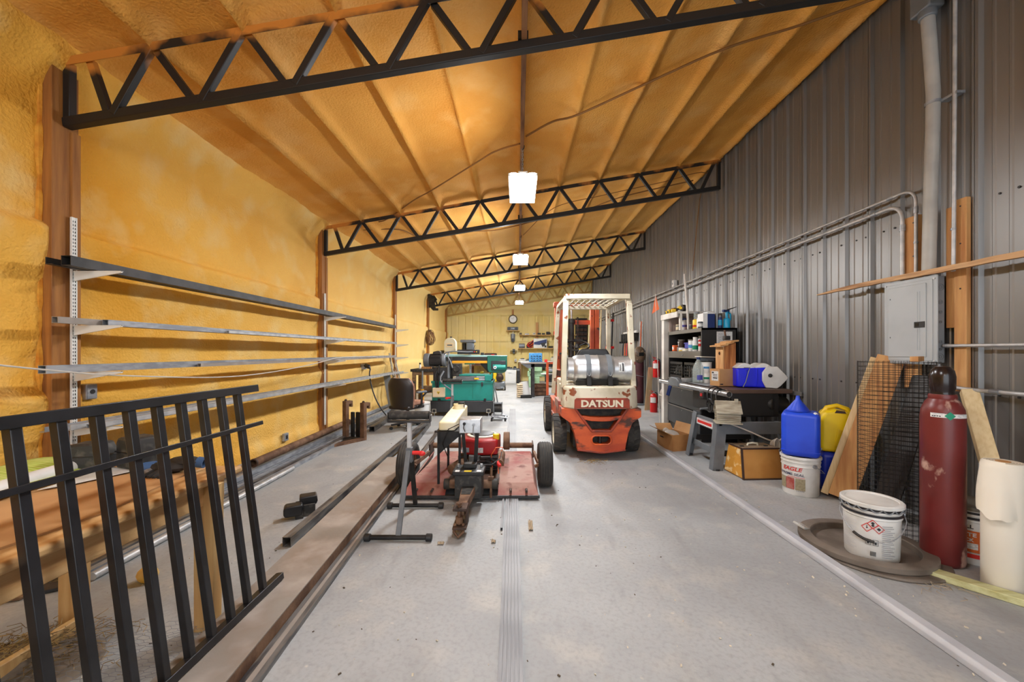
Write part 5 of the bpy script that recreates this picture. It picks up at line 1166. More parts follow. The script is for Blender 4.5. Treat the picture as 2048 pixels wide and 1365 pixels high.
clutter('power_tool', 'arm_grey', 'grey power tool lying on the right of the white cabinet', 'tool', (-.14, 17.25, .60), (.12, .22, .10), .3, lambda m: m.cyl((0, -.1, .12), (0, .1, .12), .035, n=12), 'black_plastic', 'motor')
t = thing('speaker', 'tall narrow black speaker standing right of the white cabinet', 'speaker', (.02, 17.3, 0))
part('cabinet', 'cabinet_dark', t, lambda m: m.box(-.09, .07, -.12, .12, 0, .66), bevel=.008)
part('grille', 'black_plastic', t, lambda m: m.box(-.075, .055, -.13, -.12, .04, .54))
part('tweeter_panel', 'saw_grey', t, lambda m: m.box(-.075, .055, -.132, -.12, .56, .64))
# ------------------------------------------------------------------ end wall fittings
t = thing('wall_clock', 'round white wall clock with brass rim on the end wall', 'clock', (-.24, 18.58, 2.75), w=True)
part('rim', 'clock_rim', t, lambda m: m.lathe([(.165, -.04), (.20, -.03), (.21, 0), (.21, .04), (.165, .04)], (-.24, 18.6, 2.955), 'y', 32))
fc = part('dial', 'clock_face', t, lambda m: m.lathe([(0, 0), (.17, 0), (.17, .02), (0, .02)], (-.24, 18.585, 2.955), 'y', 32))
part('hand', 'print_grey', fc, lambda m: (m.bar((-.24, 18.58, 2.955), (-.33, 18.58, 3.01), .012, .004, up=(0, 1, 0)), m.bar((-.24, 18.58, 2.955), (-.20, 18.58, 3.07), .009, .004, up=(0, 1, 0))))
for k in range(12): part('hour_mark', 'print_grey', fc, lambda m: m.cbox((-.24 + .145 * math.sin(R(30 * k)), 18.583, 2.955 + .145 * math.cos(R(30 * k))), (.010, .003, .022), (0, R(30 * k), 0)))
MB().box(-.30, -.20, 18.60, 18.64, 3.16, 3.42).build('wall_board', 'board_wood', label='short wooden board fixed above the wall clock', cat='board', bevel=.003)
t = thing('radio_shelf', 'small wooden wall shelf under the clock', 'shelf', (-.24, 18.5, 2.38), w=True)
part('plank', 'pine', t, lambda m: m.box(-.56, .08, 18.30, 18.62, 2.385, 2.41), bevel=.003)
for s in (-.45, -.03): part('bracket', 'pine', t, lambda m: m.prism([(18.62, 2.385), (18.36, 2.385), (18.62, 2.22)], 'x', s - .012, s + .012))
t = thing('radio', 'grey radio on the small shelf under the clock', 'radio', (-.24, 18.42, 2.41), w=True)
part('body', 'radio_grey', t, lambda m: m.box(-.50, .01, 18.34, 18.52, 2.411, 2.57), bevel=.02)
for s in (-.41, -.08): part('speaker_grille', 'cabinet_dark', t, lambda m: m.cyl((s, 18.33, 2.49), (s, 18.345, 2.49), .06, n=18))
part('dial', 'screen_dark', t, lambda m: m.box(-.32, -.17, 18.333, 18.342, 2.46, 2.53))
t = thing('wall_telephone', 'grey wall mounted telephone under the radio shelf', 'telephone', (-.24, 18.6, 1.85), w=True)
part('body', 'radio_grey', t, lambda m: m.prism([(-.35, 2.25), (-.13, 2.25), (-.15, 1.95), (-.20, 1.86), (-.28, 1.86), (-.33, 1.95)], 'y', 18.45, 18.62), bevel=.02)
part('handset', 'panel_side', t, lambda m: m.box(-.30, -.20, 18.40, 18.46, 2.02, 2.26), bevel=.02)
part('keypad', 'cabinet_dark', t, lambda m: m.box(-.30, -.18, 18.44, 18.452, 1.89, 2.0))
part('bracket', 'white_plastic', t, lambda m: m.box(-.25, -.22, 18.5, 18.6, 2.25, 2.38))
t = thing('coat_hook', 'dark iron hook plate on the end wall below the telephone', 'hook', (-.20, 18.6, 1.38), w=True)
part('plate', 'dark_steel', t, lambda m: m.box(-.36, -.04, 18.40, 18.62, 1.42, 1.45), bevel=.004)
part('block', 'radio_grey', t, lambda m: (m.box(-.26, -.14, 18.42, 18.6, 1.45, 1.53), m.box(-.25, -.15, 18.5, 18.62, 1.32, 1.42)), bevel=.01)
t = thing('wall_outlet', 'white outlet box on the end wall left of the bench', 'outlet', (-.12, 18.6, .95), w=True)
part('box', 'white_plastic', t, lambda m: m.box(-.17, -.06, 18.55, 18.63, .92, 1.06), bevel=.008)
part('socket', 'print_grey', t, lambda m: m.box(-.14, -.09, 18.545, 18.552, .95, 1.03))
MB().box(.85, .97, 18.56, 18.62, 1.95, 2.80).build('wall_board', 'board_wood', label='upright wooden board fixed to the end wall above the shelves', cat='board', bevel=.003)
# shelves on the end wall
def wall_shelf(label, x0, x1, z, d=.34):
    t = thing('wall_shelf', label, 'shelf', ((x0 + x1) / 2, 18.45, z), w=True, group='wooden wall shelves')
    part('plank', 'pine', t, lambda m: m.box(x0, x1, 18.62 - d, 18.62, z - .03, z), bevel=.003)
    for x in (x0 + .15, (x0 + x1) / 2, x1 - .15): part('bracket', 'pine', t, lambda m: m.prism([(18.62, z - .03), (18.62 - d * .8, z - .03), (18.62, z - .25)], 'x', x - .012, x + .012))
wall_shelf('upper wooden shelf of tools on the end wall', .08, 3.2, 2.20)
wall_shelf('lower wooden shelf with the picture box on the end wall', .0, 3.2, 1.57)
t = thing('tool_case', 'white and blue picture box for a power tool on the lower end wall shelf', 'box', (1.05, 18.42, 1.57), w=True)
part('carton', 'white_plastic', t, lambda m: m.box(.73, 1.36, 18.30, 18.55, 1.571, 2.02), bevel=.01)
part('printed_band', 'navy', t, lambda m: m.prism([(.75, 1.85), (1.30, 1.98), (1.34, 1.98), (1.34, 1.80), (1.0, 1.72), (.75, 1.74)], 'y', 18.292, 18.30))
part('printed_tool', 'print_black', t, lambda m: (m.prism([(1.05, 1.80), (1.30, 1.84), (1.26, 1.68), (1.15, 1.62)], 'y', 18.286, 18.292), m.box(1.24, 1.33, 18.286, 18.292, 1.60, 1.70)))
SH1 = [(.22, .12, .10, 'straw', 'pale wood offcut'), (.52, .20, .06, 'galv', 'grey steel bracket'), (.86, .14, .10, 'ivory', 'ivory box'), (1.10, .16, .09, 'grease', 'dark gearbox part'), (1.30, .14, .08, 'cabinet_dark', 'black flat tool'), (1.52, .17, .15, 'cabinet_black', 'round black motor'), (1.88, .20, .16, 'red_plastic', 'red plastic box'), (2.12, .16, .22, 'panel_side', 'grey metal can')]
for x, w, h, mt, nm in SH1:
    t = thing('shelf_item', f'{nm} on the upper end wall shelf', 'tool', (x - .1, 18.45, 2.20), group='things on the upper end wall shelf')
    if 'round' in nm or 'can' in nm:
        part('body', mt, t, lambda m: m.cyl((-w / 2, 0, h / 2), (w / 2, 0, h / 2), h / 2, n=16) if 'round' in nm else m.cyl((0, 0, 0), (0, 0, h), w / 2, n=16), bevel=.006)
        part('cap', 'grease', t, lambda m: m.cyl((w / 2, 0, h / 2), (w / 2 + .03, 0, h / 2), h / 4, n=12) if 'round' in nm else m.tube([(-w / 2, 0, h), (0, 0, h + .08), (w / 2, 0, h)], .008, 6))
    else:
        part('body', mt, t, lambda m: m.box(-w / 2, w / 2, -.08, .08, 0, h), bevel=.01)
        part('lug', 'dark_steel', t, lambda m: m.cyl((0, -.09, h * .5), (0, -.02, h * .5), h * .25, n=10))
SH2 = [(.18, .28, .22, 'panel_side', 'grey electric motor'), (.52, .24, .16, 'grease', 'heap of dark fittings'), (1.55, .22, .10, 'grease', 'dark wrench set'), (1.95, .20, .16, 'ivory', 'pale plastic jug')]
for x, w, h, mt, nm in SH2:
    t = thing('shelf_item', f'{nm} on the lower end wall shelf', 'tool', (x, 18.43, 1.57), group='things on the lower end wall shelf')
    part('body', mt, t, lambda m: m.cyl((-w / 2, 0, h / 2), (w / 2, 0, h / 2), h / 2, n=16), bevel=.008)
    part('foot', 'dark_steel', t, lambda m: m.box(-w / 2.4, w / 2.4, -h / 2, h / 2, 0, .03))
t = thing('jumper_cables', 'red and black cables heaped on the lower end wall shelf', 'cables', (.58, 18.36, 1.57))
for k in range(5): part('loop', ('red_plastic', 'cable_black')[k % 2], t, lambda m: m.tube([(.14 * math.cos(q) + .02 * k, .05 * math.sin(q), .16 + .03 * k + .12 * math.sin(q + k * .5)) for q in [2 * math.pi * j / 16 for j in range(16)]], .015, 6, True))
# bench under the shelves
table('end_bench', 'pale work bench along the end wall under the shelves', .0, 2.6, 17.7, 18.55, .98, 'ivory', 'old_wood', 'bench', .06, .1)
for k, (x, w, h, mt, nm) in enumerate(((.2, .3, .08, 'label_white', 'white tray'), (.45, .2, .05, 'panel_side', 'grey tray'), (1.62, .25, .16, 'ivory', 'pale angle grinder'), (1.95, .28, .2, 'galv', 'grey bench clamp'), (2.2, .2, .26, 'white_plastic', 'white spray can'))):
    clutter('bench_item', mt, f'{nm} on the bench under the end wall shelves', 'tool', (x, 17.95, .98), (w, .2, h), .1 * k, lambda m: m.cyl((-w * .3, 0, h), (w * .3, 0, h + .02), .03, n=10), 'dark_steel', 'handle', 'things on the end bench')
# welding table with the blue drawer cabinet
t = thing('welding_table', 'grey steel welding table with dark apron before the end bench', 'table', (.62, 12.4, 0), w=True)
part('top', 'galv', t, lambda m: m.box(.08, 1.75, 11.95, 12.9, 1.05, 1.075), bevel=.003)
part('top_edge', 'rusty_steel', t, lambda m: m.box(.08, 1.75, 11.935, 11.95, 1.03, 1.075))
part('apron', 'cabinet_dark', t, lambda m: m.box(.40, 1.70, 12.0, 12.05, .93, 1.03))
for x, y in ((.42, 12.0), (1.6, 12.0), (.42, 12.75), (1.6, 12.75)): part('leg', 'dark_steel', t, lambda m: m.box(x, x + .09, y, y + .09, 0, 1.03), bevel=.004)
part('side_bracket', 'panel_side', t, lambda m: m.prism([(.10, 1.03), (.42, 1.03), (.42, .88), (.28, .90)], 'y', 12.0, 12.06))
t = thing('drawer_cabinet', 'bright blue parts drawer cabinet on the welding table', 'drawers', (.55, 12.4, 1.075), w=True)
part('case', 'sky_blue_box', t, lambda m: m.box(.35, .76, 12.25, 12.6, 1.076, 1.36), bevel=.01)
for r_ in range(3):
    for c_ in range(4):
        d = part('drawer', 'sky_blue_box', t, lambda m: m.box(.385 + .088 * c_, .465 + .088 * c_, 12.235, 12.25, 1.10 + .07 * r_, 1.16 + .07 * r_), bevel=.003)
        part('pull', 'print_black', d, lambda m: m.box(.405 + .088 * c_, .445 + .088 * c_, 12.228, 12.236, 1.115 + .07 * r_, 1.135 + .07 * r_))
clutter('red_clamp', 'red_plastic', 'bright red clamp on the corner of the welding table', 'clamp', (.86, 12.02, 1.075), (.09, .09, .09), 0, lambda m: m.cyl((0, -.03, -.10), (0, -.03, 0), .012, n=8), 'dark_steel', 'screw')
t = thing('orange_stand', 'orange steel post stand before the welding table', 'stand', (.86, 11.4, 0), w=True)
part('post', 'mast_orange', t, lambda m: m.box(.825, .895, 11.37, 11.43, 0, 1.04), bevel=.004)
part('arm', 'mast_orange', t, lambda m: m.box(.825, 1.5, 11.37, 11.43, 1.04, 1.10), bevel=.004)
part('foot', 'mast_orange', t, lambda m: m.box(.76, .96, 11.3, 11.5, 0, .02))
t = thing('carpet_roll', 'light grey rolled carpet and foam leaning against the table leg', 'carpet roll', (.25, 11.9, 0), .2)
part('roll', 'grey_fabric', t, lambda m: m.pipe((0, 0, 0.01), (-.06, .12, .46), .14, .05, 22))
part('foam_layer', 'beige', t, lambda m: [m.box(-.27, -.12, -.06, .16, .02 + .06 * k, .06 + .06 * k) for k in range(7)], bevel=.006)
part('pad', 'black_plastic', t, lambda m: m.box(-.20, .14, -.17, -.1, 0, .10), bevel=.01)
clutter('wood_crate', 'brown_wood', 'brown wooden crate under the welding table', 'crate', (.70, 12.5, 0), (.38, .3, .38), .2, lambda m: [m.box(-.2, .2, -.17, -.155, .03 + .12 * k, .12 + .12 * k) for k in range(3)], 'rust', 'slat')
# green lathe behind the table
t = thing('metal_lathe', 'pale green metal lathe behind the welding table', 'lathe', (.95, 15.6, 0), w=True)
part('bed', 'machine_green', t, lambda m: m.box(.38, 2.1, 15.3, 15.8, .42, .62), bevel=.02)
part('headstock', 'machine_green', t, lambda m: m.box(.42, .95, 15.25, 15.8, .62, .92), bevel=.03)
part('chuck', 'dusty_black', t, lambda m: m.cyl((.95, 15.5, .78), (1.08, 15.5, .78), .11, n=20), bevel=.01)
part('carriage', 'galv', t, lambda m: (m.box(1.2, 1.5, 15.15, 15.8, .62, .72), m.bar((1.1, 15.2, .72), (1.5, 15.3, .92), .08, .06)), bevel=.01)
part('apron', 'black_plastic', t, lambda m: (m.box(1.05, 1.45, 15.18, 15.3, .22, .52), m.cyl((1.25, 15.12, .42), (1.25, 15.18, .42), .07, n=18)), bevel=.01)
part('pedestal', 'machine_green', t, lambda m: (m.box(.42, .85, 15.3, 15.8, 0, .42), m.box(1.7, 2.1, 15.3, 15.8, 0, .42)), bevel=.02)
part('rail', 'white_plastic', t, lambda m: m.box(.9, 1.9, 15.22, 15.3, .52, .56))
for x in (.5, .62): part('knob', 'dark_steel', t, lambda m: m.cyl((x, 15.2, .50), (x, 15.25, .50), .03, n=12))
# ------------------------------------------------------------------ far right behind the forklift
t = thing('wooden_ladder', 'wooden ladder leaning on the metal wall behind the forklift', 'ladder', (2.35, 12.8, 0), w=True)
for s in (0, .38):
    part('rail', 'pine_pale', t, lambda m: m.bar((2.28 + s, 12.9, 0), (2.42 + s, 13.1, 2.9), .035, .08, up=(0, 1, 0)), bevel=.004)
for k in range(8): part('rung', 'pine_pale', t, lambda m: m.cyl((2.30 + .0161 * k * 1.0, 12.93 + .022 * k, .3 + .32 * k), (2.68 + .0161 * k, 12.93 + .022 * k, .3 + .32 * k), .016, n=8))
for k, (x, mt, lb) in enumerate(((2.95, 'panel_side', 'grey pipe clamp leaning on the metal wall behind the forklift'), (3.05, 'dark_steel', 'dark pipe clamp leaning beside a grey one behind the forklift'))):
    t = thing('pipe_clamp', lb, 'clamp', (x, 13.0, 0))
    part('pipe', mt, t, lambda m: m.cyl((0, 0, 0), (.12, 0, 2.7), .03, n=12))
    for z in (1.5, 2.4): part('jaw', 'ext_red', t, lambda m: (m.box(-.02, .14, -.06, .06, z, z + .08), m.cyl((.05, -.15, z + .04), (.05, -.06, z + .04), .014, n=8)), bevel=.006)
t = thing('bin_rack', 'dark rack of small parts bins on the end wall behind the forklift mast', 'rack', (3.0, 18.4, 1.6), w=True)
part('frame', 'cabinet_dark', t, lambda m: m.box(2.72, 3.25, 18.36, 18.6, 1.72, 2.98))
for r_ in range(6):
    for c_ in range(3): part('bin', 'trim_brown', t, lambda m: m.box(2.74 + .17 * c_, 2.89 + .17 * c_, 18.24, 18.36, 1.76 + .2 * r_, 1.88 + .2 * r_), bevel=.006)
clutter('yellow_case', 'tool_yellow', 'bright yellow case beside the forklift mast', 'case', (2.55, 16.2, 1.05), (.24, .2, .48), 0, lambda m: m.box(-.05, .05, -.03, .03, .48, .54), 'panel_side', 'handle')
table('side_bench', 'low bench carrying the yellow case by the right wall', 2.3, 3.3, 15.9, 16.8, 1.05, 'old_wood', 'brown_wood', 'bench', .05, .08)
# garden tools hanging on the metal wall
t = thing('tool_hanger', 'white rail of hanging loppers and shears on the metal wall', 'tool rack', (3.40, 11.9, 1.25), w=True)
part('rail', 'white_plastic', t, lambda m: m.box(3.40, 3.47, 11.2, 12.6, 1.95, 2.02))
for k in range(6):
    y = 11.3 + .22 * k
    part('tool_head', 'grease', t, lambda m: (m.box(3.28, 3.46, y - .05, y + .05, 1.72, 1.95), m.box(3.22, 3.34, y - .015, y + .015, 1.66, 1.72)), bevel=.01)
    part('tool_handle', ('red_plastic', 'flag_orange', 'cable_black')[k % 3], t, lambda m: m.tube([(3.36, y, 1.74), (3.34, y + .02, 1.5), (3.33, y, 1.28)], [.014, .016, .02], 8))
for k, (y, mt, nm, hm) in enumerate(((10.9, 'flag_orange', 'orange handled broom hung on the metal wall by the cylinders', 'black_plastic'), (11.0, 'galv_light', 'white handled rake hung on the metal wall by the cylinders', 'grease'))):
    t = thing('yard_tool', nm, 'broom', (3.40, y, .9))
    part('handle', mt, t, lambda m: m.cyl((0, 0, .1), (.05, 0, 1.35), .014, n=8))
    part('head', hm, t, lambda m: m.box(-.03, .06, -.16, .16, 0, .12), bevel=.01)
# maroon welding cylinder with helmet
t = thing('gas_cylinder', 'dark maroon welding gas cylinder chained at the metal wall behind the forklift', 'gas cylinder', (3.22, 10.4, .04))
part('body', 'cyl_maroon_far', t, lambda m: m.lathe([(0, 0), (.115, 0), (.13, .02), (.13, 1.15), (.11, 1.26), (.06, 1.32), (.03, 1.34), (0, 1.34)], n=28))
part('valve', 'galv', t, lambda m: (m.cyl((0, 0, 1.33), (0, 0, 1.45), .02, n=10), m.box(-.05, .03, -.02, .02, 1.38, 1.42)))
part('chain', 'galv', t, lambda m: m.tube([(.14 * math.cos(q), .14 * math.sin(q), .72 + .02 * math.sin(2 * q)) for q in [2 * math.pi * j / 20 for j in range(20)]], .008, 6, True))
part('hose', 'cable_black', t, lambda m: m.tube([(-.05, -.05, 1.38), (-.15, -.12, 1.1), (-.13, -.1, .8), (-.08, -.14, .5), (-.14, -.1, .2)], .01, 6))
t = thing('cylinder_cart', 'grey steel cart carrying the maroon cylinder', 'cart', (3.25, 10.4, 0))
part('base_plate', 'panel_side', t, lambda m: m.box(-.2, .2, -.25, .2, .012, .038), bevel=.003)
part('back_rail', 'panel_side', t, lambda m: (m.bar((.19, -.22, .03), (.19, -.22, 1.3), .03, .03), m.bar((.19, .16, .03), (.19, .16, 1.3), .03, .03)))
t = thing('welding_helmet', 'brown camouflage welding helmet hung on the maroon cylinder', 'helmet', (3.20, 10.28, 1.32))
part('shell', 'helmet', t, lambda m: m.sph((0, 0, 0), (.165, .15, .22), 20, 12))
part('lens_window', 'screen_dark', t, lambda m: m.box(-.06, .07, -.16, -.12, -.03, .06), bevel=.008)
part('headband', 'black_plastic', t, lambda m: m.tube([(.17 * math.cos(q), .15 * math.sin(q) + .04, .10) for q in [math.pi * j / 10 for j in range(11)]], .014, 6))

# ------------------------------------------------------------------ right wall: electrical panel, boards, conduits
XW = 3.468
for k, (a, b, z0, z1, lb) in enumerate(((2.985, 3.135, 1.09, 2.59, 'wide upright board behind the near edge of the electrical panel'), (3.345, 3.465, 1.08, 2.58, 'upright board behind the far half of the electrical panel'))):
    t = thing('mounting_board', lb, 'board', (3.45, (a + b) / 2, z0), w=True, group='boards behind the panel')
    if k == 0:
        part('plank', 'board_wood', t, lambda m: m.box(3.432, XW, a, a + .085, z0, z1), bevel=.003)
        part('plank', 'board_wood', t, lambda m: m.box(3.440, XW, a + .088, b, z0 + .5, z1 - .04), bevel=.003)
    else:
        part('plank', 'board_wood', t, lambda m: m.box(3.432, XW, a, b, z0, z1), bevel=.003)
    for z in (z1 - .06, z1 - .35, z1 - .7): part('nail', 'dark_steel', t, lambda m: m.cyl((3.433, a + .04, z), (3.429, a + .04, z), .006, n=6))
t = thing('electrical_panel', 'pale grey electrical breaker panel with closed door on the metal wall', 'electrical panel', (3.40, 3.33, 1.28), w=True)
py0, py1, pz0, pz1, pxf = 3.115, 3.565, 1.295, 2.02, 3.355
bx = part('box', 'panel_side', t, lambda m: m.box(pxf + .006, 3.43, py0 + .02, py1 - .02, pz0 + .015, pz1 - .01), bevel=.003)
def knock(m):
    for z, r in ((1.92, .028), (1.80, .018), (1.72, .014), (1.64, .012), (1.48, .014), (1.42, .012), (1.36, .026)):
        m.lathe([(r - .003, 0), (r - .003, -.003), (r, -.003), (r, 0)], (3.395, py0 + .02, z), 'y', 16)
        m.lathe([(r * .5 - .002, 0), (r * .5 - .002, -.003), (r * .5, -.003), (r * .5, 0)], (3.395, py0 + .02, z), 'y', 12)
part('knockouts', 'saw_grey', bx, knock, kind='stuff')
cv = part('cover', 'panel_grey', t, lambda m: m.box(pxf - .008, pxf + .006, py0, py1, pz0, pz1), bevel=.006)
part('cover_flange', 'panel_grey', cv, lambda m: m.box(pxf - .014, pxf - .008, py0 + .03, py1 - .03, pz0 + .03, pz1 - .03), bevel=.005)
d = part('door', 'panel_grey', t, lambda m: m.box(pxf - .021, pxf - .014, py0 + .075, py1 - .05, pz0 + .06, pz1 - .055), bevel=.004)
part('door_rib', 'panel_grey', d, lambda m: [m.box(pxf - .024, pxf - .020, py0 + .12 + .02 * k, py0 + .126 + .02 * k, pz0 + .12, pz1 - .12) for k in range(2)], bevel=.001)
l = part('latch', 'cabinet_dark', d, lambda m: m.box(pxf - .027, pxf - .02, py0 + .08, py0 + .165, 1.60, 1.65), bevel=.003)
part('latch_recess', 'screen_dark', l, lambda m: m.box(pxf - .029, pxf - .0265, py0 + .125, py0 + .155, 1.61, 1.64))
for y, z in ((py0 + .02, pz0 + .03), (py1 - .02, pz0 + .03), (py0 + .02, pz1 - .03), (py1 - .02, pz1 - .03)): part('screw', 'galv_light', cv, lambda m: m.cyl((pxf - .008, y, z), (pxf - .014, y, z), .008, n=8))
for z in (1.52, 1.86): part('hinge_mark', 'print_black', d, lambda m: m.box(pxf - .023, pxf - .0205, py1 - .075, py1 - .07, z, z + .012))
def rough(m):
    n = 40; vs = []
    for k in range(n + 1):
        y = 2.25 + 2.09 * k / n; a = .006 * nz(y * 6, 0, 0); b = .012 * nz(y * 5, 3, 0)
        h = .042 if y < 3.9 else .042 - .03 * (y - 3.9) / .44
        vs += [(3.322, y, 2.028 + a), (3.352, y, 2.026 + a), (3.352, y, 2.028 + h + b), (3.322, y, 2.026 + h + b)]
    fs = [(4 * k + i, 4 * k + (i + 1) % 4, 4 * k + 4 + (i + 1) % 4, 4 * k + 4 + i) for k in range(n) for i in range(4)] + [(0, 1, 2, 3), (4 * n, 4 * n + 1, 4 * n + 2, 4 * n + 3)]
    m.add(vs, fs)
part('live_edge_strip', 'rough_wood', None, rough, label='rough edged wooden strip running level above the electrical panel', cat='board')
def arc(pts, r=.1, n=7):
    # round the inner corners of a polyline
    P = [Vector(p) for p in pts]; out = [P[0]]
    for i in range(1, len(P) - 1):
        a = (P[i - 1] - P[i]).normalized(); b = (P[i + 1] - P[i]).normalized(); p = P[i] + a * r; q = P[i] + b * r
        for k in range(n + 1):
            u = k / n; out.append((1 - u) ** 2 * p + 2 * u * (1 - u) * P[i] + u * u * q)
    return out + [P[-1]]
def conduit(label, pts, r, mat='galv_light', bend=.12, clips=(), name='conduit'):
    t = thing(name, label, 'conduit', tuple(pts[0]), w=True, group='electrical conduits')
    part('pipe', mat, t, lambda m: m.tube(arc(pts, bend), r, 12))
    for p, ax in clips:
        d = Vector(ax) * .028; part('coupling', 'galv', t, lambda m: m.cyl(Vector(p) - d, Vector(p) + d, r * 1.3, n=12))
    return t
conduit('upper thin conduit running the length of the metal wall then down to the panel', [(3.42, 3.352, 2.03), (3.42, 3.352, 2.81), (3.42, 18.4, 2.80)], .0125, bend=.13, clips=(((3.42, 3.352, 2.62), (0, 0, 1)), ((3.42, 3.58, 2.81), (0, 1, 0)), ((3.42, 3.352, 2.34), (0, 0, .3)), ((3.42, 6.3, 2.81), (0, .4, 0)), ((3.42, 9.2, 2.81), (0, .4, 0))))
conduit('lower conduit running below another along the metal wall to the panel', [(3.415, 3.465, 2.03), (3.415, 3.465, 2.715), (3.415, 18.4, 2.70)], .017, bend=.15, clips=(((3.415, 3.465, 2.50), (0, 0, 1)), ((3.415, 3.74, 2.715), (0, 1, 0)), ((3.415, 5.7, 2.715), (0, .4, 0)), ((3.415, 8.9, 2.71), (0, .4, 0))))
conduit('straight thin conduit rising from the near board to the roof', [(3.405, 3.05, 2.03), (3.405, 3.045, 2.6), (3.41, 3.04, 4.66)], .013, bend=.05, clips=(((3.405, 3.05, 2.36), (0, 0, .3)),))
conduit('short conduit leaving the panel side level to the right', [(3.405, 3.12, 1.447), (3.41, 3.0, 1.447), (3.41, 1.6, 1.447)], .0125, bend=.03, clips=(((3.41, 3.10, 1.447), (0, .5, 0)),))
conduit('conduit curving from the panel bottom to the right', [(3.385, 3.14, 1.30), (3.385, 3.12, 1.13), (3.40, 2.95, 1.115), (3.41, 1.6, 1.105)], .0145, bend=.08, clips=(((3.40, 2.78, 1.114), (0, 1, 0)),))
t = thing('pvc_conduit', 'thick grey plastic conduit rising above the electrical panel', 'conduit', (3.36, 3.2, 2.02), w=True)
part('pipe', 'pvc_grey', t, lambda m: m.tube([(3.37, 3.20, 2.055), (3.37, 3.195, 2.3), (3.37, 3.185, 2.7), (3.37, 3.17, 3.2), (3.37, 3.165, 3.5), (3.37, 3.19, 3.9), (3.37, 3.21, 4.18)], .044, 20))
part('elbow_body', 'panel_side', t, lambda m: (m.cyl((3.37, 3.21, 4.14), (3.37, 3.21, 4.22), .058, n=20), m.box(3.31, 3.44, 3.14, 3.30, 4.20, 4.62)), bevel=.012)
part('strap', 'galv', t, lambda m: (m.lathe([(.046, -.012), (.050, -.012), (.050, .012), (.046, .012)], (3.37, 3.168, 3.42), 'z', 20), m.box(3.40, 3.465, 3.02, 3.14, 3.41, 3.43)))
t = thing('wall_switch', 'small pale switch box on the conduits midway along the metal wall', 'switch', (3.43, 8.55, 2.78), w=True)
part('box', 'white_plastic', t, lambda m: m.box(3.39, 3.47, 8.5, 8.6, 2.82, 2.97), bevel=.006)
part('toggle', 'print_grey', t, lambda m: m.box(3.38, 3.39, 8.54, 8.56, 2.87, 2.91))
conduit('thin vertical drop conduit by the hanging tools', [(3.43, 11.75, 1.0), (3.43, 11.75, 2.0), (3.43, 11.75, 2.78)], .012, bend=.02)
conduit('thin vertical drop conduit above the maroon cylinder', [(3.43, 10.75, 1.1), (3.43, 10.75, 2.0), (3.43, 10.75, 2.70)], .013, bend=.02)

# ------------------------------------------------------------------ white hutch frame, cabinet and what is on them
t = thing('white_hutch', 'white painted wooden frame standing at the far end of the black cabinet', 'frame', (2.95, 7.2, 0), w=True)
part('post', 'white_frame', t, lambda m: m.box(2.76, 2.86, 7.38, 7.50, 0, 2.06), bevel=.004)
part('inner_post', 'pink_board', t, lambda m: m.box(2.86, 2.90, 7.36, 7.42, 0, 2.0), bevel=.003)
part('top_beam', 'white_frame', t, lambda m: m.box(2.76, 3.40, 6.74, 7.50, 2.06, 2.10), bevel=.004)
part('top_trim', 'white_frame', t, lambda m: m.box(2.745, 2.77, 6.74, 7.50, 2.0, 2.10), bevel=.004)
part('near_stile', 'white_frame', t, lambda m: m.box(2.80, 2.84, 6.74, 6.79, 1.775, 2.06), bevel=.003)
part('back_board', 'pink_board', t, lambda m: m.box(3.38, 3.40, 6.74, 7.50, 1.775, 2.06))
part('end_board', 'pink_board', t, lambda m: m.box(2.86, 3.40, 7.40, 7.42, 1.0, 2.06))
cx0, cx1, cy0, cy1, cz = 2.83, 3.38, 6.01, 7.33, 1.77
t = thing('black_cabinet', 'tall black metal cabinet with open shelves above and drawers below', 'cabinet', (3.1, 6.67, 0), w=True)
part('near_side', 'cabinet_dark', t, lambda m: m.box(cx0, cx1, cy0, cy0 + .025, 0, cz), bevel=.004)
part('far_side', 'cabinet_dark', t, lambda m: m.box(cx0, cx1, cy1 - .025, cy1, 0, cz), bevel=.004)
part('back', 'cabinet_dark', t, lambda m: m.box(cx1 - .02, cx1, cy0, cy1, 0, cz))
part('top', 'cabinet_dark', t, lambda m: m.box(cx0, cx1, cy0, cy1, cz - .035, cz), bevel=.004)
part('top_edge', 'cabinet_trim', t, lambda m: m.box(cx0 - .008, cx0, cy0, cy1, cz - .06, cz), bevel=.002)
part('shelf', 'cabinet_trim', t, lambda m: m.box(cx0, cx1 - .02, cy0 + .025, cy1 - .025, 1.385, 1.41), bevel=.003)
fl = part('flipper_door', 'cabinet_trim', t, lambda m: m.box(cx0 - .012, cx0 + .02, cy0 + .02, cy1 - .02, 1.29, 1.405), bevel=.006)
part('door_pull', 'galv_light', fl, lambda m: m.cyl((cx0 - .025, 6.67, 1.345), (cx0 - .012, 6.67, 1.345), .010, n=10))
part('lower_shelf', 'cabinet_dark', t, lambda m: m.box(cx0, cx1 - .02, cy0 + .025, cy1 - .025, .925, .95))
for k, (z0, z1) in enumerate(((.80, .925), (.46, .785), (.12, .445))):
    dr = part('drawer', 'cabinet_black', t, lambda m: m.box(cx0 - .02, cx0 + .01, cy0 + .01, cy1 - .01, z0, z1), bevel=.006)
    part('drawer_pull', 'cabinet_trim', dr, lambda m: m.box(cx0 - .028, cx0 - .018, cy0 + .02, cy1 - .02, z1 - .02, z1 - .004), bevel=.003)
    part('lock', 'galv_light', dr, lambda m: m.cyl((cx0 - .03, 6.67, z1 - .05), (cx0 - .02, 6.67, z1 - .05), .009, n=10))
part('drawer_carcass', 'cabinet_dark', t, lambda m: m.box(cx0 + .012, cx1 - .02, cy0 + .026, cy1 - .026, .02, .92))
part('toe_kick', 'screen_dark', t, lambda m: m.box(cx0 + .02, cx1 - .03, cy0 + .03, cy1 - .03, 0, .02))
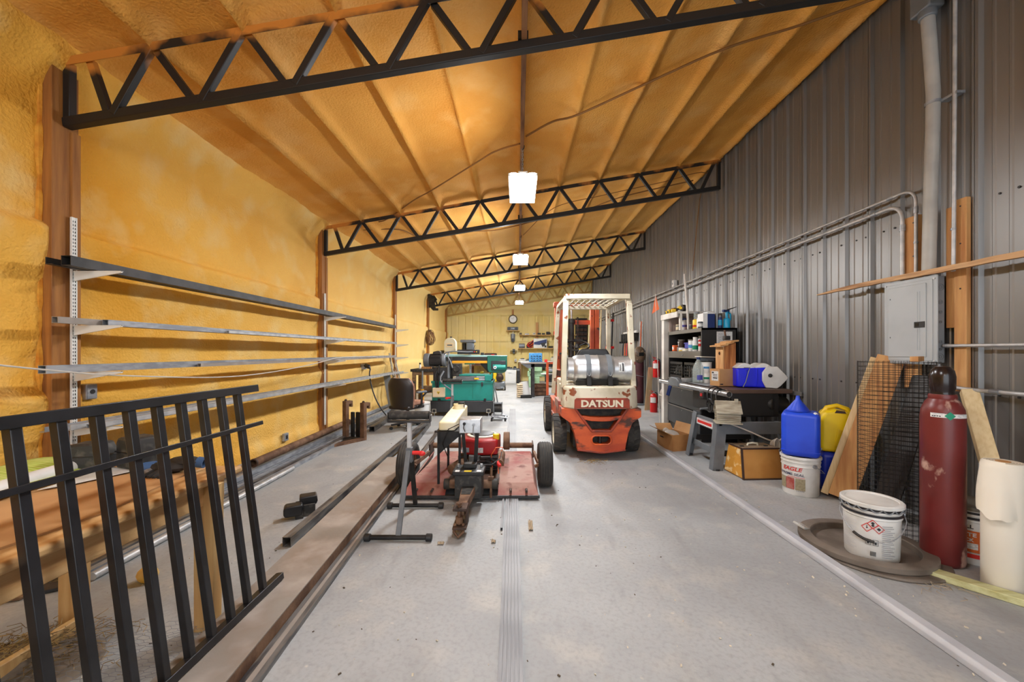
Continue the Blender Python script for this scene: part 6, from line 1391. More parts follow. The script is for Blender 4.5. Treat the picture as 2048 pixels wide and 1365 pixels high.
t = thing('pinned_notice', 'paper notice taped to the near side of the black cabinet', 'paper', (3.18, 6.0, 1.45), w=True)
part('sheet', 'label_white', t, lambda m: m.box(3.06, 3.30, 6.003, 6.008, 1.44, 1.71))
part('printed_text', 'print_grey', t, lambda m: [m.box(3.08, 3.17 + .02 * (k % 3), 6.0015, 6.003, 1.68 - .018 * k, 1.687 - .018 * k) for k in range(11)], kind='stuff')
# cans, jars and boxes
def can(name, label, c, r, h, mat, lid=None, band=None, cat='can', lr=1., lh=.02, group=None, n=20, bz=(.25, .75)):
    t = thing(name, label, cat, c, group=group)
    part('body', mat, t, lambda m: m.lathe([(0, 0), (r * .97, 0), (r, .006), (r, h - .006), (r * .95, h), (0, h)], n=n))
    if lid: part('lid', lid, t, lambda m: m.lathe([(0, h), (r * lr, h), (r * lr, h + lh), (0, h + lh)], n=n))
    if band: part('label_band', band, t, lambda m: m.lathe([(r * 1.005, h * bz[0]), (r * 1.012, h * bz[0]), (r * 1.012, h * bz[1]), (r * 1.005, h * bz[1])], n=n))
    return t
g1 = 'things on top of the black cabinet'; z = cz
can('wipes_canister', 'white wipes canister with blue lid on top of the black cabinet', (2.95, 6.92, z), .055, .19, 'white_plastic', 'navy', 'purple', 'canister', 1.0, .035, g1, bz=(.35, .55))
can('small_tin', 'short beige tin at the far end of the cabinet top', (2.93, 7.12, z), .045, .11, 'cabinet_trim', 'beige', 'beige', 'tin', 1., .015, g1)
can('red_tin', 'small red tin behind the wipes canister', (2.98, 6.78, z), .028, .12, 'ext_red', 'white_plastic', None, 'tin', 1., .012, g1)
can('yellow_can', 'bright yellow can with red label on the cabinet top', (2.94, 6.42, z), .06, .15, 'tool_yellow', 'tool_yellow', 'ext_red', 'can', .9, .01, g1, bz=(.25, .45))
can('glass_jar', 'clear jar with grey lid standing on the yellow can', (2.94, 6.42, z + .16), .045, .10, 'clear_glass', 'panel_side', None, 'jar', 1., .02, g1)
can('dark_can', 'small dark can between the canister and yellow can', (2.92, 6.58, z), .035, .08, 'cabinet_black', 'galv', None, 'can', 1., .01, g1)
can('blue_spray_can', 'dark blue spray can next to the oil can on the cabinet', (3.16, 6.10, z), .03, .17, 'navy', 'panel_side', 'cyan', 'spray can', .6, .03, g1)
t = thing('carton', 'white carton with a navy end and printed tool picture on the cabinet', 'box', (3.0, 6.18, z), w=False, group=g1)
part('carton_body', 'white_plastic', t, lambda m: m.box(-.10, .08, -.07, .12, 0, .235), bevel=.003)
part('navy_end', 'navy', t, lambda m: m.box(-.03, .082, -.074, -.068, .0, .225))
part('top_flap', 'label_white', t, lambda m: m.box(-.02, .08, -.05, .1, .235, .262))
part('printed_band', 'print_grey', t, lambda m: m.box(-.104, -.10, -.04, .06, .08, .10))
t = thing('white_bottle', 'white plastic bottle lying against the carton on the cabinet', 'bottle', (2.93, 6.31, z), group=g1)
part('body', 'white_plastic', t, lambda m: m.lathe([(0, 0), (.035, 0), (.035, .16), (.015, .19), (.015, .21), (0, .21)], n=16))
part('cap', 'ext_red', t, lambda m: m.cyl((0, 0, .19), (0, 0, .22), .017, n=12))
can('grey_mug', 'small grey patterned mug in front of the carton', (2.87, 6.14, z), .038, .10, 'radio_grey', 'cabinet_dark', 'label_white', 'mug', .9, .004, g1)
t = thing('oil_can', 'cyan pump oil can with long black spout on the cabinet corner', 'oil can', (3.26, 6.09, z), .3, group=g1)
part('reservoir', 'cyan', t, lambda m: m.lathe([(0, 0), (.05, 0), (.05, .13), (.04, .15), (.02, .155), (.02, .27), (0, .27)], n=20))
part('grip', 'cyan', t, lambda m: m.tube([(.02, 0, .26), (.07, 0, .22), (.075, 0, .14), (.045, 0, .1)], .012, 8))
part('pump_head', 'navy', t, lambda m: m.box(-.08, .04, -.02, .02, .25, .285), bevel=.008)
part('spout', 'cabinet_dark', t, lambda m: m.tube([(.0, 0, .28), (.09, -.02, .31), (.16, -.03, .335)], [.010, .007, .004], 8))
# on the hutch top
g2 = 'yellow tools on the white frame'
for k, (y, sx, mt, nm, ct) in enumerate(((7.38, .05, 'tool_yellow', 'yellow tape measure at the far end of the white frame', 'tape measure'), (7.24, .06, 'tool_yellow', 'yellow battery pack second from the far end of the white frame', 'battery'), (7.08, .05, 'cable_brown', 'brown and yellow tool part midway on the white frame', 'tool'))):
    t = thing('small_tool', nm, ct, (2.84, y, 2.10), .2 * k, group=g2)
    part('body', mt, t, lambda m: m.box(-sx, sx, -.035, .035, 0, .07 + .012 * k), bevel=.012)
    part('face', 'cabinet_dark', t, lambda m: m.cyl((-sx - .004, 0, .035), (-sx, 0, .035), .022, n=12))
t = thing('cordless_drill', 'yellow and black cordless drill lying near the stick on the white frame', 'drill', (2.86, 6.90, 2.10), R(80), group=g2)
part('body', 'tool_yellow', t, lambda m: m.cyl((-.09, 0, .075), (.03, 0, .075), .035, n=16), bevel=.006)
part('chuck', 'cabinet_dark', t, lambda m: m.cyl((.03, 0, .075), (.10, 0, .075), .028, .018, n=16))
part('handle', 'cabinet_dark', t, lambda m: m.bar((-.05, 0, .06), (-.06, .1, .03), .03, .035), bevel=.006)
part('battery', 'tool_yellow', t, lambda m: m.box(-.10, -.02, .08, .15, .0, .05), bevel=.008)
t = thing('tape_reel', 'round black reel at the near end of the white frame', 'reel', (2.88, 6.80, 2.10), R(10), group=g2)
part('disc', 'cabinet_dark', t, lambda m: m.cyl((-.03, 0, .062), (.03, 0, .062), .06, n=20), bevel=.008)
part('hub', 'tool_yellow', t, lambda m: m.cyl((-.036, 0, .062), (.036, 0, .062), .02, n=12))
t = thing('marker_flag', 'orange triangular pennant on a thin stick beside the white frame', 'flag', (2.72, 7.52, 0), w=True)
part('stick', 'white_frame', t, lambda m: m.cyl((2.735, 7.53, 0), (2.66, 7.55, 2.52), .006, n=6))
part('pennant', 'flag_orange', t, lambda m: m.add([(2.665, 7.55, 2.50), (2.61, 7.60, 2.14), (2.715, 7.50, 2.22), (2.668, 7.555, 2.50), (2.613, 7.605, 2.14), (2.718, 7.505, 2.22)], [(0, 1, 2), (3, 4, 5), (0, 1, 4, 3), (1, 2, 5, 4), (2, 0, 3, 5)]), smooth=None)
MB().tube([(2.93, 6.70, 1.771), (2.905, 6.70, 2.2), (2.87, 6.72, 2.74)], [.022, .02, .018], 8).build('white_stick', 'white_frame', label='long white stick leaning up from the cabinet top', cat='stick')
# shelf contents
g3 = 'jars on the open cabinet shelf'; z = 1.41
clutter('orange_carton', 'flag_orange', 'small orange carton at the far end of the cabinet shelf', 'box', (2.90, 7.20, z), (.08, .09, .11), 0, lambda m: m.box(-.042, -.04, -.03, .03, .03, .08), 'label_white', 'label', g3)
t = can('brown_jar', 'brown jar printed with a white letter T on the cabinet shelf', (2.96, 7.06, z + .07), .055, .12, 'trim_brown', 'cabinet_trim', None, 'jar', 1.03, .02, g3)
part('letter', 'label_white', t, lambda m: (m.box(-.059, -.054, -.03, .03, .085, .10), m.box(-.059, -.054, -.008, .008, .02, .09)))
clutter('flat_tin', 'panel_side', 'flat grey tin under the brown jar on the cabinet shelf', 'tin', (2.96, 7.06, z), (.12, .12, .065), 0, lambda m: m.box(-.058, .058, -.058, .058, .062, .0699), 'galv', 'lid', g3)
can('low_jar', 'low white jar with yellow band on the cabinet shelf', (2.89, 6.88, z), .05, .06, 'white_plastic', 'cabinet_trim', 'tool_yellow', 'jar', 1., .012, g3, bz=(.05, .3))
clutter('purple_tub', 'purple', 'purple lidded tub behind the jars on the cabinet shelf', 'tub', (3.02, 6.86, z), (.12, .14, .13), .1, lambda m: m.box(-.065, .065, -.075, .075, .13, .15), 'purple', 'lid', g3)
clutter('rag_pile', 'paper', 'folded white rag on the cabinet shelf', 'rag', (2.9, 6.74, z), (.08, .09, .03), .2, lambda m: m.box(-.035, .035, -.04, .04, .03, .045), 'beige', 'fold', g3)
can('tall_tub', 'tall white tub with tan lid on the cabinet shelf', (2.95, 6.62, z), .055, .18, 'white_plastic', 'cabinet_trim', 'sky_blue_box', 'tub', 1.1, .02, g3, bz=(.3, .6))
can('green_spray_can', 'white and green spray can on the cabinet shelf', (2.92, 6.42, z), .045, .17, 'white_plastic', 'white_plastic', 'label_green', 'spray can', .8, .06, g3, bz=(.15, .55))
can('white_spray_can', 'plain white spray can next to the green one on the shelf', (3.02, 6.45, z), .04, .20, 'white_plastic', 'label_white', None, 'spray can', .8, .05, g3)
can('red_tube', 'red capped caulk tube standing on the cabinet shelf', (2.90, 6.22, z), .022, .15, 'white_plastic', 'ext_red', 'ext_red', 'tube', 1., .03, g3, bz=(.5, .8))
can('yellow_tube', 'yellow capped caulk tube nearest on the cabinet shelf', (2.91, 6.14, z), .022, .17, 'ivory', 'tool_yellow', None, 'tube', 1., .05, g3)
# crates
def crate(y, label):
    t = thing('milk_crate', label, 'crate', (3.02, y, .95), group='black crates on the lower cabinet shelf')
    w_, d_, h_ = .17, .27, .27
    part('floor_grid', 'black_plastic', t, lambda m: m.box(-w_, w_, -d_, d_, 0, .012))
    for s in (-1, 1):
        part('end_wall', 'black_plastic', t, lambda m: (m.box(-w_, w_, s * d_ - .008, s * d_ + .008, .20, h_), m.box(-w_, w_, s * d_ - .008, s * d_ + .008, 0, .05), m.box(-w_, -w_ + .02, s * d_ - .008, s * d_ + .008, 0, h_), m.box(w_ - .02, w_, s * d_ - .008, s * d_ + .008, 0, h_)))
        f = part('side_rim', 'black_plastic', t, lambda m: (m.box(s * w_ - .008, s * w_ + .008, -d_, d_, h_ - .04, h_), m.box(s * w_ - .008, s * w_ + .008, -d_, d_, 0, .03)))
        for k in range(8): part('side_bar', 'black_plastic', f, lambda m: m.box(s * w_ - .006, s * w_ + .006, -d_ + .02 + .072 * k, -d_ + .032 + .072 * k, .03, h_ - .04))
        for k in range(3): part('cross_bar', 'black_plastic', f, lambda m: m.box(s * w_ - .005, s * w_ + .005, -d_, d_, .075 + .05 * k, .085 + .05 * k))
    def bags(m):
        rnd = random.Random(int(y * 10))
        for k in range(9): m.cbox((rnd.uniform(-.10, .10), -.2 + .05 * k, .10 + .02 * rnd.random()), (.18, .02, .15), (rnd.uniform(-.4, .4), rnd.uniform(-.3, .3), rnd.uniform(-.5, .5)))
    part('contents', 'clear_bag', t, bags, kind='stuff')
crate(7.02, 'black plastic crate of clear packets at the far end of the cabinet')
crate(6.40, 'black plastic crate of clear packets nearer the saw table')
# fire extinguishers
def extinguisher(x, y, z, r, h, label, rz=0):
    t = thing('fire_extinguisher', label, 'fire extinguisher', (x, y, z), rz, group='red fire extinguishers')
    part('cylinder', 'ext_red', t, lambda m: m.lathe([(0, 0), (r * .95, 0), (r, .012), (r, h * .72), (r * .85, h * .79), (r * .4, h * .84), (r * .3, h * .86), (0, h * .86)], n=24))
    part('band', 'cabinet_dark', t, lambda m: m.lathe([(r, h * .415), (r * 1.012, h * .415), (r * 1.012, h * .43), (r, h * .43)], n=24))
    part('label', 'label_white', t, lambda m: m.patch((0, 0), r * 1.015, 190, 285, h * .44, h * .68))
    part('valve', 'galv', t, lambda m: m.cyl((0, 0, h * .85), (0, 0, h * .93), r * .3, n=12))
    part('handle', 'ext_red', t, lambda m: (m.bar((0, 0, h * .93), (-r * 1.1, 0, h * .98), r * .35, .014), m.bar((0, 0, h * .92), (-r * .9, 0, h * .89), r * .35, .012)), bevel=.003)
    part('hose', 'cable_black', t, lambda m: m.tube([(r * .3, 0, h * .9), (r * .9, 0, h * .86), (r * 1.12, 0, h * .65), (r * 1.1, 0, h * .4)], r * .14, 8))
    part('gauge', 'galv_light', t, lambda m: m.cyl((0, -r * .4, h * .89), (0, -r * .25, h * .89), r * .22, n=12))
extinguisher(3.15, 9.05, 0, .082, .51, 'red fire extinguisher standing on the floor by the metal wall')
extinguisher(3.34, 9.42, .78, .082, .50, 'red fire extinguisher with white nozzle hung on the wall above the other')
MB().box(3.43, 3.465, 9.36, 9.48, .95, 1.2).build('wall_bracket', 'panel_side', label='steel hanger behind the upper fire extinguisher', cat='bracket')
MB().add([(3.02, 9.32, 0), (3.20, 9.40, 0), (3.21, 9.44, 0), (3.03, 9.36, 0), (3.18, 9.52, 1.02), (3.31, 9.57, 1.02), (3.32, 9.61, 1.02), (3.19, 9.56, 1.02)],
         [(0, 1, 2, 3), (4, 5, 6, 7), (0, 1, 5, 4), (1, 2, 6, 5), (2, 3, 7, 6), (3, 0, 4, 7)]).build('leaning_board', 'pine_pale', label='pale board leaning on the metal wall behind the extinguishers', cat='board')
t = thing('trash_can', 'narrow taupe plastic bin with domed lid at the end of the black cabinet', 'bin', (2.92, 7.66, 0))
part('body', 'can_taupe', t, lambda m: m.lathe([(0, 0), (.095, 0), (.125, .55), (.12, .55), (.09, .02), (0, .02)], n=24))
part('lid', 'can_taupe', t, lambda m: m.lathe([(.135, .53), (.137, .57), (.13, .60), (.11, .65), (.06, .70), (0, .715)], n=24))
part('lid_rim', 'ivory', t, lambda m: m.lathe([(.131, .545), (.140, .545), (.140, .56), (.131, .56)], n=24))

# ------------------------------------------------------------------ table saw and what stands on it
t = thing('table_saw', 'grey table saw on splayed steel legs with brown extension table and fence rail', 'table saw', (2.85, 5.2, 0), w=True)
zt_ = .93
tp = part('extension_top', 'table_brown', t, lambda m: m.box(2.60, 3.41, 4.84, 5.96, zt_ - .05, zt_), bevel=.005)
part('saw_top', 'galv', t, lambda m: m.box(2.58, 3.30, 5.30, 5.93, zt_, zt_ + .006), bevel=.002)
fr = part('fence_rail', 'alum', t, lambda m: m.pipe((2.535, 4.68, .885), (2.46, 6.72, .90), .036, .031, 20))
part('rail_end', 'dark_steel', fr, lambda m: m.box(2.515, 2.55, 4.685, 4.70, .865, .905))
part('rear_rail', 'alum', t, lambda m: m.sqtube((3.445, 4.72, .885), (3.445, 6.0, .885), .03, .05, .004), smooth=None)
fh = part('fence_head', 'panel_side', t, lambda m: m.prism([(5.95, .86), (6.35, .86), (6.35, .93), (6.25, 1.0), (6.02, 1.0), (5.95, .95)], 'x', 2.44, 2.50), bevel=.012)
part('fence_lever', 'navy', fh, lambda m: m.bar((2.43, 6.22, .86), (2.40, 6.25, .70), .03, .05), bevel=.006)
part('fence_bar', 'alum', t, lambda m: m.box(2.5, 3.3, 5.935, 5.985, zt_ + .007, zt_ + .07), bevel=.004)
part('saw_body', 'cabinet_dark', t, lambda m: m.box(2.62, 3.28, 4.9, 5.85, .58, zt_ - .05), bevel=.01)
part('extension_skirt', 'cabinet_dark', t, lambda m: m.box(2.66, 3.18, 4.86, 4.90, .60, zt_ - .05), bevel=.004)
part('stand_rail', 'saw_grey', t, lambda m: m.box(2.36, 3.20, 4.62, 4.66, .42, .565), bevel=.006)
part('side_rail', 'saw_grey', t, lambda m: m.box(2.38, 2.42, 4.62, 5.34, .44, .565), bevel=.004)
part('name_badge', 'label_white', t, lambda m: m.box(2.372, 2.38, 4.75, 5.18, .455, .53))
part('badge_print', 'print_red', t, lambda m: (m.box(2.370, 2.3725, 4.78, 5.15, .475, .51), m.box(2.370, 2.3725, 4.76, 5.17, .525, .528)))
def saw_leg(p, q, wd, th, nm='leg', mt='saw_grey'):
    part(nm, mt, t, lambda m: (m.bar(p, q, wd, .012, up=(0, 1, 0)), m.bar(Vector(p) + Vector((-wd / 2 + .006, th / 2, 0)), Vector(q) + Vector((-wd / 2 + .006, th / 2, 0)), .012, th, up=(0, 1, 0))), bevel=.003)
saw_leg((2.345, 4.58, 0), (2.42, 4.63, .565), .12, .09)
saw_leg((2.335, 5.32, 0), (2.42, 5.27, .60), .10, -.09)
saw_leg((3.28, 4.58, 0), (3.16, 4.64, .565), .12, .09)
saw_leg((3.28, 5.40, 0), (3.16, 5.32, .60), .10, -.09)
for x, y in ((2.345, 4.60), (2.335, 5.30), (3.28, 4.60), (3.28, 5.40)): part('foot_pad', 'black_plastic', t, lambda m: m.cyl((x, y, 0), (x, y, .02), .035, n=14))
part('lower_brace', 'saw_grey', t, lambda m: (m.bar((2.36, 4.63, .20), (2.36, 5.30, .20), .012, .075), m.bar((3.24, 4.63, .20), (3.24, 5.36, .20), .012, .075)), bevel=.003)
part('cross_brace', 'cabinet_dark', t, lambda m: (m.bar((2.37, 4.64, .19), (3.23, 4.64, .19), .012, .07), m.bar((2.37, 5.30, .24), (3.23, 5.34, .24), .012, .07)), bevel=.003)
part('motor', 'grease', t, lambda m: (m.cyl((3.22, 5.02, .76), (3.42, 5.02, .70), .11, n=20), m.cyl((3.16, 4.92, .74), (3.20, 4.88, .74), .08, n=18)), bevel=.012)
part('switch_box', 'cabinet_dark', t, lambda m: m.box(2.47, 2.56, 5.2, 5.32, .77, .86), bevel=.006)
part('switch_button', 'ext_red', t, lambda m: m.box(2.462, 2.472, 5.23, 5.28, .80, .84), bevel=.003)
hw = part('handwheel', 'dark_steel', t, lambda m: m.tube([(2.50, 5.08 + .085 * math.cos(a), .70 + .085 * math.sin(a)) for a in [2 * math.pi * k / 20 for k in range(20)]], .011, 8, True))
part('spoke', 'dark_steel', hw, lambda m: [m.bar((2.50, 5.08, .70), (2.50, 5.08 + .085 * math.cos(a), .70 + .085 * math.sin(a)), .014, .012) for a in (.3, 2.4, 4.5)])
part('crank_grip', 'panel_side', hw, lambda m: m.cyl((2.50, 5.14, .655), (2.40, 5.14, .645), .014, n=10))
for k in range(3): part('cord_loop', 'cable_black', t, lambda m: m.tube([(2.53 + (.085 + .01 * k) * math.cos(a), 4.82 + .09 * k + .02 * math.sin(a), .83 + (.10 + .01 * k) * math.sin(a)) for a in [2 * math.pi * j / 20 for j in range(20)]], .008, 6, True))
cable('extension_cord', [(2.50, 4.60, .55), (2.7, 4.56, .47), (2.9, 4.53, .38), (3.0, 4.52, .36), (3.1, 4.50, .42), (3.3, 4.45, .48), (3.42, 4.4, .55)], .009, 'cable_white', 'pale cord strung across the front of the table saw stand', 'cord')
t = thing('cord_bundle', 'tied bundle of pale cord hanging on the table saw stand', 'cord', (2.94, 4.50, .26))
for k in range(4): part('loop', 'cable_white', t, lambda m: m.tube([(.03 * math.sin(a) + .008 * k, -.012 * k, .06 + (.055 + .01 * k) * math.cos(a)) for a in [2 * math.pi * j / 14 for j in range(14)]], .007, 6, True))
# jug, tubs, box, bird houses, cooler
t = thing('glass_jug', 'large clear glass jug with blue cap on the saw table', 'bottle', (2.68, 5.80, zt_ + .006))
part('glass', 'clear_glass', t, lambda m: m.lathe([(0, 0), (.075, 0), (.082, .012), (.082, .20), (.065, .26), (.03, .33), (.024, .34), (.024, .375), (.020, .375), (.020, .335), (.06, .255), (.076, .20), (.076, .016), (0, .012)], n=28))
part('cap', 'navy', t, lambda m: m.cyl((0, 0, .35), (0, 0, .385), .028, n=16), bevel=.003)
part('label', 'purple', t, lambda m: m.patch((0, 0), .0835, 235, 290, .05, .12))
for k, (zz, nm) in enumerate(((0, 'lower white tub with green label stacked on the saw table'), (.155, 'upper white tub with blue label stacked on another'))):
    t = can('white_tub', nm, (2.80, 5.80, zt_ + .0065 + zz), .075, .14, 'white_plastic', 'white_plastic', None, 'tub', 1.02, .014, 'stacked white tubs')
    part('label', ('label_green', 'sky_blue_box')[k], t, lambda m: m.patch((0, 0), .0765, 215, 275, .06, .09))
t = thing('tape_gun', 'blue tape tool with papers lying on the tubs', 'tool', (2.84, 5.86, zt_ + .33), .1)
part('body', 'arm_grey', t, lambda m: m.box(-.13, .09, -.04, .04, 0, .05), bevel=.008)
part('spike', 'panel_side', t, lambda m: m.cyl((-.02, -.03, -.002), (-.02, -.03, .04), .02, .005, n=10))
part('paper', 'paper', t, lambda m: m.cbox((0, 0, .062), (.30, .16, .012), (.02, .03, .1)))
t = thing('cardboard_box', 'small closed cardboard box with shipping label on the saw table', 'box', (2.80, 5.33, zt_ + .0065), R(8))
part('carton', 'cardboard', t, lambda m: m.box(-.125, .125, -.10, .10, 0, .23), bevel=.004)
part('shipping_label', 'label_white', t, lambda m: m.box(-.127, -.125, -.08, .06, .07, .20))
part('label_print', 'print_black', t, lambda m: (m.box(-.1285, -.127, .01, .05, .17, .19), m.box(-.1285, -.127, -.06, .03, .15, .157), m.box(-.1285, -.127, -.06, .03, .13, .137), m.box(-.1285, -.127, -.06, .03, .10, .115)))
part('stamp', 'print_black', t, lambda m: m.box(-.11, -.07, -.1025, -.10, .02, .035))
t = thing('cedar_birdhouse', 'tall cedar bird house with stepped roof on the cardboard box', 'bird house', (2.84, 5.36, zt_ + .237), R(5))
part('front', 'cedar_pale', t, lambda m: m.box(-.085, -.068, -.095, .075, 0, .30), bevel=.002)
for k in range(4): part('side_board', 'cedar', t, lambda m: m.prism([(-.068 + .042 * k, 0), (-.028 + .042 * k, 0), (-.028 + .042 * k, .315 + .012 * k), (-.068 + .042 * k, .303 + .012 * k)], 'y', -.095, -.08), bevel=.001)
part('far_side', 'cedar', t, lambda m: m.box(-.068, .10, .06, .075, 0, .30))
part('back', 'cedar', t, lambda m: m.box(.085, .10, -.08, .06, 0, .36))
for k in range(3): part('roof_board', 'cedar_pale', t, lambda m: m.cbox((-.09 + .075 * k, -.01, .318 + .028 * k), (.115, .25, .02), (0, R(-9), 0)), bevel=.002)
part('entrance_hole', 'screen_dark', t, lambda m: m.cyl((-.0865, -.02, .21), (-.0845, -.02, .21), .022, n=16))
part('hole_rim', 'cedar', t, lambda m: m.lathe([(.022, -.001), (.026, -.001), (.026, .003), (.022, .003)], (-.088, -.02, .21), 'x', 16))
t = thing('finial_block', 'small dark pump part standing on the cedar bird house roof', 'part', (2.86, 5.36, 1.548))
part('base', 'cabinet_dark', t, lambda m: m.box(-.035, .045, -.035, .035, .012, .07), bevel=.01)
part('stem', 'brown_wood', t, lambda m: m.cyl((-.01, 0, .07), (-.02, 0, .15), .013, n=10))
t = thing('log_birdhouse', 'small weathered log cabin bird house on the saw stand corner', 'bird house', (2.45, 4.56, .567), R(-18))
for k in range(6):
    for s in (-1, 1): part('wall_log', 'grey_wood', t, lambda m: m.box(-.125, .125, s * .075 - .012, s * .075 + .012, .018 + .022 * k, .038 + .022 * k), bevel=.006)
for s in (-1, 1): part('gable', 'grey_wood', t, lambda m: m.prism([(-.075, .018), (.075, .018), (.075, .15), (0, .24), (-.075, .15)], 'x', s * .10 - .008, s * .10 + .008), bevel=.002)
for s in (-1, 1): part('roof_panel', 'grey_wood', t, lambda m: m.add([(-.135, s * .115, .135), (.135, s * .115, .135), (.135, 0, .262), (-.135, 0, .262), (-.135, s * .115, .121), (.135, s * .115, .121), (.135, 0, .248), (-.135, 0, .248)], [(0, 1, 2, 3), (4, 5, 6, 7), (0, 1, 5, 4), (1, 2, 6, 5), (2, 3, 7, 6), (3, 0, 4, 7)]), bevel=.002)
part('chimney', 'grey_wood', t, lambda m: m.box(.07, .105, -.035, .0, .20, .285), bevel=.002)
part('base', 'grey_wood', t, lambda m: m.box(-.14, .14, -.105, .105, 0, .018), bevel=.003)
part('entrance_hole', 'screen_dark', t, lambda m: m.cyl((-.1085, 0, .14), (-.1065, 0, .14), .018, n=14))
# cooler lying on its side
t = thing('picnic_cooler', 'blue picnic cooler with white swivel lid lying on its side on the saw table', 'cooler', (3.08, 5.18, zt_ + .001), R(-12))
part('tub', 'cooler_blue', t, lambda m: m.prism([(-.20, .01), (.16, -.0), (.17, .27), (-.20, .25)], 'y', -.13, .20, [(-.20, .01), (.16, 0), (.17, .27), (-.20, .25)]), bevel=.02, seg=3)
part('tub_ridge', 'cooler_blue', t, lambda m: (m.box(-.10, -.085, -.137, -.13, .02, .25), m.box(.03, .045, -.137, -.13, .02, .25)), bevel=.004)
part('lid_rim', 'cooler_white', t, lambda m: m.box(.155, .175, -.15, .22, 0, .29), bevel=.006)
part('lid_end', 'cooler_white', t, lambda m: m.prism([(.13, .01), (.09, .10), (.09, .20), (.14, .275), (.26, .28), (.36, .17), (.385, .135), (.30, .035), (.255, .0)], 'y', -.175, -.14), bevel=.006)
part('lid_shell', 'cooler_white', t, lambda m: m.prism([(.17, .0), (.17, .28), (.26, .275), (.375, .135), (.255, .0)], 'y', -.14, .22), bevel=.02)
part('pivot_button', 'black_plastic', t, lambda m: m.cyl((.175, -.185, .165), (.175, -.174, .165), .025, n=18), bevel=.004)
for x0, x1 in ((-.205, .02), (.02, .235)):
    part('top_bulge', 'cooler_white', t, lambda m: m.prism([(x0 + (x1 - x0) * k / 8, .255 + .065 * math.sin(math.pi * k / 8)) for k in range(9)], 'y', -.12, .18), bevel=.006)
part('carry_handle', 'panel_side', t, lambda m: m.tube([(-.12, -.15, .262), (-.05, -.15, .262), (-.07, -.15, .20), (-.10, -.155, .08), (-.13, -.15, .012)], .006, 6))

# ------------------------------------------------------------------ open carton and wooden case on the floor
t = thing('open_carton', 'open cardboard carton with flaps up on the floor before the saw', 'box', (2.26, 5.68, 0), R(14))
w_, d_, h_ = .135, .19, .23
part('floor_panel', 'cardboard_side', t, lambda m: m.box(-w_, w_, -d_, d_, .002, .008))
part('near_wall', 'cardboard_side', t, lambda m: m.box(-w_, w_, -d_ - .003, -d_ + .003, 0, h_))
part('far_wall', 'cardboard_side', t, lambda m: m.box(-w_, w_, d_ - .003, d_ + .003, 0, h_))
part('aisle_wall', 'cardboard_side', t, lambda m: m.box(-w_ - .003, -w_ + .003, -d_, d_, 0, h_))
part('wall_side', 'cardboard_side', t, lambda m: m.box(w_ - .003, w_ + .003, -d_, d_, 0, h_))
part('flap', 'cardboard', t, lambda m: m.bar((-w_, 0, h_), (-w_ - .15, .02, h_ + .075), .36, .005, up=(0, 0, 1)))
part('flap', 'cardboard', t, lambda m: m.bar((w_, 0, h_), (w_ + .05, .0, h_ + .13), .36, .005, up=(0, 0, 1)))
part('flap', 'cardboard', t, lambda m: m.bar((0, d_, h_), (.02, d_ + .1, h_ + .08), .24, .005, up=(0, 0, 1)))
part('packing', 'clear_bag', t, lambda m: (m.sph((-.02, .02, h_ - .03), (.10, .14, .06), 12, 8), m.sph((-.05, .1, h_), (.05, .05, .05), 10, 6)))
part('printed_mark', 'print_black', t, lambda m: m.box(-w_ - .0045, -w_ - .003, .03, .12, .15, .165))
t = thing('wooden_case', 'tan wooden machine case with dark edges on the floor before the saw', 'case', (2.68, 4.46, 0), R(3))
part('shell', 'case_tan', t, lambda m: m.add([(-.235, -.20, .004), (.235, -.20, .004), (.235, .17, .004), (-.235, .17, .004), (-.205, -.12, .325), (.225, -.12, .325), (.225, .13, .325), (-.205, .13, .325)], [(0, 3, 2, 1), (4, 5, 6, 7), (0, 1, 5, 4), (1, 2, 6, 5), (2, 3, 7, 6), (3, 0, 4, 7)]), bevel=.012)
part('end_panel', 'case_side', t, lambda m: m.add([(-.238, -.185, .02), (-.238, .155, .02), (-.209, .118, .31), (-.209, -.108, .31), (-.234, -.185, .02), (-.234, .155, .02), (-.205, .118, .31), (-.205, -.108, .31)], [(0, 1, 2, 3), (4, 5, 6, 7), (0, 1, 5, 4), (1, 2, 6, 5), (2, 3, 7, 6), (3, 0, 4, 7)]))
part('top_panel', 'case_top', t, lambda m: m.box(-.20, .22, -.115, .125, .325, .329), bevel=.002)
part('edge_trim', 'trim_brown', t, lambda m: (m.bar((-.236, -.204, .004), (-.207, -.124, .325), .022, .012, up=(0, 1, 0)), m.bar((-.207, -.124, .322), (.226, -.124, .322), .018, .014), m.bar((-.236, -.203, .008), (.236, -.203, .008), .012, .014), m.bar((-.207, -.12, .327), (-.207, .13, .327), .012, .01)))
part('handle', 'ivory', t, lambda m: m.tube([(-.06, 0, .33), (-.055, 0, .352), (0, 0, .358), (.055, 0, .352), (.06, 0, .33)], .011, 8))
for s in (-.15, .13): part('latch', 'dark_steel', t, lambda m: m.box(s - .02, s + .02, -.05, -.03, .329, .338))

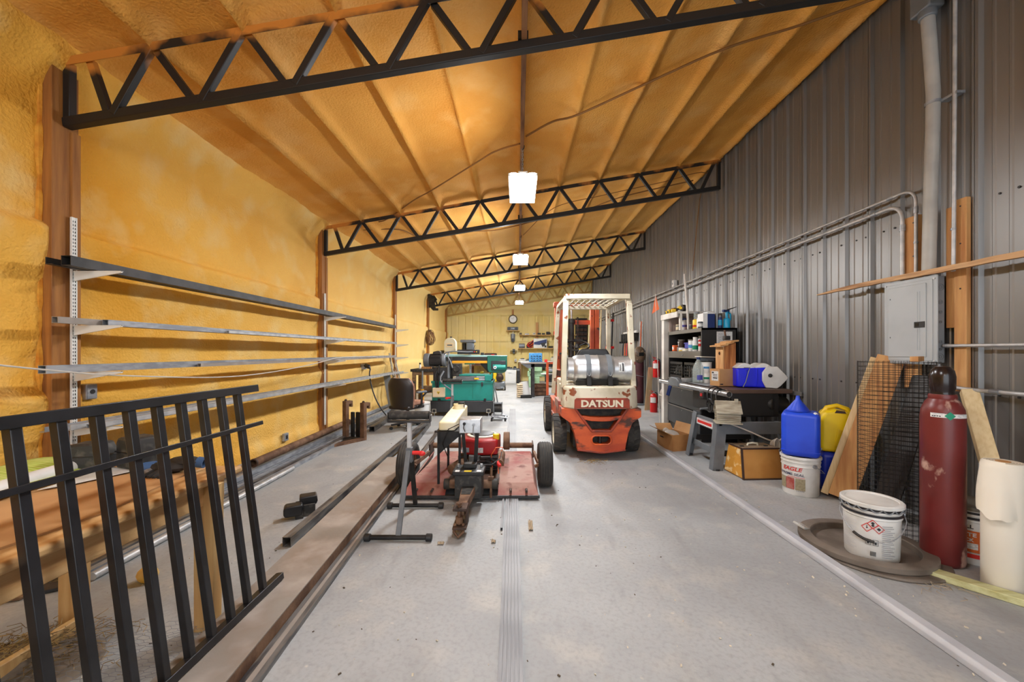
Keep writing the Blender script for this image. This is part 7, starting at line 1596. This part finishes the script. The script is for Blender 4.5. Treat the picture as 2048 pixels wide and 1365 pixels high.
# ------------------------------------------------------------------ pails and jugs
def pail(x, y, z, rb, rt, h, label, lid=True, rz=0., stripes=True, group='round pails'):
    t = thing('paint_pail', label, 'pail', (x, y, z), rz, group=group)
    b = part('body', 'pail_white', t, lambda m: m.lathe([(0, 0), (rb * .97, 0), (rb, .008), (rb + (rt - rb) * .72, h * .72), (rt * 1.0 + .004, h * .735), (rt * 1.0, h * .76), (rt + .001, h * .82), (rt + .006, h * .84), (rt + .002, h * .86), (rt + .004, h * .96), (rt * .9, h * .97), (0, h * .97)], n=48))
    if stripes:
        for a, c in ((.775, .815), (.868, .905)): part('stripe', 'print_black', b, lambda m: m.lathe([(rt + .0035, h * a), (rt + .0065, h * a), (rt + .0065, h * c), (rt + .0035, h * c)], n=48))
    return t, b
cc = (2.405, 2.655)
t, b = pail(cc[0], cc[1], .024, .142, .152, .385, 'white pail with crimped lid and hazard labels standing inside the steel rings', True)
ld = part('lid', 'pail_white', t, lambda m: m.lathe([(0, .372), (.135, .370), (.140, .378), (.160, .380), (.168, .374), (.168, .355), (.160, .352), (.158, .365), (0, .366)], n=48))
def lugs(m):
    for k in range(16):
        a0 = 2 * math.pi * k / 16; pts = [(.166 * math.cos(a0 + .39 * u), .166 * math.sin(a0 + .39 * u), .356 - .022 * math.sin(math.pi * u)) for u in [j / 8 for j in range(9)]]
        m.tube(pts, .004, 6)
part('crimp_lugs', 'panel_side', ld, lugs, kind='stuff')
fa = math.degrees(math.atan2(-cc[1], -cc[0]))      # towards the camera
hl = part('bail_handle', 'galv', t, lambda m: m.tube([(.160 * math.cos(R(fa + 95)), .160 * math.sin(R(fa + 95)), .31)] + [(.172 * math.cos(R(fa + 95 - 180 * u)), .172 * math.sin(R(fa + 95 - 180 * u)), .31 - .165 * math.sin(math.pi * u)) for u in [k / 14 for k in range(1, 14)]] + [(.160 * math.cos(R(fa - 85)), .160 * math.sin(R(fa - 85)), .31)], .0025, 6))
part('grip', 'black_plastic', hl, lambda m: m.tube([(.174 * math.cos(R(fa + 95 - 180 * u)), .174 * math.sin(R(fa + 95 - 180 * u)), .31 - .165 * math.sin(math.pi * u)) for u in (.5, .55, .6, .65, .7)], .009, 8))
for s in (95, -85): part('bail_ear', 'galv', b, lambda m: m.cyl((.150 * math.cos(R(fa + s)), .150 * math.sin(R(fa + s)), .31), (.166 * math.cos(R(fa + s)), .166 * math.sin(R(fa + s)), .31), .012, n=12))
RP = .1535
def decal(nm, mt, fn): return part(nm, mt, b, fn, smooth=None)
def rr_(z): return .142 + (.152 - .142) * min(1, z / .277) + .0012
part('left_print', 'print_pale', b, lambda m: [m.patch((0, 0), .1536, fa - 68, fa - 68 + (34, 40, 26, 38)[k % 4], .06 + .011 * k, .0625 + .011 * k, 6) for k in range(18)], kind='stuff')
part('right_print', 'print_grey', b, lambda m: [m.patch((0, 0), .1536, fa + 20, fa + 20 + (22, 27, 17, 25)[k % 4], .045 + .0125 * k, .049 + .0125 * k, 6) for k in range(17)], kind='stuff')
def diamond(m, ang, z, s, r, hollow=True):
    k = math.degrees(1 / r)
    P = [(0, s), (s, 0), (0, -s), (-s, 0)]; Q = [(0, s * .82), (s * .82, 0), (0, -s * .82), (-s * .82, 0)]
    f = lambda p: (r * math.cos(R(ang + p[0] * k)), r * math.sin(R(ang + p[0] * k)), z + p[1])
    if hollow: m.add([f(p) for p in P] + [f(q) for q in Q], [(i, (i + 1) % 4, (i + 1) % 4 + 4, i + 4) for i in range(4)])
    else: m.add([f(p) for p in P], [(0, 1, 2, 3)])
part('hazard_diamonds', 'print_red', b, lambda m: (diamond(m, fa - 8, .225, .030, .1538), diamond(m, fa + 3, .252, .030, .1538), diamond(m, fa + 14, .225, .030, .1538)), smooth=None, kind='stuff')
part('hazard_symbols', 'print_black', b, lambda m: (diamond(m, fa - 8, .225, .006, .1538, False), diamond(m, fa - 8, .236, .004, .1538, False), diamond(m, fa + 3, .258, .010, .1538, False), diamond(m, fa + 3, .244, .009, .1538, False), diamond(m, fa + 14, .225, .011, .1538, False)), smooth=None, kind='stuff')
part('pictograms', 'print_black', b, lambda m: [q for a in (-6, 8) for q in (m.patch((0, 0), .1535, fa + a - 5, fa + a + 5, .150, .152), m.patch((0, 0), .1535, fa + a - 5, fa + a + 5, .115, .117), m.patch((0, 0), .1535, fa + a - 5, fa + a - 4.2, .115, .152), m.patch((0, 0), .1535, fa + a + 4.2, fa + a + 5, .115, .152), m.patch((0, 0), .1535, fa + a - 1.8, fa + a + 1.8, .122, .140))], kind='stuff')
part('barcode', 'print_black', b, lambda m: [m.patch((0, 0), .1532, fa - 2 + k * 1.0, fa - 2 + k * 1.0 + (.45 if k % 3 else .7), .045, .075, 1) for k in range(11)], kind='stuff')
# steel rings under it
t = thing('steel_ring', 'thick rusty steel ring lying on top of another under the white pail', 'steel ring', (2.44, 2.76, .02), group='steel rings on the floor')
part('ring', 'ring_steel', t, lambda m: m.lathe([(.295, 0), (.365, 0), (.375, .01), (.375, .04), (.365, .045), (.30, .045), (.295, .04)], n=64), smooth=35)
t = thing('steel_ring', 'flat rusty steel disc lowest on the floor under the ring and pail', 'steel ring', (2.475, 2.73, .0), group='steel rings on the floor')
part('disc', 'ring_steel', t, lambda m: m.lathe([(0, .004), (.36, .004), (.385, .001), (.39, .008), (.385, .018), (.36, .02), (0, .02)], n=64), smooth=35)
MB().cbox((2.16, 2.97, .075), (.08, .09, .02), (.2, .3, .4)).build('tape_wad', 'clear_bag', label='crumpled clear tape on the far left edge of the steel ring', cat='tape', bevel=.006)
# Eagle pail
ec = (2.81, 3.88)
t, b = pail(ec[0], ec[1], 0, .150, .160, .385, 'white sealer pail with red EAGLE lettering under the blue jug', True, stripes=False)
part('lid', 'pail_white', t, lambda m: m.lathe([(0, .376), (.150, .374), (.168, .380), (.173, .374), (.173, .355), (.166, .352), (0, .366)], n=40))
fa = math.degrees(math.atan2(-ec[1], -ec[0]))
part('brand_lettering', 'print_red', b, lambda m: text_wrap(m, 'EAGLE', .050, (0, 0), .1605, fa - 28, .242, .0012, .25, 1.2), smooth=None)
part('product_lettering', 'print_navy', b, lambda m: text_wrap(m, 'SUPREME SEAL', .034, (0, 0), .1590, fa - 36, .196, .0004, .1, 1.2), smooth=None)
part('subtitle_bar', 'print_red', b, lambda m: m.patch((0, 0), .1588, fa - 40, fa + 12, .180, .184))
for a0, a1, mt in ((-72, -48, 'print_tan'), (-46, -18, 'print_brick'), (-15, 14, 'print_tan')): part('picture', mt, b, lambda m: m.patch((0, 0), .1582, fa + a0, fa + a1, .060, .172))
part('caption', 'print_grey', b, lambda m: [m.patch((0, 0), .1578, fa - 12 + 5 * k, fa - 9 + 5 * k, .05, .056) for k in range(5)], kind='stuff')
hl = part('bail_handle', 'galv', t, lambda m: m.tube([(.165 * math.cos(R(fa + 42)), .165 * math.sin(R(fa + 42)), .30), (.185 * math.cos(R(fa + 60)), .185 * math.sin(R(fa + 60)), .27), (.19 * math.cos(R(fa + 90)), .19 * math.sin(R(fa + 90)), .22), (.185 * math.cos(R(fa + 120)), .185 * math.sin(R(fa + 120)), .2)], .0028, 6))
part('bail_ear', 'galv', b, lambda m: m.cyl((.158 * math.cos(R(fa + 42)), .158 * math.sin(R(fa + 42)), .30), (.178 * math.cos(R(fa + 42)), .178 * math.sin(R(fa + 42)), .30), .018, n=14))
# square jugs
def sqjug(x, y, z, rz, label, mat, w_, d_, h_):
    t = thing('plastic_jug', label, 'jug', (x, y, z), rz, group='blue plastic jugs')
    b = part('body', mat, t, lambda m: m.box(-w_, w_, -d_, d_, 0, h_), bevel=.045, seg=5, smooth=60)
    part('base_seam', mat, b, lambda m: m.box(-w_ - .002, w_ + .002, -d_ - .002, d_ + .002, .055, .06), bevel=.04, seg=5, smooth=60)
    part('carry_recess', 'blue_jug_dark', t, lambda m: (m.box(-.08, .08, .0, d_ * .6, h_ - .004, h_ + .003),), bevel=.002)
    return t
t = sqjug(2.80, 3.86, .383, R(-38), 'large blue square jug with a blue funnel standing on the white sealer pail', 'blue_jug', .155, .145, .43)
part('spout_cap', 'white_plastic', t, lambda m: m.cyl((.11, -.10, .425), (.125, -.115, .415), .018, n=12))
part('drain_plug', 'panel_side', t, lambda m: m.cyl((.156, -.07, .09), (.165, -.07, .09), .014, n=12))
t = sqjug(3.20, 3.93, 0, R(-25), 'dark blue square jug on the floor under the yellow jug', 'blue_jug_dark', .15, .13, .40)
part('spout_cap', 'white_plastic', t, lambda m: m.cyl((.08, -.09, .395), (.085, -.10, .41), .02, n=12))
t = thing('funnel', 'blue plastic funnel turned upside down on the blue jug', 'funnel', (2.77, 3.86, .815))
part('cone', 'blue_jug', t, lambda m: m.lathe([(.098, 0), (.098, .01), (.02, .115), (.015, .15), (.012, .15), (.016, .11), (.09, .004)], n=32))
part('rim', 'blue_jug', t, lambda m: m.lathe([(.096, 0), (.104, 0), (.104, .008), (.096, .012)], n=32))
t = thing('yellow_jug', 'bright yellow fuel jug with moulded handle standing on the dark blue jug', 'jug', (3.23, 3.92, .403), R(-28))
b = part('body', 'yellow_jug', t, lambda m: m.prism([(-.165, .0), (.16, .0), (.17, .03), (.175, .24), (.155, .31), (.05, .40), (-.05, .425), (-.14, .40), (-.17, .33), (-.175, .05)], 'y', -.115, .115), bevel=.035, seg=4, smooth=60)
part('side_panel', 'yellow_jug', b, lambda m: m.prism([(-.06, .06), (.12, .07), (.13, .20), (-.04, .24)], 'y', -.123, -.11), bevel=.02, seg=3)
part('panel_recess', 'tool_yellow', b, lambda m: m.prism([(-.035, .19), (.115, .165), (.12, .205), (-.03, .23)], 'y', -.126, -.122), bevel=.01)
part('handle', 'yellow_jug', t, lambda m: m.tube([(-.13, 0, .36), (-.10, -.0, .43), (-.02, 0, .455), (.06, 0, .425), (.09, 0, .36)], [.03, .024, .022, .024, .03], 10))
part('handle_gap', 'trim_brown', t, lambda m: m.prism([(-.06, .392), (.03, .392), (.02, .412), (-.045, .42)], 'y', -.117, -.1145))
part('spout', 'tool_yellow', t, lambda m: m.tube([(.15, 0, .29), (.20, 0, .34), (.225, 0, .36)], [.03, .024, .02], 10))

# ------------------------------------------------------------------ plank, wire mesh, gas cylinder, paper roll
def slab(p, q, w, th, wdir, mat, label, name='leaning_plank', cat='plank'):
    p = Vector(p); q = Vector(q); d = (q - p).normalized(); a = Vector(wdir); a = (a - d * a.dot(d)).normalized(); b = d.cross(a).normalized()
    a *= w / 2; b *= th / 2
    return MB().add([p - a - b, p + a - b, p + a + b, p - a + b, q - a - b, q + a - b, q + a + b, q - a + b], [(0, 3, 2, 1), (4, 5, 6, 7), (0, 1, 5, 4), (1, 2, 6, 5), (2, 3, 7, 6), (3, 0, 4, 7)]).build(name, mat, label=label, cat=cat, bevel=.003)
slab((3.03, 3.66, .03), (3.37, 3.52, 1.355), .19, .038, (.75, -.65, 0), 'board_wood', 'wide orange brown plank leaning on the wall behind the wire mesh roll')
slab((2.97, 3.78, .03), (3.33, 3.64, 1.345), .06, .038, (.75, -.65, 0), 'pine_pale', 'narrow pale plank leaning beside the wide one behind the mesh')
slab((3.10, 3.32, .01), (3.43, 3.28, 1.20), .24, .012, (.1, 1, 0), 'cabinet_dark', 'black sheet leaning on the wall, standing in for shade behind the wire mesh roll', 'shade_sheet', 'shade sheet')  # dark sheet put in for the shade behind the mesh
MB().cbox((3.05, 2.98, 1.345), (.30, .045, .038), (0, 0, R(38))).build('wood_block', 'board_wood', bevel=.003, label='short wood block resting on top of the wire mesh roll', cat='wood block')
t = thing('wire_mesh_roll', 'loose upright roll of black welded wire mesh below the electrical panel', 'wire mesh', (2.985, 3.08, 0))
def spiral(u): # u in turns
    r = .248 - .022 * u; a = 2 * math.pi * u + 4.0; return (r * math.cos(a), r * math.sin(a))
def mesh_h(m):
    n = 66
    for k in range(37):
        z = .012 + 1.305 * k / 36
        m.tube([(*spiral(1.55 * i / n), z) for i in range(n + 1)], .0016, 4)
def mesh_v(m):
    n = 66
    for i in range(n + 1):
        x, y = spiral(1.55 * i / n); m.tube([(x, y, .003), (x, y, 1.325)], .0016, 4)
part('level_wires', 'mesh_black', t, mesh_h, kind='stuff')
part('upright_wires', 'mesh_black', t, mesh_v, kind='stuff')
t = thing('gas_cylinder', 'tall maroon gas cylinder with black cap standing in the right foreground', 'gas cylinder', (2.83, 2.60, 0))
b = part('body', 'cyl_maroon', t, lambda m: m.lathe([(0, .01), (.09, .0), (.104, .012), (.108, .03), (.108, .965), (.102, 1.02), (.085, 1.065), (.066, 1.09), (.064, 1.115), (0, 1.115)], n=48))
part('neck_ring', 'cyl_maroon', b, lambda m: m.lathe([(.06, 1.085), (.068, 1.085), (.070, 1.10), (.066, 1.118), (.05, 1.12)], n=32))
cp = part('cap', 'cap_black', t, lambda m: m.lathe([(.058, 1.115), (.056, 1.14), (.062, 1.16), (.063, 1.235), (.056, 1.275), (.035, 1.30), (0, 1.306)], n=36))
fa = math.degrees(math.atan2(-2.60, -2.83))
part('cap_hole', 'screen_dark', cp, lambda m: m.cyl((.060 * math.cos(R(fa - 18)), .060 * math.sin(R(fa - 18)), 1.222), (.0645 * math.cos(R(fa - 18)), .0645 * math.sin(R(fa - 18)), 1.222), .014, n=14))
sh_ = part('shoulder_label', 'label_white', b, lambda m: m.patch((0, 0), .1093, fa - 2, fa + 75, .972, .998, 14))
part('label_left', 'label_white', b, lambda m: m.patch((0, 0), .1090, fa - 30, fa + 5, .972, 1.0, 8))
part('gas_diamond', 'label_green', sh_, lambda m: diamond(m, fa + 18, .985, .027, .1112, False), smooth=None)
part('label_text', 'print_black', sh_, lambda m: [m.patch((0, 0), .1100, fa - 26 + 6 * k, fa - 22 + 6 * k, .978, .984) for k in range(4)], kind='stuff')
t = thing('paper_roll', 'standing roll of cream masking paper with a torn loose sheet', 'paper roll', (2.86, 2.30, 0))
part('roll', 'paper', t, lambda m: m.lathe([(.030, .74), (.030, .752), (.084, .752), (.088, .745), (.088, .006), (.084, 0), (.03, 0)], n=40))
part('core', 'cardboard', t, lambda m: m.lathe([(.024, .5), (.031, .5), (.031, .756), (.024, .756)], n=24))
part('wound_edge', 'paper_edge', t, lambda m: [m.lathe([(.04 + .011 * k, .7515), (.043 + .011 * k, .7515), (.043 + .011 * k, .7535), (.04 + .011 * k, .7535)], n=36) for k in range(4)], kind='stuff')
def loose(m):
    nu, nv = 14, 16; vs = []; fa_ = math.degrees(math.atan2(-2.3, -2.86))
    for j in range(nv + 1):
        v = j / nv
        for i in range(nu + 1):
            u = i / nu; a = fa_ - 78 + (118 - 34 * (1 - v)) * u
            bot = .47 - .05 * u + .012 * math.sin(9 * u) + .008 * math.sin(23 * u)
            z = .755 - (.755 - bot) * v
            r = .0905 + .050 * v * math.sin(math.pi * min(1, u * 1.1)) * (1 - .3 * u) + .008 * math.sin(7 * u + 3 * v) * v + .012 * (1 - u) * v
            if j == 0: r = .080
            vs.append((r * math.cos(R(a)), r * math.sin(R(a)), z + (.004 if j == 0 else 0)))
    m.add(vs, [(j * (nu + 1) + i, j * (nu + 1) + i + 1, (j + 1) * (nu + 1) + i + 1, (j + 1) * (nu + 1) + i) for j in range(nv) for i in range(nu)])
part('torn_sheet', 'paper', t, loose, smooth=80)
pc = (3.08, 2.66)
t, b = pail(pc[0], pc[1], 0, .140, .150, .385, 'white and orange paint pail half hidden behind the paper roll', True)
fa = math.degrees(math.atan2(-pc[1], -pc[0]))
part('lid', 'cabinet_trim', t, lambda m: m.lathe([(0, .376), (.14, .374), (.158, .378), (.16, .356), (0, .366)], n=36))
part('orange_label', 'print_orange', b, lambda m: m.patch((0, 0), .1505, fa - 60, fa + 60, .085, .225, 24))
part('red_band', 'print_red', b, lambda m: m.patch((0, 0), .1445, fa - 60, fa + 60, .045, .072, 24))
part('label_oval', 'label_white', b, lambda m: m.patch((0, 0), .1515, fa - 12, fa + 14, .105, .145, 10))
part('label_lettering', 'label_white', b, lambda m: (text_wrap(m, 'ATE', .034, (0, 0), .1515, fa - 1, .188, .001, 0, 1.1), text_wrap(m, 'CK', .03, (0, 0), .1515, fa - 1, .155, .001)), smooth=None)
part('brand_lettering', 'print_black', b, lambda m: text_wrap(m, 'LL', .034, (0, 0), .1525, fa, .24, .001), smooth=None)
slab((3.06, 2.36, .01), (3.40, 2.94, 1.105), .09, .075, (.75, -.65, 0), 'pine_pale', 'thick pale timber leaning on the wall behind the paper roll', 'leaning_timber', 'timber')
mb = MB(); mb.bar((2.555, 2.47, .021), (3.06, 1.82, .021), .085, .04); mb.build('treated_stud', 'treated_lumber', bevel=.004, label='pale green treated stud lying on the floor before the maroon cylinder', cat='timber')

# ------------------------------------------------------------------ small litter on the floor
rnd = random.Random(11)
def chips(m):
    for k in range(260):
        x, y = rnd.uniform(-2.4, 2.4), 1.3 + 5.5 * rnd.random() ** 1.6
        if k % 3 == 0: x = 1.75 + .28 * rnd.random() * rnd.choice((-1, 1)) + .25
        s = rnd.uniform(.002, .007); m.cbox((x, y, s * .35 + .001), (s * 2, s * 1.4, s * .7), (rnd.random(), rnd.random(), rnd.random() * 6))
part('floor_litter', 'debris', None, chips, label='scattered pale chips and grit on the concrete floor', cat='litter', kind='stuff')
def dark(m):
    for k in range(120):
        x, y = rnd.uniform(-2.4, 2.2), 1.4 + 5.5 * rnd.random() ** 1.5; s = rnd.uniform(.002, .006)
        m.cbox((x, y, s * .35 + .001), (s * 2.2, s * 1.2, s * .7), (0, 0, rnd.random() * 6))
part('floor_grit', 'dry_dark', None, dark, label='scattered dark grit on the concrete floor', cat='grit', kind='stuff')
def crumple(c, s, label, mat, name, cat, seed):
    r2 = random.Random(seed); nu = 8; vs = []
    for j in range(nu + 1):
        for i in range(nu + 1):
            u, v = i / nu - .5, j / nu - .5; vs.append((c[0] + u * s[0], c[1] + v * s[1], .006 + s[2] * abs(nz(u * 5 + seed, v * 5, seed)) * 2))
    o = MB().add(vs, [(j * (nu + 1) + i, j * (nu + 1) + i + 1, (j + 1) * (nu + 1) + i + 1, (j + 1) * (nu + 1) + i) for j in range(nu) for i in range(nu)]).build(name, mat, label=label, cat=cat, smooth=30)
    o.modifiers.new('s', 'SOLIDIFY').thickness = .002
crumple((.10, 3.12, 0), (.035, .16, .018), 'crumpled dry leaf scrap right of the aisle tubes', 'leaf', 'dry_leaf', 'leaf', 2)
crumple((-.56, 2.83, 0), (.045, .025, .012), 'small tan scrap in front of the roller stand foot', 'leaf', 'paper_scrap', 'scrap', 5)
crumple((-.18, 2.86, 0), (.03, .04, .012), 'tiny tan scrap beside the aisle tubes', 'leaf', 'paper_scrap', 'scrap', 8)
def twigs(m):
    r3 = random.Random(4)
    for k in range(26):
        x, y = 2.52 + r3.gauss(0, .07), 2.28 + r3.gauss(0, .05); d = r3.random() * 6.28; l = .03 + .05 * r3.random()
        m.tube([(x, y, .004), (x + l * .5 * math.cos(d), y + l * .5 * math.sin(d), .006 + .012 * r3.random()), (x + l * math.cos(d + .8), y + l * math.sin(d + .8), .004)], .0014, 3)
part('dry_roots', 'leaf', None, twigs, label='tangle of thin dry roots on the floor before the steel rings', cat='roots', kind='stuff')
def grass(m):
    r3 = random.Random(9)
    for k in range(40):
        x, y = 1.0 + r3.gauss(0, .10), 4.95 + r3.gauss(0, .06); d = r3.random() * 6.28; l = .05 + .08 * r3.random()
        m.tube([(x, y, .004), (x + l * .5 * math.cos(d), y + l * .5 * math.sin(d), .01 + .02 * r3.random()), (x + l * math.cos(d + .5), y + l * math.sin(d + .5), .004)], .0016, 3)
part('dry_grass', 'straw', None, grass, label='wisps of dry grass under the back of the forklift', cat='grass', kind='stuff')
